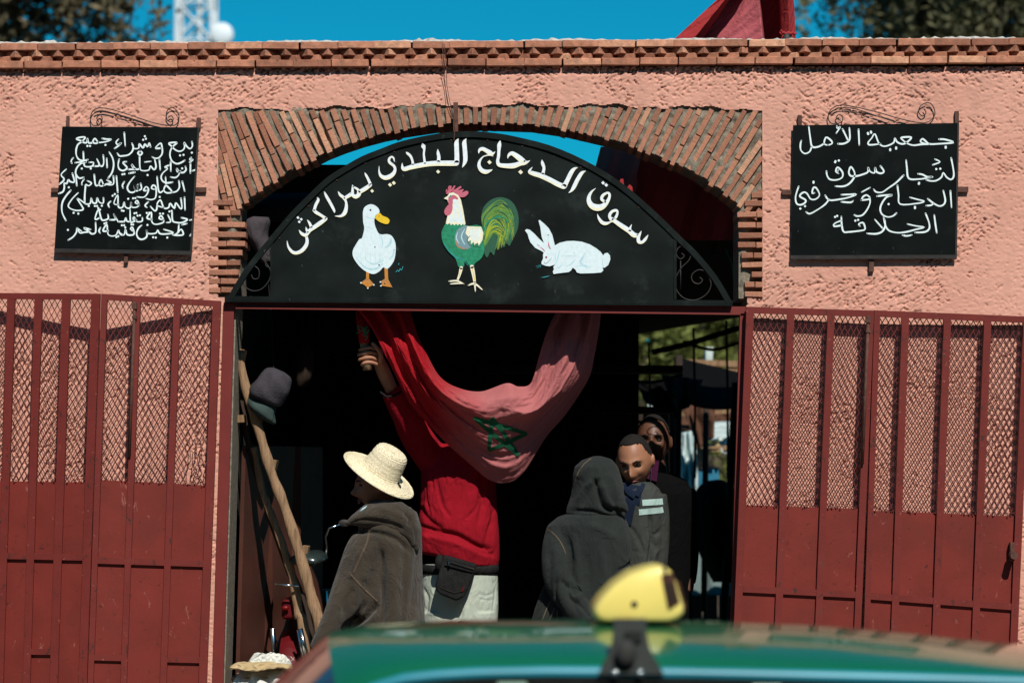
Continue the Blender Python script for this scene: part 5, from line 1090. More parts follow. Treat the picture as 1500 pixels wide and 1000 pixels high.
def limb(mb, pts, n=14):           # pts: (px, py, y, radius m)
    q = catmull([(*P(a, c, y), r) for a, c, y, r in pts], 5); mb.loft([((x, y, z), r, r) for x, y, z, r in q], n)
def ribbon_on(bv, pts, wpx, name, m, parent, eps=0.003, sub=6, dash=None):
    b = MB(); q = catmull(pts, sub); L = []
    for i, (x, y) in enumerate(q):
        a, c = q[max(i - 1, 0)], q[min(i + 1, len(q) - 1)]; l = math.hypot(c[0] - a[0], c[1] - a[1]) or 1; nx_, ny_ = -(c[1] - a[1]) / l * wpx / 2, (c[0] - a[0]) / l * wpx / 2
        p0, p1 = cast(bv, x + nx_, y + ny_, eps), cast(bv, x - nx_, y - ny_, eps); L.append((p0, p1) if p0 and p1 else None)
    for i in range(len(L) - 1):
        if L[i] and L[i + 1] and (not dash or i % dash == 0): b.add([L[i][0], L[i][1], L[i + 1][1], L[i + 1][0]], [(0, 1, 2, 3)])
    return b.build(name, m, parent, True) if b.f else None
def head_mesh(mb, c, yaw, pitch, roll=0, s=1.0, ears=True, nu=56, nv=44, hair=None, beard=False):
    """c: centre of the head; face looks along -Y before rotation. hair: keeps only the hair cap"""
    E = Euler((pitch, roll, yaw), 'XYZ').to_matrix(); c = Vector(c)
    def g(x, z, x0, z0, sx, sz): return math.exp(-((x - x0) / sx) ** 2 - ((z - z0) / sz) ** 2)
    def shape(th, a):
        d = Vector((math.sin(th) * math.sin(a), -math.sin(th) * math.cos(a), math.cos(th)))
        r = Vector((.077, .098, .118)); p = Vector((d.x * r.x, d.y * r.y, d.z * r.z))
        if p.z < 0:     # jaw narrows, chin forward
            t = -p.z / .118; p.x *= 1 - 0.32 * t ** 1.5
            if p.y < 0: p.y *= 1 - 0.08 * t
            else: p.y *= 1 - 0.45 * t
        if p.y > 0 and p.z > -0.02: p.y *= 1.08
        f = max(0, -d.y) ** 1.5; x, z = p.x, p.z
        dy = 0
        dy += .026 * g(x, z, 0, -.022, .012, .020) + .012 * g(x, z, 0, .004, .009, .03)              # nose
        dy += .006 * g(x, z, .011, -.032, .008, .008) + .006 * g(x, z, -.011, -.032, .008, .008)     # wings
        dy -= .013 * (g(x, z, .031, .012, .017, .012) + g(x, z, -.031, .012, .017, .012))            # sockets
        dy += .007 * (g(x, z, .03, .034, .026, .009) + g(x, z, -.03, .034, .026, .009))              # brow
        dy += .006 * (g(x, z, .045, -.02, .018, .018) + g(x, z, -.045, -.02, .018, .018))            # cheekbones
        dy += .009 * g(x, z, 0, -.056, .021, .006) + .009 * g(x, z, 0, -.070, .018, .006) - .007 * g(x, z, 0, -.063, .022, .0028) - .004 * g(x, z, 0, -.082, .02, .006)
        dy += .008 * g(x, z, 0, -.098, .018, .014)                                                   # chin
        p.y -= dy * 1.25 * f; return p
    vv = []; ok = []
    for i in range(nv + 1):
        th = math.pi * i / nv
        for j in range(nu):
            p = shape(max(th, 1e-4), 2 * math.pi * j / nu); k = 1.0
            if hair:
                hl = p.y > -.042 + 0.75 * max(0, .068 - p.z) - 1.0 * max(0, p.z - .088) + .014 * math.exp(-((abs(p.x) - .045) / .014) ** 2)
                inside = (p.z > -.055) and hl and not (p.z < 0.005 and p.y < .0)
                ok.append(inside); k = 1.045
                p = p * (k + .012 * math.sin(i * 2.9 + j * 1.7) * math.sin(j * 3.1 - i * 1.3) + random.uniform(-.008, .008))
            vv.append(c + E @ (p * s))
    fs = [(i * nu + j, i * nu + (j + 1) % nu, (i + 1) * nu + (j + 1) % nu, (i + 1) * nu + j) for i in range(nv) for j in range(nu)]
    if hair: fs = [f for f in fs if all(ok[q] for q in f)]
    mb.add(vv, fs)
    if ears and not hair:
        for sx in (-1, 1):
            mb.ball(c + E @ (Vector((sx * .079, .012, -.008)) * s), (.010 * s, .019 * s, .032 * s), 12, 8, rot=(pitch, roll, yaw + sx * .35))
    return lambda v: c + E @ (Vector(v) * s)
def face_bits(parent, T, s=1.0, brow=True, lips=None, mname='hair'):
    b = MB()
    for sx in (-1, 1):
        b.ball(T((sx * .031, -.078, .011)), (.0140 * s, .010 * s, .0050 * s), 10, 7)
    b.build('eyes', M['eye'], parent, True)
    b = MB()
    for sx in (-1, 1): b.tube([T((sx * .013, -.097, .030)), T((sx * .03, -.0945, .037)), T((sx * .050, -.082, .030))], [.003 * s, .0045 * s, .002 * s], 6)
    for sx in (-1, 1): b.tube([T((sx * .019, -.083, .014)), T((sx * .031, -.086, .019)), T((sx * .045, -.078, .013))], .0018 * s, 5)
    b.build('eyebrows', M[mname], parent, True)
    b = MB(); b.tube([T((-.024, -.086, -.060)), T((-.010, -.0985, -.056)), T((0, -.099, -.058)), T((.010, -.0985, -.056)), T((.024, -.086, -.060))], [.001, .004 * s, .004 * s, .004 * s, .001], 6)
    b.tube([T((-.022, -.086, -.062)), T((0, -.098, -.070)), T((.022, -.086, -.062))], [.001, .0052 * s, .001], 6); b.build('lips', M['lips'], parent, True)
def skin(name, c): M[name] = mat(name, c, 0.5, 0.12, 18, spec=0.35, sss=0.08, bump=0.15, bscale=200)
skin('skin_a', (0.30, 0.135, 0.075)); skin('skin_b', (0.20, 0.085, 0.045)); skin('skin_c', (0.11, 0.045, 0.025)); skin('skin_d', (0.33, 0.15, 0.09))
M['eye'] = mat('dark_eye', (0.02, 0.015, 0.012), 0.15, 0.1, 5, spec=0.6); M['lips'] = mat('lips', (0.16, 0.055, 0.045), 0.5, 0.1, 10)
M['hair'] = mat('black_hair', (0.008, 0.006, 0.005), 0.9, 0.3, 90, bump=1.0, bscale=260)
fabric('brown_wool', (0.045, 0.035, 0.025), 0.22, 0.95, bump=1.6, bs=170, sheen=0.15); fabric('charcoal_wool', (0.020, 0.0235, 0.0215), 0.2, 0.95, bump=1.2, bs=190, sheen=0.05); fabric('red_knit', (0.25, 0.006, 0.014), 0.12, 0.95, bump=0.5, bs=400)
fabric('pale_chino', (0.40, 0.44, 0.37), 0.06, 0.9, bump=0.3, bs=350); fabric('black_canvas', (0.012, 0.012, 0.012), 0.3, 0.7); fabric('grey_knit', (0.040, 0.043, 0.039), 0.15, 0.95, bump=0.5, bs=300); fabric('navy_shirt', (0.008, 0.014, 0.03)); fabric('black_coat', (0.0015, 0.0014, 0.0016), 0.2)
fabric('stripe', (0.33, 0.45, 0.42), 0.05); fabric('seam_brown', (0.10, 0.072, 0.05), 0.35, bump=0.9, bs=300); fabric('seam_tan', (0.12, 0.09, 0.06)); fabric('purple_shirt', (0.05, 0.008, 0.03)); fabric('pale_collar', (0.35, 0.5, 0.55))
GZ = 0.15
def body_of(t, name, y, headf, torso, arms, legs, m, voxel=0.008, neck=None):
    b = MB(); T = headf(b) if headf else None
    b.loft([(c_, a_ * .8, d_ * .85) for c_, a_, d_ in rpx(torso, y)], 22, horiz=True)
    for a in arms: limb(b, [(q[0], q[1], q[2], q[3] * (.78 if i < len(a) - 3 or i < 2 else 1)) for i, q in enumerate(a)])
    for a in legs: limb(b, a)
    if neck: limb(b, neck)
    o = finish(b, 'body', M[m], t, voxel, 2); return o, T

# ---- man with the straw hat
HY = -0.27; hm = thing('person', P(565, 1166, HY), 'man in a brown hooded wool robe seen from behind, face turned left', 'person')
hc = P(552, 711, HY)
o, T = body_of(hm, 'hat', HY, lambda b: head_mesh(b, hc, math.radians(-78), math.radians(8), s=1.0), [(566, 760, 20, .06), (566, 790, 38, .10), (566, 860, 40, .11), (566, 940, 38, .12), (566, 990, 36, .11)],
               [[(540, 785, HY - .05, .05), (516, 865, HY - .08, .045), (478, 935, HY - .16, .032), (466, 952, HY - .18, .028)]],
               [[(552, 980, HY, .09), (550, 1060, HY - .03, .06), (548, 1140, HY, .042), (546, 1155, HY - .02, .045)], [(578, 980, HY, .09), (580, 1060, HY, .06), (582, 1140, HY + .02, .042), (580, 1155, HY, .045)]], 'skin_b', neck=[(556, 722, HY, .055), (565, 752, HY, .062), (568, 775, HY, .08)])
b = MB(); head_mesh(b, hc, math.radians(-78), math.radians(8), s=1.0, hair=True) if False else head_mesh(b, hc, math.radians(-78), math.radians(8), s=.95, hair=True); b.build('hair', M['hair'], hm, True)
face_bits(hm, T)
b = MB(); b.loft(rpx([(575, 742, 26, .085), (572, 757, 40, .12), (570, 775, 47, .145), (568, 800, 50, .155), (567, 850, 51, .165), (567, 900, 54, .18), (566, 950, 57, .19), (564, 1020, 61, .2), (562, 1090, 65, .21), (561, 1140, 67, .21)], HY), 40, horiz=True)
limb(b, [(548, 782, HY - .04, .075), (532, 812, HY - .07, .088), (514, 858, HY - .09, .088), (500, 890, HY - .12, .078), (482, 926, HY - .16, .064), (470, 946, HY - .18, .05), (466, 954, HY - .19, .04)], 20)
robe_cr = [([(512, 776), (535, 778), (560, 782), (585, 792), (602, 810)], 4, -.012), ([(530, 800), (520, 825), (512, 850)], 4, .006), ([(612, 800), (608, 850), (600, 920), (598, 1000)], 6, -.006), ([(560, 805), (556, 840), (560, 880), (553, 930)], 5, -.016), ([(575, 830), (578, 880), (574, 960)], 7, .007), ([(592, 800), (592, 860), (588, 960)], 5, -.006),
           ([(552, 882), (535, 905), (512, 915), (505, 930)], 6, -.022), ([(552, 895), (530, 918), (510, 928)], 6, .012), ([(538, 880), (524, 900), (512, 920), (510, 930)], 4, -.010), ([(520, 860), (508, 880), (505, 900)], 5, -.008), ([(548, 790), (540, 830), (530, 850)], 7, .006),
           ([(500, 895), (490, 915), (486, 935)], 5, .007), ([(478, 935), (490, 945)], 4, -.008), ([(530, 930), (526, 960), (524, 1000)], 7, -.008), ([(556, 800), (562, 850), (556, 900)], 4, -.010)]
robe = finish(b, 'robe', M['brown_wool'], hm, 0.007, 5, robe_cr, 0.0022, 3)
rb = bvh_of(robe)
b = MB()      # hood lying on the back
q = [(507, 767, 2, .015, HY - .12), (518, 762, 8, .05, HY - .10), (538, 756, 17, .085, HY - .08), (558, 754, 23, .10, HY - .06), (578, 758, 27, .11, HY - .05), (594, 768, 25, .10, HY - .05), (603, 782, 17, .08, HY - .06), (608, 795, 9, .045, HY - .07), (610, 808, 3, .02, HY - .08)]
b.loft([(P(a, c, y), r / 306, d) for a, c, r, d, y in q], 26)
finish(b, 'hood', M['brown_wool'], hm, 0.006, 4, [([(510, 768), (530, 762), (560, 764), (585, 772), (600, 790)], 3.5, -.008), ([(545, 742), (570, 748), (592, 758)], 4, .004), ([(592, 750), (600, 760), (598, 770)], 3, -.010), ([(585, 775), (600, 788), (606, 800)], 4, .008)], 0.0015, 8)
ribbon_on(rb, [(541, 775), (537, 795), (528, 815), (518, 838)], 2.6, 'seam_trim', M['seam_brown'], hm, 0.004)
ribbon_on(rb, [(513, 840), (524, 852), (538, 866), (553, 880)], 2.6, 'seam_trim', M['seam_brown'], hm, 0.004)
b = MB(); b.tube([P(527, 750, HY - .12), P(532, 745, HY - .12), P(538, 742, HY - .11)], .006, 6); b.build('shirt_collar', M['pale_collar'], hm, True)
b = MB()      # hand showing from the cuff
hp = P(468, 955, HY - .2); b.ball(hp, (.03, .02, .03), 12, 8)
for k in range(4): limb(b, [(464 + k * 5, 958, HY - .21, .009), (462 + k * 5, 966, HY - .21, .0085), (464 + k * 5, 973 - (k in (0, 3)) * 2, HY - .2, .0075)], 8)
limb(b, [(476, 953, HY - .21, .010), (483, 960, HY - .22, .009), (484, 967, HY - .22, .008)], 8); b.build('hand', M['skin_b'], hm, True)
b = MB()
for x in (547, 583): b.loft([(P(x, 1158, HY + .08), .04, .03), (P(x, 1158, HY), .045, .035), (P(x - 3, 1160, HY - .14), .04, .025), (P(x - 4, 1162, HY - .19), .02, .012)], 12, ref=(0, 0, 1))
b.build('shoes', M['black_canvas'], hm, True)
# straw hat
def strawmat():
    m, nt, b_ = newmat('woven_straw'); L = nt.links
    tc = N(nt, 'ShaderNodeTexCoord'); nz = N(nt, 'ShaderNodeTexNoise'); nz.inputs['Scale'].default_value = 150; nz.inputs['Detail'].default_value = 3; L.new(tc.outputs['Object'], nz.inputs['Vector'])
    cr = N(nt, 'ShaderNodeValToRGB'); e = cr.color_ramp.elements; e[0].position = .32; e[0].color = (.50, .40, .24, 1); e[1].position = .58; e[1].color = (.76, .68, .48, 1); L.new(nz.outputs[0], cr.inputs[0]); L.new(cr.outputs[0], b_.inputs['Base Color']); b_.inputs['Roughness'].default_value = .7
    bp = N(nt, 'ShaderNodeBump'); bp.inputs['Strength'].default_value = .7; bp.inputs['Distance'].default_value = .003; L.new(nz.outputs[0], bp.inputs['Height']); L.new(bp.outputs[0], b_.inputs['Normal']); return m
M['straw'] = strawmat()
ht = thing('straw_hat', P(556, 700, HY), 'pale woven straw hat tilted on the head of the man in brown', 'hat')
pr = [(0.0, .124), (.03, .127), (.058, .125), (.072, .116), (.079, .097), (.085, .055), (.092, .02), (.097, .006), (.105, .0), (.122, -.004), (.142, -.008), (.162, -.011), (.178, -.010), (.186, -.006)]
prs = catmull(pr, 6); nh = 72; b = MB(); vv = []; Rm = Euler((math.radians(20), math.radians(31), math.radians(6)), 'XYZ').to_matrix(); hc2 = P(557, 692, HY)
acc = 0
for i, (r, z) in enumerate(prs):
    acc += math.dist(prs[i - 1], (r, z)) if i else 0
    for j in range(nh):
        a = 2 * math.pi * j / nh; rid = 0.0013 * math.sin(acc * 2 * math.pi / 0.0105) + 0.0004 * math.sin(j * 17 + i)
        zz = z + rid - (0.010 * math.cos(a) ** 2 * (r > .1) * ((r - .1) / .1)) - (0.012 * (1 - (r / .06) ** 2) if r < .06 else 0) + .004 * math.sin(2 * a + 1) * (r > .12)
        ro = r + rid + (0.0006 * math.sin(j * 9)); vv.append(hc2 + Rm @ Vector((ro * math.cos(a) * 1.02, ro * math.sin(a) * .96, zz)))
b.add(vv, [(i * nh + j, i * nh + (j + 1) % nh, (i + 1) * nh + (j + 1) % nh, (i + 1) * nh + j) for i in range(len(prs) - 1) for j in range(nh)])
o = b.build('weave', M['straw'], ht, True); md = o.modifiers.new('t', 'SOLIDIFY'); md.thickness = .004; md.offset = -1
b = MB(); b.tube([hc2 + Rm @ Vector((.186 * 1.02 * math.cos(2 * math.pi * j / 60), .186 * .96 * math.sin(2 * math.pi * j / 60), -.008 - .010 * math.cos(2 * math.pi * j / 60) ** 2 + .004 * math.sin(4 * math.pi * j / 60 + 1))) for j in range(61)], .0035, 6); b.build('brim_edge', M['straw'], ht, True)
b = MB(); k0 = hc2 + Rm @ Vector((.098, -.03, .012)); b.tube([k0, k0 + Vector((.012, -.01, -.02))], .004, 6); b.ball(k0, .007, 8, 6); b.build('cord_knot', M['black_canvas'], ht, True)

# ---- man holding up the flag
FY = 0.50; fm = thing('person', P(672, 1166, FY), 'man in a bright red sweater and pale trousers raising both arms behind the flag', 'person')
hc = P(672, 622, FY + .03)
cz0 = 0.22
o, T = body_of(fm, 'f', FY, lambda b: head_mesh(b, hc, 0, math.radians(5), s=.95), [(670, 668, 44, .09), (670, 700, 42, .11), (670, 780, 38, .11), (672, 860, 42, .115), (672, 900, 44, .11)],
               [[(628, 668, FY, .055), (600, 620, FY - .09, .048), (576, 575, FY - .19, .042), (562, 545, FY - .24, .036), (553, 524, FY - .28, .030), (549, 512, FY - .29, .03)],
                [(714, 668, FY, .055), (748, 640, FY - .02, .048), (790, 600, FY - .05, .042), (812, 560, FY - .1, .033)]],
               [[(650, 900, FY, .09), (648, 990, FY, .065), (646, 1090, FY, .045)], [(697, 900, FY, .09), (700, 990, FY, .065), (702, 1090, FY, .045)]], 'skin_d', neck=[(671, 640, FY, .052), (671, 672, FY, .07)])
b = MB(); head_mesh(b, hc, 0, math.radians(5), s=.95, hair=True); b.build('hair', M['hair'], fm, True); face_bits(fm, T, .95)
b = MB(); b.loft(rpx([(671, 650, 24, .07), (671, 662, 46, .10), (671, 690, 54, .125), (671, 720, 56, .13), (671, 760, 58, .14), (671, 790, 60, .145), (671, 812, 60, .145), (671, 823, 58.5, .14), (671, 826, 56, .13)], FY), 40, horiz=True)
b.v = [(x, y, z - (0.015 if z < P(0, 800, FY).z else 0.0) * max(0, (x - P(650, 0, FY).x) / .27) + (0.055 if z < P(0, 800, FY).z else 0) * max(0, min(1, (P(700, 0, FY).x - x) / .25))) for x, y, z in b.v]
limb(b, [(634, 672, FY, .085), (610, 640, FY - .07, .08), (592, 605, FY - .15, .07), (579, 583, FY - .19, .058), (572, 572, FY - .21, .052)], 18)
limb(b, [(708, 672, FY, .085), (740, 650, FY - .02, .08), (775, 620, FY - .04, .065), (795, 600, FY - .06, .055)], 18)
cr = [([(640, 700), (646, 735), (660, 758)], 2.5, -.005), ([(704, 712), (698, 742), (680, 762)], 2.5, -.004), ([(622, 696), (624, 730), (630, 755)], 2.2, -.006), ([(632, 694), (634, 720)], 2, -.005), ([(652, 694), (653, 712)], 2, -.004), ([(664, 696), (666, 712)], 2, -.004), ([(686, 700), (688, 722)], 2, -.004), ([(708, 706), (709, 745)], 2, -.007), ([(612, 776), (640, 784), (672, 790), (704, 808), (724, 812)], 2.5, -.008), ([(615, 770), (640, 778), (670, 784), (700, 800), (722, 805)], 4, -.016), ([(615, 785), (650, 790), (690, 805), (715, 818)], 6, .005),
      ([(704, 690), (706, 730), (702, 770)], 3.5, -.008), ([(655, 700), (654, 735)], 4, .005), ([(720, 700), (722, 750), (718, 800)], 4, -.006), ([(614, 740), (628, 762), (650, 775)], 4, -.009), ([(722, 760), (712, 795), (724, 815)], 3, -.007), ([(618, 700), (618, 740)], 4, -.006)]
sw = finish(b, 'sweater', M['red_knit'], fm, 0.007, 4, cr, 0.0016, 5); sb = bvh_of(sw)
b = MB(); b.tube([P(557, 574, FY - .26), P(566, 581, FY - .27), P(578, 580, FY - .26), P(588, 573, FY - .24)], .006, 6); b.build('cuff_band', M['black_canvas'], fm, True)
b = MB(); b.loft(rpx([(673, 826, 55, .12), (673, 850, 56, .125), (673, 890, 57, .13), (673, 910, 56, .13)], FY), 36, horiz=True)
for sx in (-1, 1): b.loft(rpx([(673 + sx * 27, 895, 29, .12), (673 + sx * 29, 950, 27, .105), (673 + sx * 30, 1020, 24, .09), (673 + sx * 30, 1090, 22, .085)], FY), 24, horiz=True)
cr = [([(674, 885), (674, 940)], 4, -.010), ([(722, 848), (726, 865), (723, 890)], 1.6, -.004), ([(700, 868), (712, 872), (724, 868)], 1.6, -.003), ([(702, 876), (713, 879), (724, 877)], 1.6, -.003), ([(620, 860), (628, 880), (622, 900)], 2.5, -.004), ([(636, 860), (630, 885), (636, 905)], 3, .003)]
tr_ = finish(b, 'trousers', M['pale_chino'], fm, 0.007, 3, cr, 0.0014, 9); tb = bvh_of(tr_)
b = MB(); b.loft(rpx([(673, 826, 57, .125), (673, 832, 58, .13), (673, 840, 57.5, .128)], FY), 36, horiz=True); b.build('belt', M['black_canvas'], fm, True)
for x in (645, 700):
    b = MB(); b.loft([(P(x, 1092, FY + .08), .04, .03), (P(x, 1092, FY), .045, .04), (P(x, 1095, FY - .14), .042, .03), (P(x, 1097, FY - .19), .02, .015)], 12, ref=(0, 0, 1)); b.build('shoe', M['black_canvas'], fm, True)
bag = thing('waist_bag', P(668, 880, FY - .17), 'worn black belt pouch with a silver zip pull, on the man in red', 'bag')
b = MB(); fq = [(650, 812), (699, 826), (691, 850), (680, 874), (668, 880), (642, 869), (637, 860)]
yf = FY - .225; f_ = [P(x, y, yf + (.010 if i in (0, 1) else 0)) for i, (x, y) in enumerate(fq)]; bk = [p + Vector((0, .07, 0)) for p in f_]; n_ = len(fq)
b.add(f_ + bk, [tuple(range(n_)), tuple(range(n_, 2 * n_))[::-1]] + [(i, (i + 1) % n_, n_ + (i + 1) % n_, n_ + i) for i in range(n_)])
o = b.build('pouch', M['black_canvas'], bag); md = o.modifiers.new('b', 'BEVEL'); md.width = .012; md.segments = 3
b = MB(); b.pq([(654, 817), (695, 829), (692, 838), (651, 827)], yf - .004, .006); b.build('flap', M['black_canvas'], bag)
b = MB(); b.tube([P(656, 821, yf - .012), P(695, 833, yf - .012)], .0022, 5); b.build('zip', M['iron'], bag)
b = MB(); b.pq([(656, 819), (659, 819.5), (659.5, 828), (656.5, 828)], yf - .018, .005); b.build('zip_pull', M['chrome'], bag)
b = MB(); b.tube([P(x, y, yf - .004) for x, y in [(653, 834), (645, 860), (666, 868), (679, 864), (688, 840)]], .0016, 5); b.build('stitching', M['iron'], bag)
b = MB(); b.pq([(676, 866), (678, 866), (680, 858), (678, 858)], yf - .006, .004); b.build('tab', M['moped_red'], bag)
b = MB(); b.ball(P(644, 824, FY - .17), (.025, .02, .045), 12, 8); b.build('side_pocket', M['black_canvas'], bag, True)
# hand with five fingers closed round the staff
b = MB(); wy = FY - .31
b.ball(P(552, 520, wy + .01), (.030, .022, .042), 14, 10, rot=(0, .35, 0))
for k, (fy_, ln) in enumerate([(510, 1.0), (517, 1.08), (524.5, 1.03), (531.5, .85)]):
    limb(b, [(552, fy_ + 2, wy - .012, .0095), (543, fy_ - 1, wy - .034, .0090), (534, fy_, wy - .037, .0084), (528 - 2 * (ln - 1) * 10, fy_ + 2, wy - .026, .0078), (527 - 2 * (ln - 1) * 10, fy_ + 3, wy - .008, .0078)], 10)
limb(b, [(556, 531, wy - .0, .013), (558, 520, wy - .03, .0115), (551, 508, wy - .042, .010), (545, 502, wy - .040, .0088)], 10)
b.build('hand', M['skin_d'], fm, True)
stf = thing('flag_staff', P(538, 545, wy - .015), 'short cut wooden staff with a twist of green ribbon, gripped in the raised hand', 'stick')
b = MB(); b.tube([P(538.5, 542, wy - .018), P(537, 525, wy - .016), P(534, 508, wy - .016), P(531, 480, wy - .01), P(527, 440, wy)], [.0235, .0225, .022, .021, .02], 12); b.build('stick', M['trunk'], stf, True)
b = MB(); b.tube([P(534, 503, wy - .016), P(532, 480, wy - .01), P(528, 452, wy)], [.026, .03, .028], 12); b.build('cloth_wrap', M['flag'], stf, True)
b = MB(); r_ = random.Random(4)
for k in range(7):
    a = P(531 + r_.uniform(-4, 4), 489 + r_.uniform(-5, 5), wy - .045); b.tube(catmull([a, a + Vector((r_.uniform(-.03, .03), -.005, r_.uniform(-.01, .03))), a + Vector((r_.uniform(-.03, .03), 0, r_.uniform(-.04, .03)))], 4), .0022, 4)
b.build('green_ribbon', M['p_green'], stf, True)
# crate he stands on
bx = thing('wooden_crate', P(672, 1166, FY), 'low wooden crate under the feet of the man in the red sweater', 'crate')
zt = P(0, 1102, FY).z
for k in range(5): b = MB(); b.box(-.31 + P(672, 0, FY).x, .31 + P(672, 0, FY).x, FY - .25 + k * .1, FY - .17 + k * .1, zt - .02, zt); b.build('slat', M['plank'], bx)
for s_ in (-1, 1): b = MB(); b.box(P(672, 0, FY).x + s_ * .29 - .015, P(672, 0, FY).x + s_ * .29 + .015, FY - .25, FY + .23, GZ, zt - .022); b.build('side', M['plank'], bx)

# ---- hooded man
KY = -0.02; km = thing('person', P(868, 1166, KY), 'person in a charcoal hooded robe with the pointed hood up, seen from behind', 'person')
hc = P(884, 712, KY - .0)
o, T = body_of(km, 'k', KY, lambda b: head_mesh(b, hc, math.radians(140), math.radians(20), s=.95), [(866, 770, 44, .09), (866, 820, 46, .11), (866, 900, 44, .12), (866, 990, 42, .12)],
               [[(822, 775, KY, .05), (820, 850, KY - .05, .045), (860, 905, KY - .12, .032)], [(900, 775, KY + .02, .05), (902, 840, KY + .03, .04), (896, 880, KY + .04, .03)]],
               [[(852, 980, KY, .09), (850, 1060, KY, .06), (848, 1145, KY, .042)], [(880, 980, KY, .09), (882, 1060, KY, .06), (882, 1145, KY, .042)]], 'skin_b', neck=[(884, 730, KY, .055), (876, 770, KY, .07)])
face_bits(km, T, .95)
b = MB(); b.loft(rpx([(873, 748, 32, .10), (866, 756, 48, .125), (862, 768, 58, .14), (862, 790, 62, .15), (862, 840, 62, .155), (862, 900, 62, .165), (862, 960, 66, .18), (862, 1040, 70, .2), (862, 1140, 76, .22)], KY), 44, horiz=True)
limb(b, [(824, 775, KY - .02, .075), (818, 810, KY - .06, .08), (820, 850, KY - .10, .078), (838, 885, KY - .14, .068), (862, 908, KY - .16, .05), (872, 914, KY - .16, .042)], 20)
b.loft(rpx([(812, 850, 12, .04), (802, 890, 18, .06), (796, 930, 24, .09), (792, 1000, 30, .12), (790, 1130, 36, .14)], KY), 18, horiz=True)
cr = [([(830, 780), (836, 820), (832, 860), (848, 900)], 5, -.014), ([(842, 790), (850, 850), (862, 900)], 5, .007), ([(820, 850), (838, 858), (846, 872)], 4, -.014), ([(845, 880), (850, 865), (842, 855)], 3, .008), ([(880, 800), (886, 850), (884, 900)], 5, .005), ([(896, 800), (900, 850), (896, 890)], 5, -.005), ([(860, 810), (866, 860)], 4, -.004),
      ([(930, 818), (918, 830), (905, 836)], 3, -.008), ([(832, 870), (855, 890), (866, 905)], 4, -.010), ([(806, 800), (804, 850), (806, 880)], 5, -.008), ([(815, 845), (812, 875), (826, 905)], 4, -.012), ([(862, 770), (880, 775), (905, 790)], 6, .006)]
rk = finish(b, 'robe', M['charcoal_wool'], km, 0.007, 4, cr, 0.0014, 6); kb_ = bvh_of(rk)
b = MB()
b.loft(rpx([(874, 668, 6, .03), (874, 673, 22, .08), (873, 683, 32, .11), (874, 697, 36, .125), (876, 712, 38.5, .13), (875, 728, 40, .13), (872, 742, 42, .13), (870, 752, 42, .125), (868, 758, 36, .11)], KY), 34, horiz=True)
b.ball(P(907, 740, KY - .05), (.045, .06, .035), 14, 10, rot=(0, .5, 0)); limb(b, [(905, 735, KY - .06, .04), (915, 745, KY - .07, .02), (919, 750, KY - .07, .008)], 12)
cr = [([(870, 700), (876, 722), (884, 742), (900, 748)], 3.5, -.018), ([(882, 708), (888, 730), (898, 744)], 4, .010), ([(850, 745), (862, 720), (880, 700)], 4, -.007), ([(846, 735), (856, 715), (868, 705)], 4, .006), ([(845, 700), (855, 690), (868, 684)], 5, .004), ([(890, 690), (902, 715), (908, 735)], 5, .005), ([(838, 748), (870, 750), (900, 762)], 3.5, -.010), ([(895, 745), (915, 750)], 3, -.006)]
hk = finish(b, 'hood', M['charcoal_wool'], km, 0.006, 4, cr, 0.0012, 2); hb = bvh_of(hk)
ribbon_on(hb, [(866, 671), (855, 680), (846, 694), (841, 710)], 1.6, 'seam_trim', M['seam_tan'], km, 0.004)
ribbon_on(kb_, [(801, 774), (812, 782), (822, 795), (829, 811)], 1.2, 'seam_trim', M['seam_tan'], km, 0.004)
ribbon_on(kb_, [(932, 818), (924, 828), (917, 834)], 1.2, 'seam_trim', M['seam_tan'], km, 0.004)
for q in ([(806, 880), (800, 893), (794, 908)], [(812, 890), (808, 900), (803, 912)], [(816, 892), (816, 905), (815, 915)]): ribbon_on(kb_, q, 1.2, 'seam_trim', M['seam_tan'], km, 0.004)
b = MB()
for x in (850, 882): b.loft([(P(x, 1158, KY + .12), .02, .02), (P(x, 1158, KY + .1), .04, .03), (P(x, 1158, KY), .045, .04), (P(x, 1158, KY - .08), .03, .03)], 12, ref=(0, 0, 1))
b.build('shoes', M['black_canvas'], km, True)

# ---- man in the striped cardigan
DY = 0.33; dm = thing('person', P(935, 1166, DY), 'short haired man in a grey cardigan with two pale stripes, looking down to the left', 'person')
hc = P(930, 675, DY)
yaw, pit = math.radians(-16), math.radians(24)
o, T = body_of(dm, 'd', DY, lambda b: head_mesh(b, hc, yaw, pit, math.radians(-4), s=1.12), [(932, 728, 30, .09), (932, 760, 34, .11), (932, 850, 32, .11), (932, 920, 34, .11), (932, 990, 34, .11)],
               [[(958, 732, DY, .05), (965, 790, DY + .02, .042), (962, 850, DY, .033)], [(900, 732, DY, .05), (892, 790, DY + .02, .042), (892, 850, DY, .033)]],
               [[(918, 980, DY, .085), (916, 1060, DY, .06), (916, 1140, DY, .042)], [(946, 980, DY, .085), (948, 1060, DY, .06), (948, 1140, DY, .042)]], 'skin_a', voxel=.0055, neck=[(931, 692, DY + .03, .05), (932, 735, DY + .02, .06)])
b = MB(); head_mesh(b, hc, yaw, pit, math.radians(-4), s=1.12, hair=True); b.build('hair', M['hair'], dm, True); face_bits(dm, T, 1.12)
b = MB(); b.loft(rpx([(932, 706, 22, .07), (932, 716, 34, .10), (934, 735, 38, .12), (934, 780, 37, .125), (934, 830, 36, .125), (934, 900, 37, .13), (934, 960, 38, .13)], DY), 36, horiz=True)
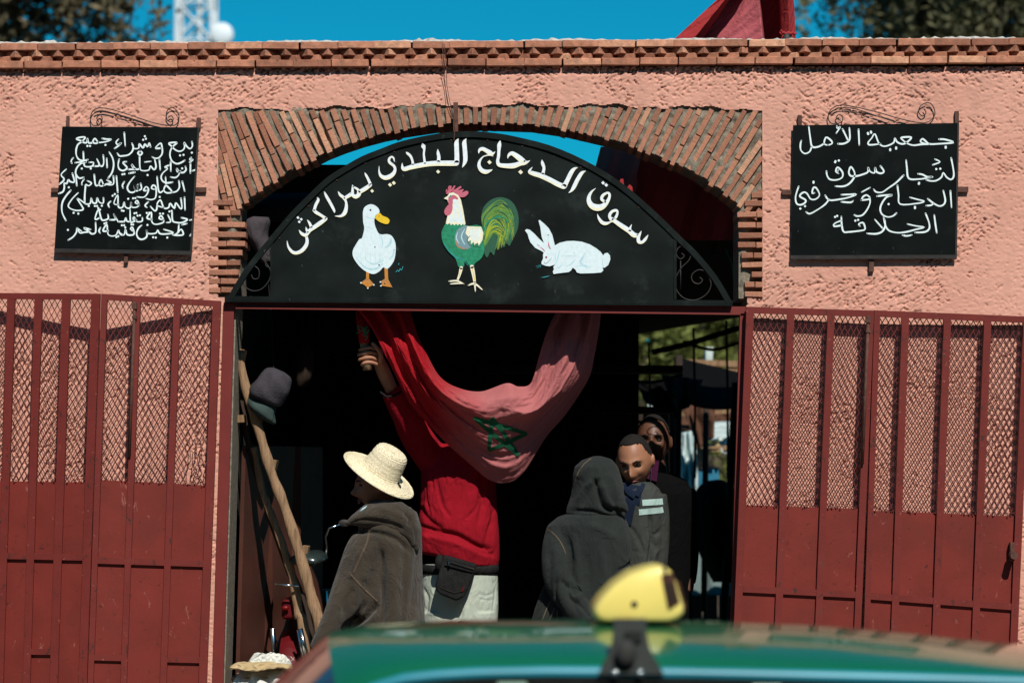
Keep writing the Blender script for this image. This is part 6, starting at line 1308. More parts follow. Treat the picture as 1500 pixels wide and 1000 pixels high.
limb(b, [(958, 726, DY, .065), (964, 760, DY, .06), (965, 800, DY, .054), (962, 835, DY - .02, .048), (956, 862, DY - .04, .042)], 18); limb(b, [(905, 726, DY, .065), (896, 760, DY, .06), (893, 800, DY, .054), (893, 850, DY, .045)], 18)
cr = [([(952, 750), (956, 790), (950, 830)], 3, -.012), ([(922, 770), (936, 790), (944, 812)], 3, -.005), ([(966, 775), (958, 790), (964, 808)], 3, -.006), ([(968, 800), (958, 815), (966, 830)], 3, .005), ([(930, 790), (940, 820)], 3, .004)]
cg = finish(b, 'cardigan', M['grey_knit'], dm, 0.007, 4, cr, 0.0012, 4); cb = bvh_of(cg)
ribbon_on(cb, [(941, 736), (950, 735.5), (958, 735), (966, 734.5), (971, 734)], 9, 'stripe', M['stripe'], dm, .004)
ribbon_on(cb, [(936, 750), (946, 749), (956, 748), (966, 747), (971.5, 746)], 8.5, 'stripe', M['stripe'], dm, .004)
ribbon_on(cb, [(932, 706), (929, 722), (926, 738)], 22, 'shirt', M['navy_shirt'], dm, .006)
ribbon_on(cb, [(926, 736), (922, 752), (919, 768)], 12, 'shirt', M['navy_shirt'], dm, .007)
ribbon_on(cb, [(945, 700), (941, 712), (933, 726)], 6, 'shirt_collar', M['navy_shirt'], dm, .014)
ribbon_on(cb, [(914, 708), (919, 720), (929, 728)], 5, 'shirt_collar', M['navy_shirt'], dm, .014)
b = MB(); b.loft(rpx([(934, 955, 36, .12), (934, 1000, 36, .12), (934, 1140, 38, .12)], DY), 24, horiz=True); b.build('trousers', M['navy_shirt'], dm, True)
# ---- man behind him
EY = 0.72; em = thing('person', P(972, 1166, EY), 'dark coated man standing in shadow just behind the man in the striped cardigan', 'person')
hc = P(957, 646, EY)
o, T = body_of(em, 'e', EY, lambda b: head_mesh(b, hc, math.radians(-8), math.radians(5), s=1.12), [(968, 715, 34, .09), (970, 760, 38, .11), (970, 880, 36, .11), (970, 980, 36, .11)],
               [[(998, 722, EY, .055), (1008, 790, EY, .045), (1008, 850, EY - .04, .033), (1006, 866, EY - .05, .03)], [(940, 722, EY, .055), (930, 790, EY, .045)]], [[(956, 980, EY, .09), (954, 1140, EY, .05)], [(986, 980, EY, .09), (988, 1140, EY, .05)]], 'skin_c', voxel=.006, neck=[(958, 668, EY + .02, .055), (964, 720, EY + .02, .065)])
b = MB(); head_mesh(b, hc, math.radians(-8), math.radians(5), s=1.13, hair=True); b.build('hair', M['hair'], em, True); face_bits(em, T, 1.12)
b = MB(); b.loft(rpx([(966, 692, 20, .07), (970, 704, 36, .10), (973, 722, 42, .12), (974, 780, 40, .13), (974, 880, 40, .14), (974, 980, 42, .14)], EY), 30, horiz=True); limb(b, [(1000, 718, EY, .07), (1008, 770, EY, .062), (1010, 830, EY - .02, .05), (1008, 855, EY - .03, .044)], 16)
finish(b, 'coat', M['black_coat'], em, 0.009, 4, [], 0.002, 3)
b = MB(); b.pq([(948, 676), (966, 672), (962, 705), (946, 700)], EY - .12, .02); b.build('undershirt', M['purple_shirt'], em)
b = MB(); b.tube([P(953, 682, EY - .13), P(954, 690, EY - .135), P(953, 705, EY - .14)], .002, 5); b.build('zip', M['chrome'], em)
def glass():
    m, nt, b_ = newmat('car_glass'); b_.inputs['Base Color'].default_value = (.02, .025, .025, 1); b_.inputs['Roughness'].default_value = .03; b_.inputs['Specular IOR Level'].default_value = .6; b_.inputs['Coat Weight'].default_value = 1; return m
M['glass'] = glass()
# ------------------------------------------------------------------ right side of the passage and the sunny yard behind
tt = thing('covered_table', (1.6, 6.5, GZ), 'low yard table under a grey blue tarpaulin, seen low beside the right door post', 'table')
cloth_quad('tarpaulin', [(1022, 768), (1100, 760), (1100, 872), (1010, 872)], 6.9, 6.3, M['tarp_grey'], None, None, amp=.10, f=9, seed=3, parent=tt)
b = MB(); a = P(1012, 782, 6.6); c = P(1120, 782, 6.6); b.box(a.x, c.x, 6.95, 7.6, a.z - .03, a.z); b.build('table_top', M['darkwood'], tt)
for x in (a.x + .03, c.x - .03):
    for y in (7.0, 7.55): b = MB(); b.box(x - .03, x + .03, y - .03, y + .03, GZ, a.z - .032); b.build('leg', M['darkwood'], tt)
M['leafy'] = mat('sunlit_leaf', (0.17, 0.19, 0.045), 0.7, 0.4, 3, trans=0.35); M['leafy2'] = mat('olive_brown_leaf', (0.12, 0.095, 0.05), 0.75, 0.5, 2, trans=0.2); M['leafy3'] = mat('grey_green_leaf', (0.11, 0.105, 0.05), 0.75, 0.5, 1.5, trans=0.25)
M['bark'] = mat('bark', (0.09, 0.065, 0.045), 0.9, 0.3, 8, bump=.8, bscale=30)
def leaves(mb, c, r, n, size, rr, droop=0.0, long=1.0):
    for k in range(n):
        d = Vector((rr.gauss(0, 1), rr.gauss(0, 1), rr.gauss(0, 1))).normalized() * (rr.random() ** 0.45); p = c + Vector((d.x * r[0], d.y * r[1], d.z * r[2]))
        a = Vector((rr.gauss(0, 1), rr.gauss(0, 1), rr.gauss(0, 1) - droop)).normalized(); e = a.cross(Vector((rr.gauss(0, 1), rr.gauss(0, 1), rr.gauss(0, 1)))).normalized(); s_ = size * rr.uniform(.6, 1.4)
        mb.add([p - a * s_ * long - e * s_ * .15, p + e * s_ * .5, p + a * s_ * long, p - e * s_ * .5], [(0, 1, 2, 3)])
def tree(loc, h, crown, clumps, nleaf, size, m, label, seed, droop=0., long=1., group='trees'):
    rr = random.Random(seed); t = thing('tree', loc, label, 'tree', group); base = Vector(loc); cc = Vector(crown[0]); cr_ = Vector(crown[1])
    b = MB(); tr = catmull([tuple(base) + (h * .035,), tuple(base + Vector((h * .02, 0, h * .3))) + (h * .026,), tuple(lerp(base + Vector((0, 0, h * .55)), cc, .4)) + (h * .018,), tuple(cc) + (h * .01,)], 5)
    b.tube([q[:3] for q in tr], [q[3] for q in tr], 9); b.build('trunk', M['bark'], t, True)
    b = MB(); lb = MB(); j0 = Vector(tr[len(tr) // 2][:3])
    for k in range(clumps):
        d = Vector((rr.gauss(0, 1), rr.gauss(0, 1), rr.gauss(0, 1))).normalized() * rr.random() ** .4; p = cc + Vector((d.x * cr_.x, d.y * cr_.y, d.z * cr_.z))
        st = lerp(j0, cc, rr.random()); b.tube(catmull([tuple(st), tuple(lerp(st, p, .5) + Vector((rr.gauss(0, .1), rr.gauss(0, .1), .15))), tuple(p)], 3), [.05, .045, .04, .035, .03, .02, .012], 5) if h > 4 else b.tube([st, p], .012, 5)
        s_ = rr.uniform(.5, 1.2) * cr_.x * .33
        leaves(lb, p, (s_, s_, s_ * (1 + droop)), nleaf, size, rr, droop, long)
        if droop:
            for q in range(3):
                pp = p + Vector((rr.uniform(-s_, s_), rr.uniform(-s_, s_), -s_ * .7)); leaves(lb, pp - Vector((0, 0, s_ * .8)), (s_ * .22, s_ * .22, s_ * 1.1), nleaf // 5, size, rr, droop, long)
    b.build('limbs', M['bark'], t, True); lb.build('crown', M[m], t, False, kind='stuff')
tree((-9.3, 26, 0), 12, ((-8.9, 26, 11.0), (3.2, 3.0, 2.9)), 150, 260, .07, 'leafy2', 'tall drooping brown green tree beyond the wall at the left edge', 3, droop=.9, long=1.5)
tree((-13.0, 29, 0), 12, ((-12.5, 29, 11.0), (3.4, 3.0, 3.2)), 90, 240, .08, 'leafy2', 'drooping tree beyond the wall, mostly outside the left edge of the picture', 13, droop=.9, long=1.5)
tree((6.6, 22, 0), 11, ((6.1, 22, 9.7), (2.0, 2.0, 2.4)), 130, 260, .05, 'leafy3', 'olive green tree beyond the wall just right of the knotted red cloth', 4, droop=.3, long=1.3)
tree((9.6, 23, 0), 11, ((9.6, 23, 9.6), (2.4, 2.2, 2.6)), 150, 260, .055, 'leafy3', 'olive green tree beyond the wall at the right edge of the picture', 5, droop=.3, long=1.3)
tree((2.3, 19, GZ), 5.5, ((2.75, 19, 3.7), (1.7, 1.2, 1.5)), 80, 260, .055, 'leafy', 'sunlit yellow green tree seen through the right side of the gateway', 6, group=None)
tree((2.9, 13, GZ), 3, ((2.75, 13, 1.95), (.9, .6, .7)), 40, 180, .035, 'leafy', 'low sunlit bush in the yard below the dark awnings', 7, group=None)
# unseen buildings added across the street to cut sky light and deepen shade
ob = None
for i, (x0, x1, h_) in enumerate([(-26, -13, 9), (-12.6, -3, 10.5), (-2.6, 8, 9.5), (8.4, 20, 11), (20.4, 30, 8)]):
    st_ = thing('sky_blocking_house', ((x0 + x1) / 2, -18, 0), ['low', 'narrow', 'middle', 'tall', 'end'][i] + ' ochre shop house added unseen behind the viewer to block sky light', 'building', 'added houses blocking sky light')
    b = MB(); b.box(x0, x1, -24, -18, 0, h_); b.build('wall', M['plaster'], st_)
    for fl_ in range(2):
        for k in range(3):
            x = lerp(x0, x1, (k + .5) / 3); b = MB(); b.box(x - .5, x + .5, -18.02, -17.96, 4 + fl_ * 2.8, 5.3 + fl_ * 2.8); wn = b.build('window', M['glass'], st_); b = MB(); b.box(x - .6, x + .6, -18.03, -17.9, 3.88 + fl_ * 2.8, 3.97 + fl_ * 2.8); b.build('sill', M['cement'], wn)
    b = MB(); b.box(x0 + 1, x1 - 1, -18.02, -17.95, 0, 2.8); b.build('shop_shutter', M['gate'], st_)
# lattice mast with dish
M['mastpaint'] = mat('white_mast_paint', (0.62, 0.66, 0.68), .5, .08, 3)
mt = thing('lattice_mast', (-9.15, 60, 0), 'tall white steel lattice mast far behind the wall at the upper left', 'mast')
mx0, mw = -9.24, .98
cor4 = [(-1, -1), (1, -1), (1, 1), (-1, 1)]
wd_ = lambda z: mw / 2 * (1.0 + (16 - z) * .03)
for sx, sy in cor4:
    b = MB(); b.tube([(mx0 + sx * wd_(0), 60 + sy * wd_(0), 0), (mx0 + sx * wd_(28), 60 + sy * wd_(28), 28)], .075, 6); b.build('leg', M['mastpaint'], mt)
b = MB(); z = 0
while z < 27.5:
    w0, w1 = wd_(z), wd_(z + 1.1)
    for k in range(4):
        a, c = cor4[k], cor4[(k + 1) % 4]
        b.tube([(mx0 + a[0] * w0, 60 + a[1] * w0, z), (mx0 + c[0] * w1, 60 + c[1] * w1, z + 1.1)], .04, 4); b.tube([(mx0 + c[0] * w0, 60 + c[1] * w0, z), (mx0 + a[0] * w1, 60 + a[1] * w1, z + 1.1)], .04, 4); b.tube([(mx0 + a[0] * w0, 60 + a[1] * w0, z), (mx0 + c[0] * w0, 60 + c[1] * w0, z)], .035, 4)
    z += 1.1
b.tube([(mx0 + .1, 59.9, 0), (mx0 + .1, 59.9, 28)], .07, 6)
b.build('bracing', M['mastpaint'], mt)
dc = P(325, 51, 59.2); b = MB(); b.tube([dc + Vector((-.04, .22, 0)), dc + Vector((0, 0, 0)), dc + Vector((0.01, -.03, 0))], [.30, .34, .30], 24); b.ball(dc, (.34, .12, .34), 20, 12); b.build('dish_antenna', M['mastpaint'], mt, True)
b = MB(); b.tube([dc + Vector((0, .2, 0)), (mx0 + .5, 60, dc.z)], .05, 6); b.build('dish_arm', M['mastpaint'], mt)
# yard stalls, all out of focus through the right of the gateway
YD = 8.5
def box_thing(name, q, y, d, m, label, cat):
    b = MB(); b.pq(q, y, d); o = b.build(name, M[m]); tag(o, label, cat); return o
cloth_quad('hanging_sheet', [(996, 634), (1018, 630), (1024, 728), (1000, 735)], 6.4, 6.3, M['sheet_white'], 'pale sheet hanging in the sun between the dark coated man and a stall pole', 'sheet', amp=.06, f=16, seed=2)
cloth_quad('tarp_roof', [(1036, 617), (1090, 617), (1090, 640), (1040, 645)], 9.4, 8.2, M['tarp_white'], 'white tarpaulin stall roof in the yard beyond the gateway', 'tarpaulin', amp=.05, f=10, seed=5)
cloth_quad('brown_awning', [(975, 600), (1040, 570), (1035, 650), (985, 640)], 7.2, 6.4, M['tarp_brown'], 'sagging brown awning over a stall in the yard', 'awning', amp=.06, f=9, seed=6, sag=.05)
cloth_quad('blue_sheet', [(1010, 690), (1052, 684), (1060, 740), (1002, 740)], 6.9, 6.6, M['sheet_blue'], 'blue plastic sheet low in the yard beside the stall pole', 'sheet', amp=.05, f=12, seed=8)
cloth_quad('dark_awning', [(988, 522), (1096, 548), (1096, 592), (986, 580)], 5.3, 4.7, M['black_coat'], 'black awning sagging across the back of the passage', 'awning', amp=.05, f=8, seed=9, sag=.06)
cloth_quad('corrugated_sheet', [(950, 567), (986, 570), (984, 603), (948, 598)], 5.5, 5.5, M['sheet_white'], 'pale ribbed sheet panel glimpsed above the two bareheaded men', 'panel', amp=.03, f=60, seed=12, nu=60)
if 0: cloth_quad('ribbed_panel', [(890, 624), (926, 620), (924, 640), (892, 644)], 5.6, 5.6, M['sheet_white'], 'pale blue ribbed panel in the gloom left of the bareheaded men', 'panel', amp=.02, f=60, seed=14, nu=60)
cloth_quad('tan_awning', [(1010, 556), (1090, 545), (1090, 566), (1010, 572)], 7.8, 7.0, M['card'], 'tan cloth awning edge catching the sun behind the black awning', 'awning', amp=.04, f=20, seed=15)
for k, (x0, y0, x1, y1, w_, yy, m, lab) in enumerate([(1035, 575, 1031, 745, 9, 5.6, 'darkwood', 'dark stall pole standing in the yard in front of the white tarpaulin'), (995, 560, 990, 760, 10, 4.9, 'darkwood', 'thick dark stall pole behind the dark coated man'), (1078, 600, 1060, 760, 12, 4.6, 'darkwood', 'slanting dark pole near the right door post')]):
    b = MB(); b.tube([P(x0, y0 - 40, yy), P(x1, y1 + 150, yy)], w_ / sc(yy) / 2, 8); o = b.build('stall_pole', M[m], None, True); tag(o, lab, 'pole')
box_thing('timber_beam', [(1005, 526), (1090, 529), (1090, 538), (1005, 533)], 7.0, .15, 'plank', 'sunlit timber beam spanning the yard beneath the yellow green tree', 'beam')
box_thing('white_chimney', [(1034, 508), (1045, 508), (1044, 528), (1034, 528)], 7.6, .2, 'tarp_white', 'short white square flue standing on the timber beam', 'flue')
b = MB(); b.tube([P(955, 516, 4.2), P(1010, 503, 4.2), P(1090, 478, 4.2)], .022, 6); o = b.build('roof_pole', M['darkwood']); tag(o, 'dark pole slanting up to the right across the bright corner of the doorway', 'pole')
b = MB(); b.tube([P(1064, 366, .8), P(1072, 385, .8), P(1075, 402, .8), P(1076, 416, .8)], .005, 5); o = b.build('plastic_string', M['p_green']); tag(o, 'thin bright green string hanging inside the right end of the arch', 'string')
box_thing('sack', [(886, 455), (947, 457), (948, 468), (888, 467)], 4.6, .3, 'cement', 'pale sack on a rafter just under the lintel', 'sack')
bv_ = thing('market_counter', P(1035, 770, 7.5), 'rough counter under the tarpaulins in the yard', 'counter')
b = MB(); a = P(985, 712, 7.5); c = P(1100, 712, 7.5); b.box(a.x, c.x, 7.6, 8.2, a.z - .03, a.z + .02); b.build('counter_top', M['plank'], bv_)
for k in range(5):
    x0 = lerp(a.x, c.x, k / 5); b = MB(); b.box(x0 + .005, lerp(a.x, c.x, (k + 1) / 5) - .005, 7.62, 7.65, GZ, a.z - .035); b.build('board', M['darkwood'], bv_)
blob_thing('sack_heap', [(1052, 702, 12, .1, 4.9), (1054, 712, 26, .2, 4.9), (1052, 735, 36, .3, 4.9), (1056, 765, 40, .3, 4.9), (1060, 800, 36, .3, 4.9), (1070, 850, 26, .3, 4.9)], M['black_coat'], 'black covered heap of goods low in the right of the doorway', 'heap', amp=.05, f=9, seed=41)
cloth_quad('brown_tarp', [(1000, 600), (1048, 578), (1046, 640), (1022, 655)], 6.0, 5.8, M['tarp_brown'], 'small dark brown tarpaulin fold hanging before the pale stall roofs', 'tarpaulin', amp=.08, f=11, seed=21)
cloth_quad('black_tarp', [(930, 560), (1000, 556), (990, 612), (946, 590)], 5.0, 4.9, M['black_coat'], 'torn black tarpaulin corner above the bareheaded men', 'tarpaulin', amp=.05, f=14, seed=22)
cloth_quad('green_tarp', [(968, 548), (1030, 556), (1010, 596), (990, 604)], 4.75, 4.7, M['dkgreen_cloth'], 'dark green tarpaulin corner hanging left of the black awning', 'tarpaulin', amp=.06, f=12, seed=23)
for k, (q, yy, m, lab) in enumerate([([(992, 604), (1090, 598), (1090, 604), (992, 610)], 6.6, 'plank', 'thin sunlit timber rail above the white stall roofs'), ([(1020, 655), (1090, 650), (1090, 657), (1020, 662)], 6.8, 'plank', 'thin sunlit timber rail below the white stall roofs'), ([(1000, 538), (1090, 541), (1090, 545), (1000, 542)], 6.2, 'plank', 'thin timber rail just under the sunlit beam'), ([(985, 572), (1030, 566), (1032, 572), (986, 578)], 6.3, 'card', 'short tan batten left of the black awning')]):
    box_thing('timber_rail', q, yy, .08, m, lab, 'rail')
for k, (q, m, lab, sd) in enumerate([([(1042, 596), (1070, 592), (1074, 616), (1040, 618)], 'tarp_brown', 'brown cloth scrap hanging above the white stall roof', 31), ([(1052, 640), (1082, 643), (1080, 668), (1056, 662)], 'tarp_white', 'pale cloth scrap hanging beneath the white stall roof', 32), ([(1018, 612), (1034, 616), (1032, 650), (1016, 640)], 'tarp_white', 'narrow pale cloth strip beside the stall pole', 33), ([(962, 588), (984, 590), (982, 606), (964, 604)], 'card', 'tan cloth scrap over the plank screen', 34)]):
    cloth_quad('cloth_scrap', q, 6.9, 6.8, M[m], lab, 'cloth', amp=.06, f=13, seed=sd, nu=14, nv=14)
rr = random.Random(9)
for k, (x0, y0, x1, y1, wpx, lab) in enumerate([(902, 470, 900, 700, 5, 'thin dark post left of the bareheaded men, farthest left of four'), (950, 500, 952, 620, 3, 'thin dark post just above the taller bareheaded man'), (1016, 480, 1018, 700, 4, 'thin dark post between the hanging sheet and the thick pole'), (1064, 470, 1066, 700, 4, 'thin dark post nearest to the right door post')]):
    b = MB(); b.tube([P(x0, y0, 4.4), P((x0 + x1) / 2 + 1, (y0 + y1) / 2, 4.4), P(x1, y1, 4.4)], wpx / sc(4.4) / 2, 6); o = b.build('stall_post', M['darkwood'], None, True); tag(o, lab, 'post', 'thin posts of the market stalls')
for k, (q, lab) in enumerate([([(888, 545), (948, 560), (1000, 548)], 'sagging dark rope across the back of the passage, upper one'), ([(1000, 500), (1045, 512), (1092, 498)], 'sagging dark rope in front of the yellow green tree'), ([(900, 605), (940, 618), (985, 602)], 'sagging dark rope across the back of the passage, lower one')]):
    b = MB(); b.tube([P(a, c, 4.3) for a, c in catmull(q, 6)], .011, 5); o = b.build('rope', M['darkwood'], None, True); tag(o, lab, 'rope')
bx2 = None
for k, (x, y, wd, hg, yy, m, lab) in enumerate([(1052, 655, 22, 12, 7.4, 'card', 'small cardboard box on the sunny counter in the yard'), (1075, 662, 16, 14, 7.5, 'sheet_blue', 'small blue box on the sunny counter near the door post'), (925, 560, 20, 9, 4.5, 'tarp_grey', 'grey box on the shelf above the hooded person')]):
    b = MB(); b.pq([(x - wd / 2, y - hg / 2), (x + wd / 2, y - hg / 2), (x + wd / 2 - 1, y + hg / 2), (x - wd / 2, y + hg / 2)], yy, .2); o = b.build('box', M[m]); tag(o, lab, 'box')
yw = thing('yard_wall', (0, 24, 0), 'low earth coloured wall closing the far side of the yard', 'wall')
b = MB(); b.box(-14, 14, 24, 24.3, 0, 3.6); b.build('masonry', M['earth'], yw)
bp_ = thing('plank_screen', P(960, 700, 5.6), 'dark plank screen closing the passage behind the coated man', 'screen')
for k in range(6):
    b = MB(); b.pq([(928 + k * 10.5, 600), (938 + k * 10.5, 600), (938 + k * 10.5, 860), (928 + k * 10.5, 860)], 5.6 + .01 * (k % 2), .03); b.build('plank', M['darkwood'], bp_)

# ------------------------------------------------------------------ taxi in the foreground
def carpaint():
    m, nt, b_ = newmat('green_car_paint'); b_.inputs['Base Color'].default_value = (0.004, 0.108, 0.044, 1); b_.inputs['Roughness'].default_value = .35; b_.inputs['Specular IOR Level'].default_value = .5; b_.inputs['Coat Weight'].default_value = 1; b_.inputs['Coat Roughness'].default_value = .06
    tc = N(nt, 'ShaderNodeTexCoord'); nz = N(nt, 'ShaderNodeTexNoise'); nz.inputs['Scale'].default_value = 6; nt.links.new(tc.outputs['Object'], nz.inputs['Vector']); mr = N(nt, 'ShaderNodeMapRange'); mr.inputs[3].default_value = .28; mr.inputs[4].default_value = .42; nt.links.new(nz.outputs[0], mr.inputs[0]); nt.links.new(mr.outputs[0], b_.inputs['Roughness']); return m
M['carpaint'] = carpaint()

M['yellowpl'] = mat('yellow_sign_plastic', (0.80, 0.65, 0.17), .35, .06, 8, spec=.5, coat=.3); M['blackpl'] = mat('black_plastic', (0.016, 0.02, 0.018), .65, .2, 20, spec=.15); M['trim_sky_blue'] = mat('trim_reflected_sky', (0.02, 0.21, 0.28), .4, .15, 3, spec=.4); M['signdark'] = mat('dark_sign_text', (0.055, 0.02, 0.012), .5, .3, 30)  # trim blue paints in the sky mirrored along the gutter
CY0, CW = -6.0, 1.10       # near gutter line and roof width
GUT = [(495, 1040), (520, 1016), (545, 1002), (590, 988.5), (640, 983), (700, 979.5), (800, 977.5), (900, 978), (1000, 979.5), (1100, 981.5), (1250, 985), (1400, 989), (1550, 994), (1700, 1001), (1850, 1015), (1930, 1035)]
CRS = [(470, 958), (490, 937), (520, 924), (560, 916), (640, 911), (720, 909.5), (900, 908), (1050, 911), (1200, 917), (1350, 930), (1500, 947), (1650, 965), (1800, 985), (1850, 1000)]
gx = [P(a, c, CY0).x for a, c in GUT]; gz = [P(a, c, CY0).z for a, c in GUT]
YC = CY0 + CW / 2; crx = [P(a, c, YC).x for a, c in CRS]; crz = [P(a, c, YC).z for a, c in CRS]
tx = thing('taxi', ((gx[2] + gx[-1]) / 2, YC, 0), 'green taxi in front of the gateway, only its glossy roof in view', 'car')
Xs = np.linspace(gx[0], gx[-1], 90); nv = 32; b = MB(); vv = []
for x in Xs:
    zg = interp(x, gx, gz); zc_ = interp(x, crx, crz)
    for k in range(nv + 1):
        t = k / nv; s_ = math.sin(math.pi * t) ** .62; z = lerp(zg, max(zc_, zg + .01), s_); fx = -0.06 * math.sin(math.pi * t) * max(0, 1 - (x - gx[0]) / .35)
        vv.append((x + fx, CY0 + CW * t, z))
b.add(vv, [(i * (nv + 1) + k, (i + 1) * (nv + 1) + k, (i + 1) * (nv + 1) + k + 1, i * (nv + 1) + k + 1) for i in range(len(Xs) - 1) for k in range(nv)])
b.build('roof', M['carpaint'], tx, True)
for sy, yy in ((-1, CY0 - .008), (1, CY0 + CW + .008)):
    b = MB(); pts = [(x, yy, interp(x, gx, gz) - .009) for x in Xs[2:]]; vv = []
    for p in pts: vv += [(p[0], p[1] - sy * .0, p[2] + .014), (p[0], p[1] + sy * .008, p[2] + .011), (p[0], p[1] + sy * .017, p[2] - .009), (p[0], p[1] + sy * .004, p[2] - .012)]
    b.add(vv, [(4 * i + k, 4 * i + 4 + k, 4 * i + 5 + k, 4 * i + 1 + k) for i in range(len(pts) - 1) for k in range(3)]); b.build('gutter_trim', M['trim_sky_blue'], tx, True)
    b = MB(); b.tube([(p[0], yy + sy * .002, p[2] - .022) for p in pts], .008, 8); b.build('door_seal', M['blackpl'], tx, True)
# body below: door frames, glass, lower shell by stations
XL, XR = gx[0] - .36, gx[-1] + .42
BEL = .92
def side_pts(x):      # belt half width
    return .80 - .10 * max(0, (x - (XR - .35)) / .6) - .1 * max(0, ((XL - .55) - x) / .4)
st = [(XL - .95, .62, .42, .35), (XL - .85, .72, .66, .30), (XL - .55, .78, .80, .28), (XL, .80, .90, .26), (0, .81, .93, .25), (XR - .3, .80, .94, .26), (XR, .78, .93, .30), (XR + .18, .70, .80, .36), (XR + .24, .6, .55, .42)]
stx = [s[0] for s in st]; b = MB(); vv = []; XS = np.linspace(stx[0], stx[-1], 80); arcn = 26
for x in XS:
    hw, zt_, zb = (interp(x, stx, [s[i] for s in st]) for i in (1, 2, 3))
    for k in range(arcn + 1):
        a = math.pi * k / arcn - math.pi / 2 ; cx_ = math.copysign(abs(math.sin(a)) ** .25, math.sin(a)); 
        t = k / arcn
        if t < .3: y_ = -hw * (0.96 + .04 * math.sin(t / .3 * math.pi)); z_ = lerp(zb, zt_ - .06, t / .3)
        elif t > .7: y_ = hw * (0.96 + .04 * math.sin((1 - t) / .3 * math.pi)); z_ = lerp(zt_ - .06, zb, (t - .7) / .3)
        else: q = (t - .3) / .4; y_ = lerp(-hw * .96, hw * .96, q); z_ = zt_ - .06 + .07 * math.sin(math.pi * q) ** .5
        vv.append((x, YC + y_, z_))
m1 = arcn + 1
b.add(vv, [(i * m1 + k, (i + 1) * m1 + k, (i + 1) * m1 + k + 1, i * m1 + k + 1) for i in range(len(XS) - 1) for k in range(arcn)] + [tuple(range(m1)), tuple((len(XS) - 1) * m1 + k for k in range(m1))[::-1]])
b.build('body_shell', M['carpaint'], tx, True)
for sy in (-1, 1):
    yg = YC + sy * (CW / 2 + .005); yb = YC + sy * .76
    xs_ = [Xs[4], -0.0, .62, 1.25, Xs[-5]]
    for i in range(4):
        x0, x1 = xs_[i] + .03, xs_[i + 1] - .03
        xb0 = x0 - (.42 if i == 0 else 0); xb1 = x1 + (.22 if i == 3 else 0)
        z0, z1 = interp(x0, gx, gz) - .05, interp(x1, gx, gz) - .05
        b = MB(); f_ = [(x0, yg + sy * .02, z0), (x1, yg + sy * .02, z1), (xb1, yb, BEL), (xb0, yb, BEL)]; b.hexa(f_, [(p[0], p[1] - sy * .01, p[2]) for p in f_]); b.build('side_window', M['glass'], tx)
    for x in xs_:
        dx = -.42 if x == xs_[0] else (.22 if x == xs_[-1] else 0); z0 = interp(x, gx, gz) - .03; b = MB(); f_ = [(x - .035, yg + sy * .012, z0), (x + .035, yg + sy * .012, z0), (x + dx + .04, yb + sy * .012, BEL), (x + dx - .04, yb + sy * .012, BEL)]; b.hexa(f_, [(p[0], p[1] - sy * .03, p[2]) for p in f_]); b.build('pillar', M['carpaint'], tx)
# windscreen and rear screen follow the roof ends
for nm, xr_, xb, zb in (('windscreen', 0, XL - .02, .90), ('rear_window', len(Xs) - 1, XR + .05, .93)):
    b = MB(); vv = []
    for k in range(nv + 1):
        p = Vector((Xs[xr_] + (-.06 * math.sin(math.pi * k / nv) if xr_ == 0 else 0), CY0 + CW * k / nv, lerp(interp(Xs[xr_], gx, gz), max(interp(Xs[xr_], crx, crz), interp(Xs[xr_], gx, gz) + .01), math.sin(math.pi * k / nv) ** .62)))
        q = Vector((xb + (-.1 if xr_ == 0 else .05) * math.sin(math.pi * k / nv), lerp(YC - .74, YC + .74, k / nv), zb)); vv += [p, lerp(p, q, .5) + Vector((-.02 if xr_ == 0 else .02, 0, .02)), q]
    b.add(vv, [(3 * k + j, 3 * k + 3 + j, 3 * k + 4 + j, 3 * k + 1 + j) for k in range(nv) for j in (0, 1)]); b.build(nm, M['glass'], tx, True)
for x in (XL - .35, XR - .42):
    for sy in (-1, 1):
        yy = YC + sy * .70; b = MB(); b.tube([(x, yy - .08, .29), (x, yy + .08, .29)], .29, 28); wo = b.build('wheel', M['rubber'], tx, True); b = MB(); b.tube([(x, yy + sy * .083, .29), (x, yy + sy * .088, .29)], .17, 20); b.build('rim', M['chrome'], wo, True)
for sy in (-1, 1):
    b = MB(); b.ball((XL - .88, YC + sy * .5, .58), (.05, .12, .07)); b.build('headlight', M['chrome'], tx, True); b = MB(); b.box(XR + .2, XR + .25, YC + sy * .55 - .1, YC + sy * .55 + .1, .6, .76); b.build('tail_light', M['lens'], tx)
b = MB(); b.box(XL - 1.0, XL - .88, YC - .72, YC + .72, .3, .45); b.build('bumper', M['blackpl'], tx); b = MB(); b.box(XR + .2, XR + .3, YC - .72, YC + .72, .34, .5); b.build('bumper', M['blackpl'], tx)
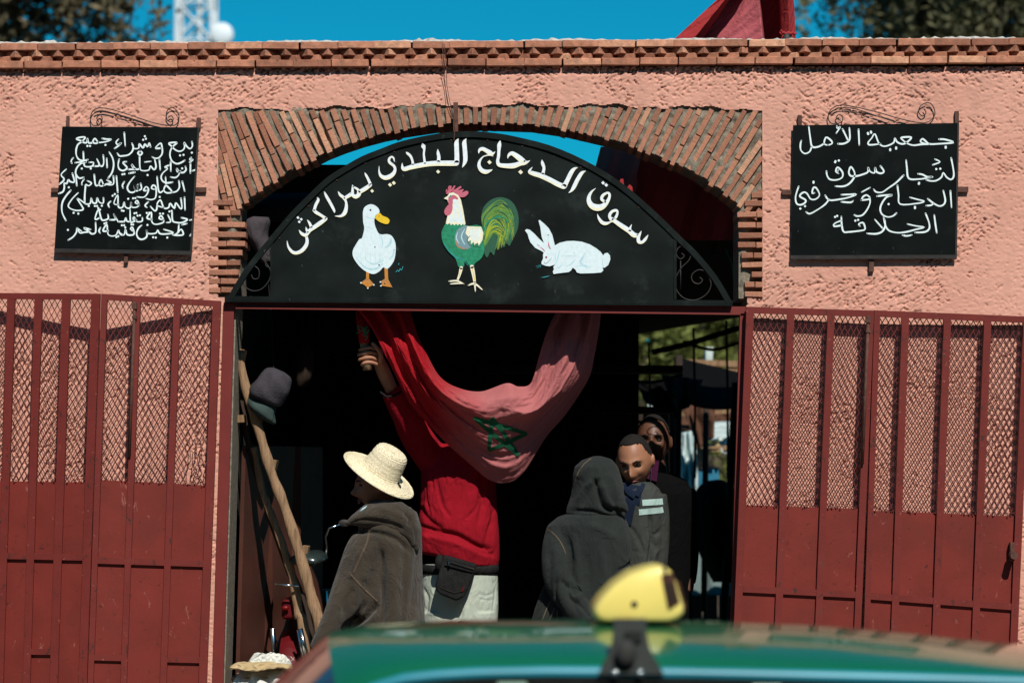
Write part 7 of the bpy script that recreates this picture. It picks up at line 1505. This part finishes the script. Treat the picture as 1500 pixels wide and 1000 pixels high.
# roof bar and lamp sign
SYc = YC - .02
rbx = P(928, 0, CY0).x
ts = thing('taxi_roof_sign', P(935, 906, SYc), 'yellow wedge shaped taxi lamp with a dark end panel, mounted on the green car roof', 'taxi sign')
prof_ = [(866, 893), (868, 884), (878, 870), (896, 852), (920, 836), (945, 828), (962, 825.5), (972, 828), (980, 835), (988, 855), (997, 884), (997, 893), (990, 901), (978, 905.5), (880, 905.5), (870, 902)]
b = MB(); pc = (935, 872); rings = []; nP = len(prof_)
for (yy, s_) in ((-.150, .86), (-.146, .93), (-.135, .98), (-.11, 1.0), (.11, 1.0), (.135, .98), (.146, .93), (.150, .86)):
    rings.append([P(pc[0] + (x - pc[0]) * s_, pc[1] + (y - pc[1]) * s_, SYc) + Vector((0, yy, 0)) for x, y in prof_])
n0 = len(rings); b.add([p for r in rings for p in r], [(i * nP + k, i * nP + (k + 1) % nP, (i + 1) * nP + (k + 1) % nP, (i + 1) * nP + k) for i in range(n0 - 1) for k in range(nP)] + [tuple(range(nP))[::-1], tuple((n0 - 1) * nP + k for k in range(nP))])
b.build('lamp_housing', M['yellowpl'], ts, True)
b = MB(); ds = (SYc - .152 - CAMY) / (SYc - CAMY)
q = [(969, 842), (985, 838), (996, 882), (979, 893)]; b.pq(q, SYc - .1535, .004)
f0 = [P(989, 850, SYc) + Vector((.004, -.11, 0)), P(989, 850, SYc) + Vector((.004, .11, 0)), P(999, 888, SYc) + Vector((.004, .11, 0)), P(999, 888, SYc) + Vector((.004, -.11, 0))]
b.hexa(f0, [p + Vector((-.004, 0, 0)) for p in f0]); b.build('dark_panel', M['signdark'], ts)
b = MB(); b.pq([(970, 829), (974, 829), (979, 843), (975, 843)], SYc - .154, .003); 
for k in range(4): b.pq([(974 + k * 3.2, 850 + k * 1), (975.5 + k * 3.2, 850 + k), (980 + k * 3.2, 884 - k), (978.5 + k * 3.2, 884 - k)], SYc - .1555, .002)
b.build('panel_line', M['blackpl'], ts)
b = MB(); b.ball(P(925, 880, SYc) + Vector((0, -.151, 0)), (.009, .004, .009), 10, 6); b.build('screw', M['iron'], ts, True)
b = MB(); b.pq([(884, 903), (985, 903), (980, 908), (888, 908)], SYc - .12, .24); b.build('base_plate', M['blackpl'], ts)
b = MB(); zz = P(0, 912, SYc).z; b.box(rbx - .02, rbx + .02, CY0 - .01, CY0 + CW + .01, zz - .012, zz + .012); b.build('roof_bar', M['blackpl'], ts)
for side in (0, 1):
    yq = CY0 - .02 if side == 0 else CY0 + CW + .02; b = MB(); rows = [(908, 24), (925, 24), (945, 27), (962, 34), (975, 42), (986, 48)] ; vv = []
    for py, hw in rows:
        c = P(924, py, CY0 - .02); c.y = yq; lean = (986 - py) / 80 * .06 * (1 if side == 0 else -1)
        for dx, dy in ((-1, -.014), (1, -.014), (1, .014), (-1, .014)): vv.append((c.x + dx * hw / 600, c.y + dy + lean, c.z))
    b.add(vv, [(4 * i + k, 4 * i + (k + 1) % 4, 4 * i + 4 + (k + 1) % 4, 4 * i + 4 + k) for i in range(len(rows) - 1) for k in range(4)] + [(3, 2, 1, 0), tuple(4 * (len(rows) - 1) + k for k in range(4))]); b.build('bar_foot', M['blackpl'], ts)
    if side == 0:
        b = MB(); b.ball(P(917, 956, CY0 - .04), (.026, .02, .033), 16, 10); b.build('clamp_knob', M['rubber'], ts, True)
        for x in (901, 938): b = MB(); b.ball(P(x, 985, CY0 - .036), (.009, .006, .009), 10, 6); b.build('bolt', M['chrome'], ts, True)
for sx in (-1, 1):
    b = MB(); b.loft([(P(925 + sx * 8, 925, SYc), .012, .03), (P(925 + sx * 30, 929, SYc), .014, .03), (P(925 + sx * 62, 927, SYc), .004, .02)], 12); b.build('rubber_pad', M['blackpl'], ts, True)
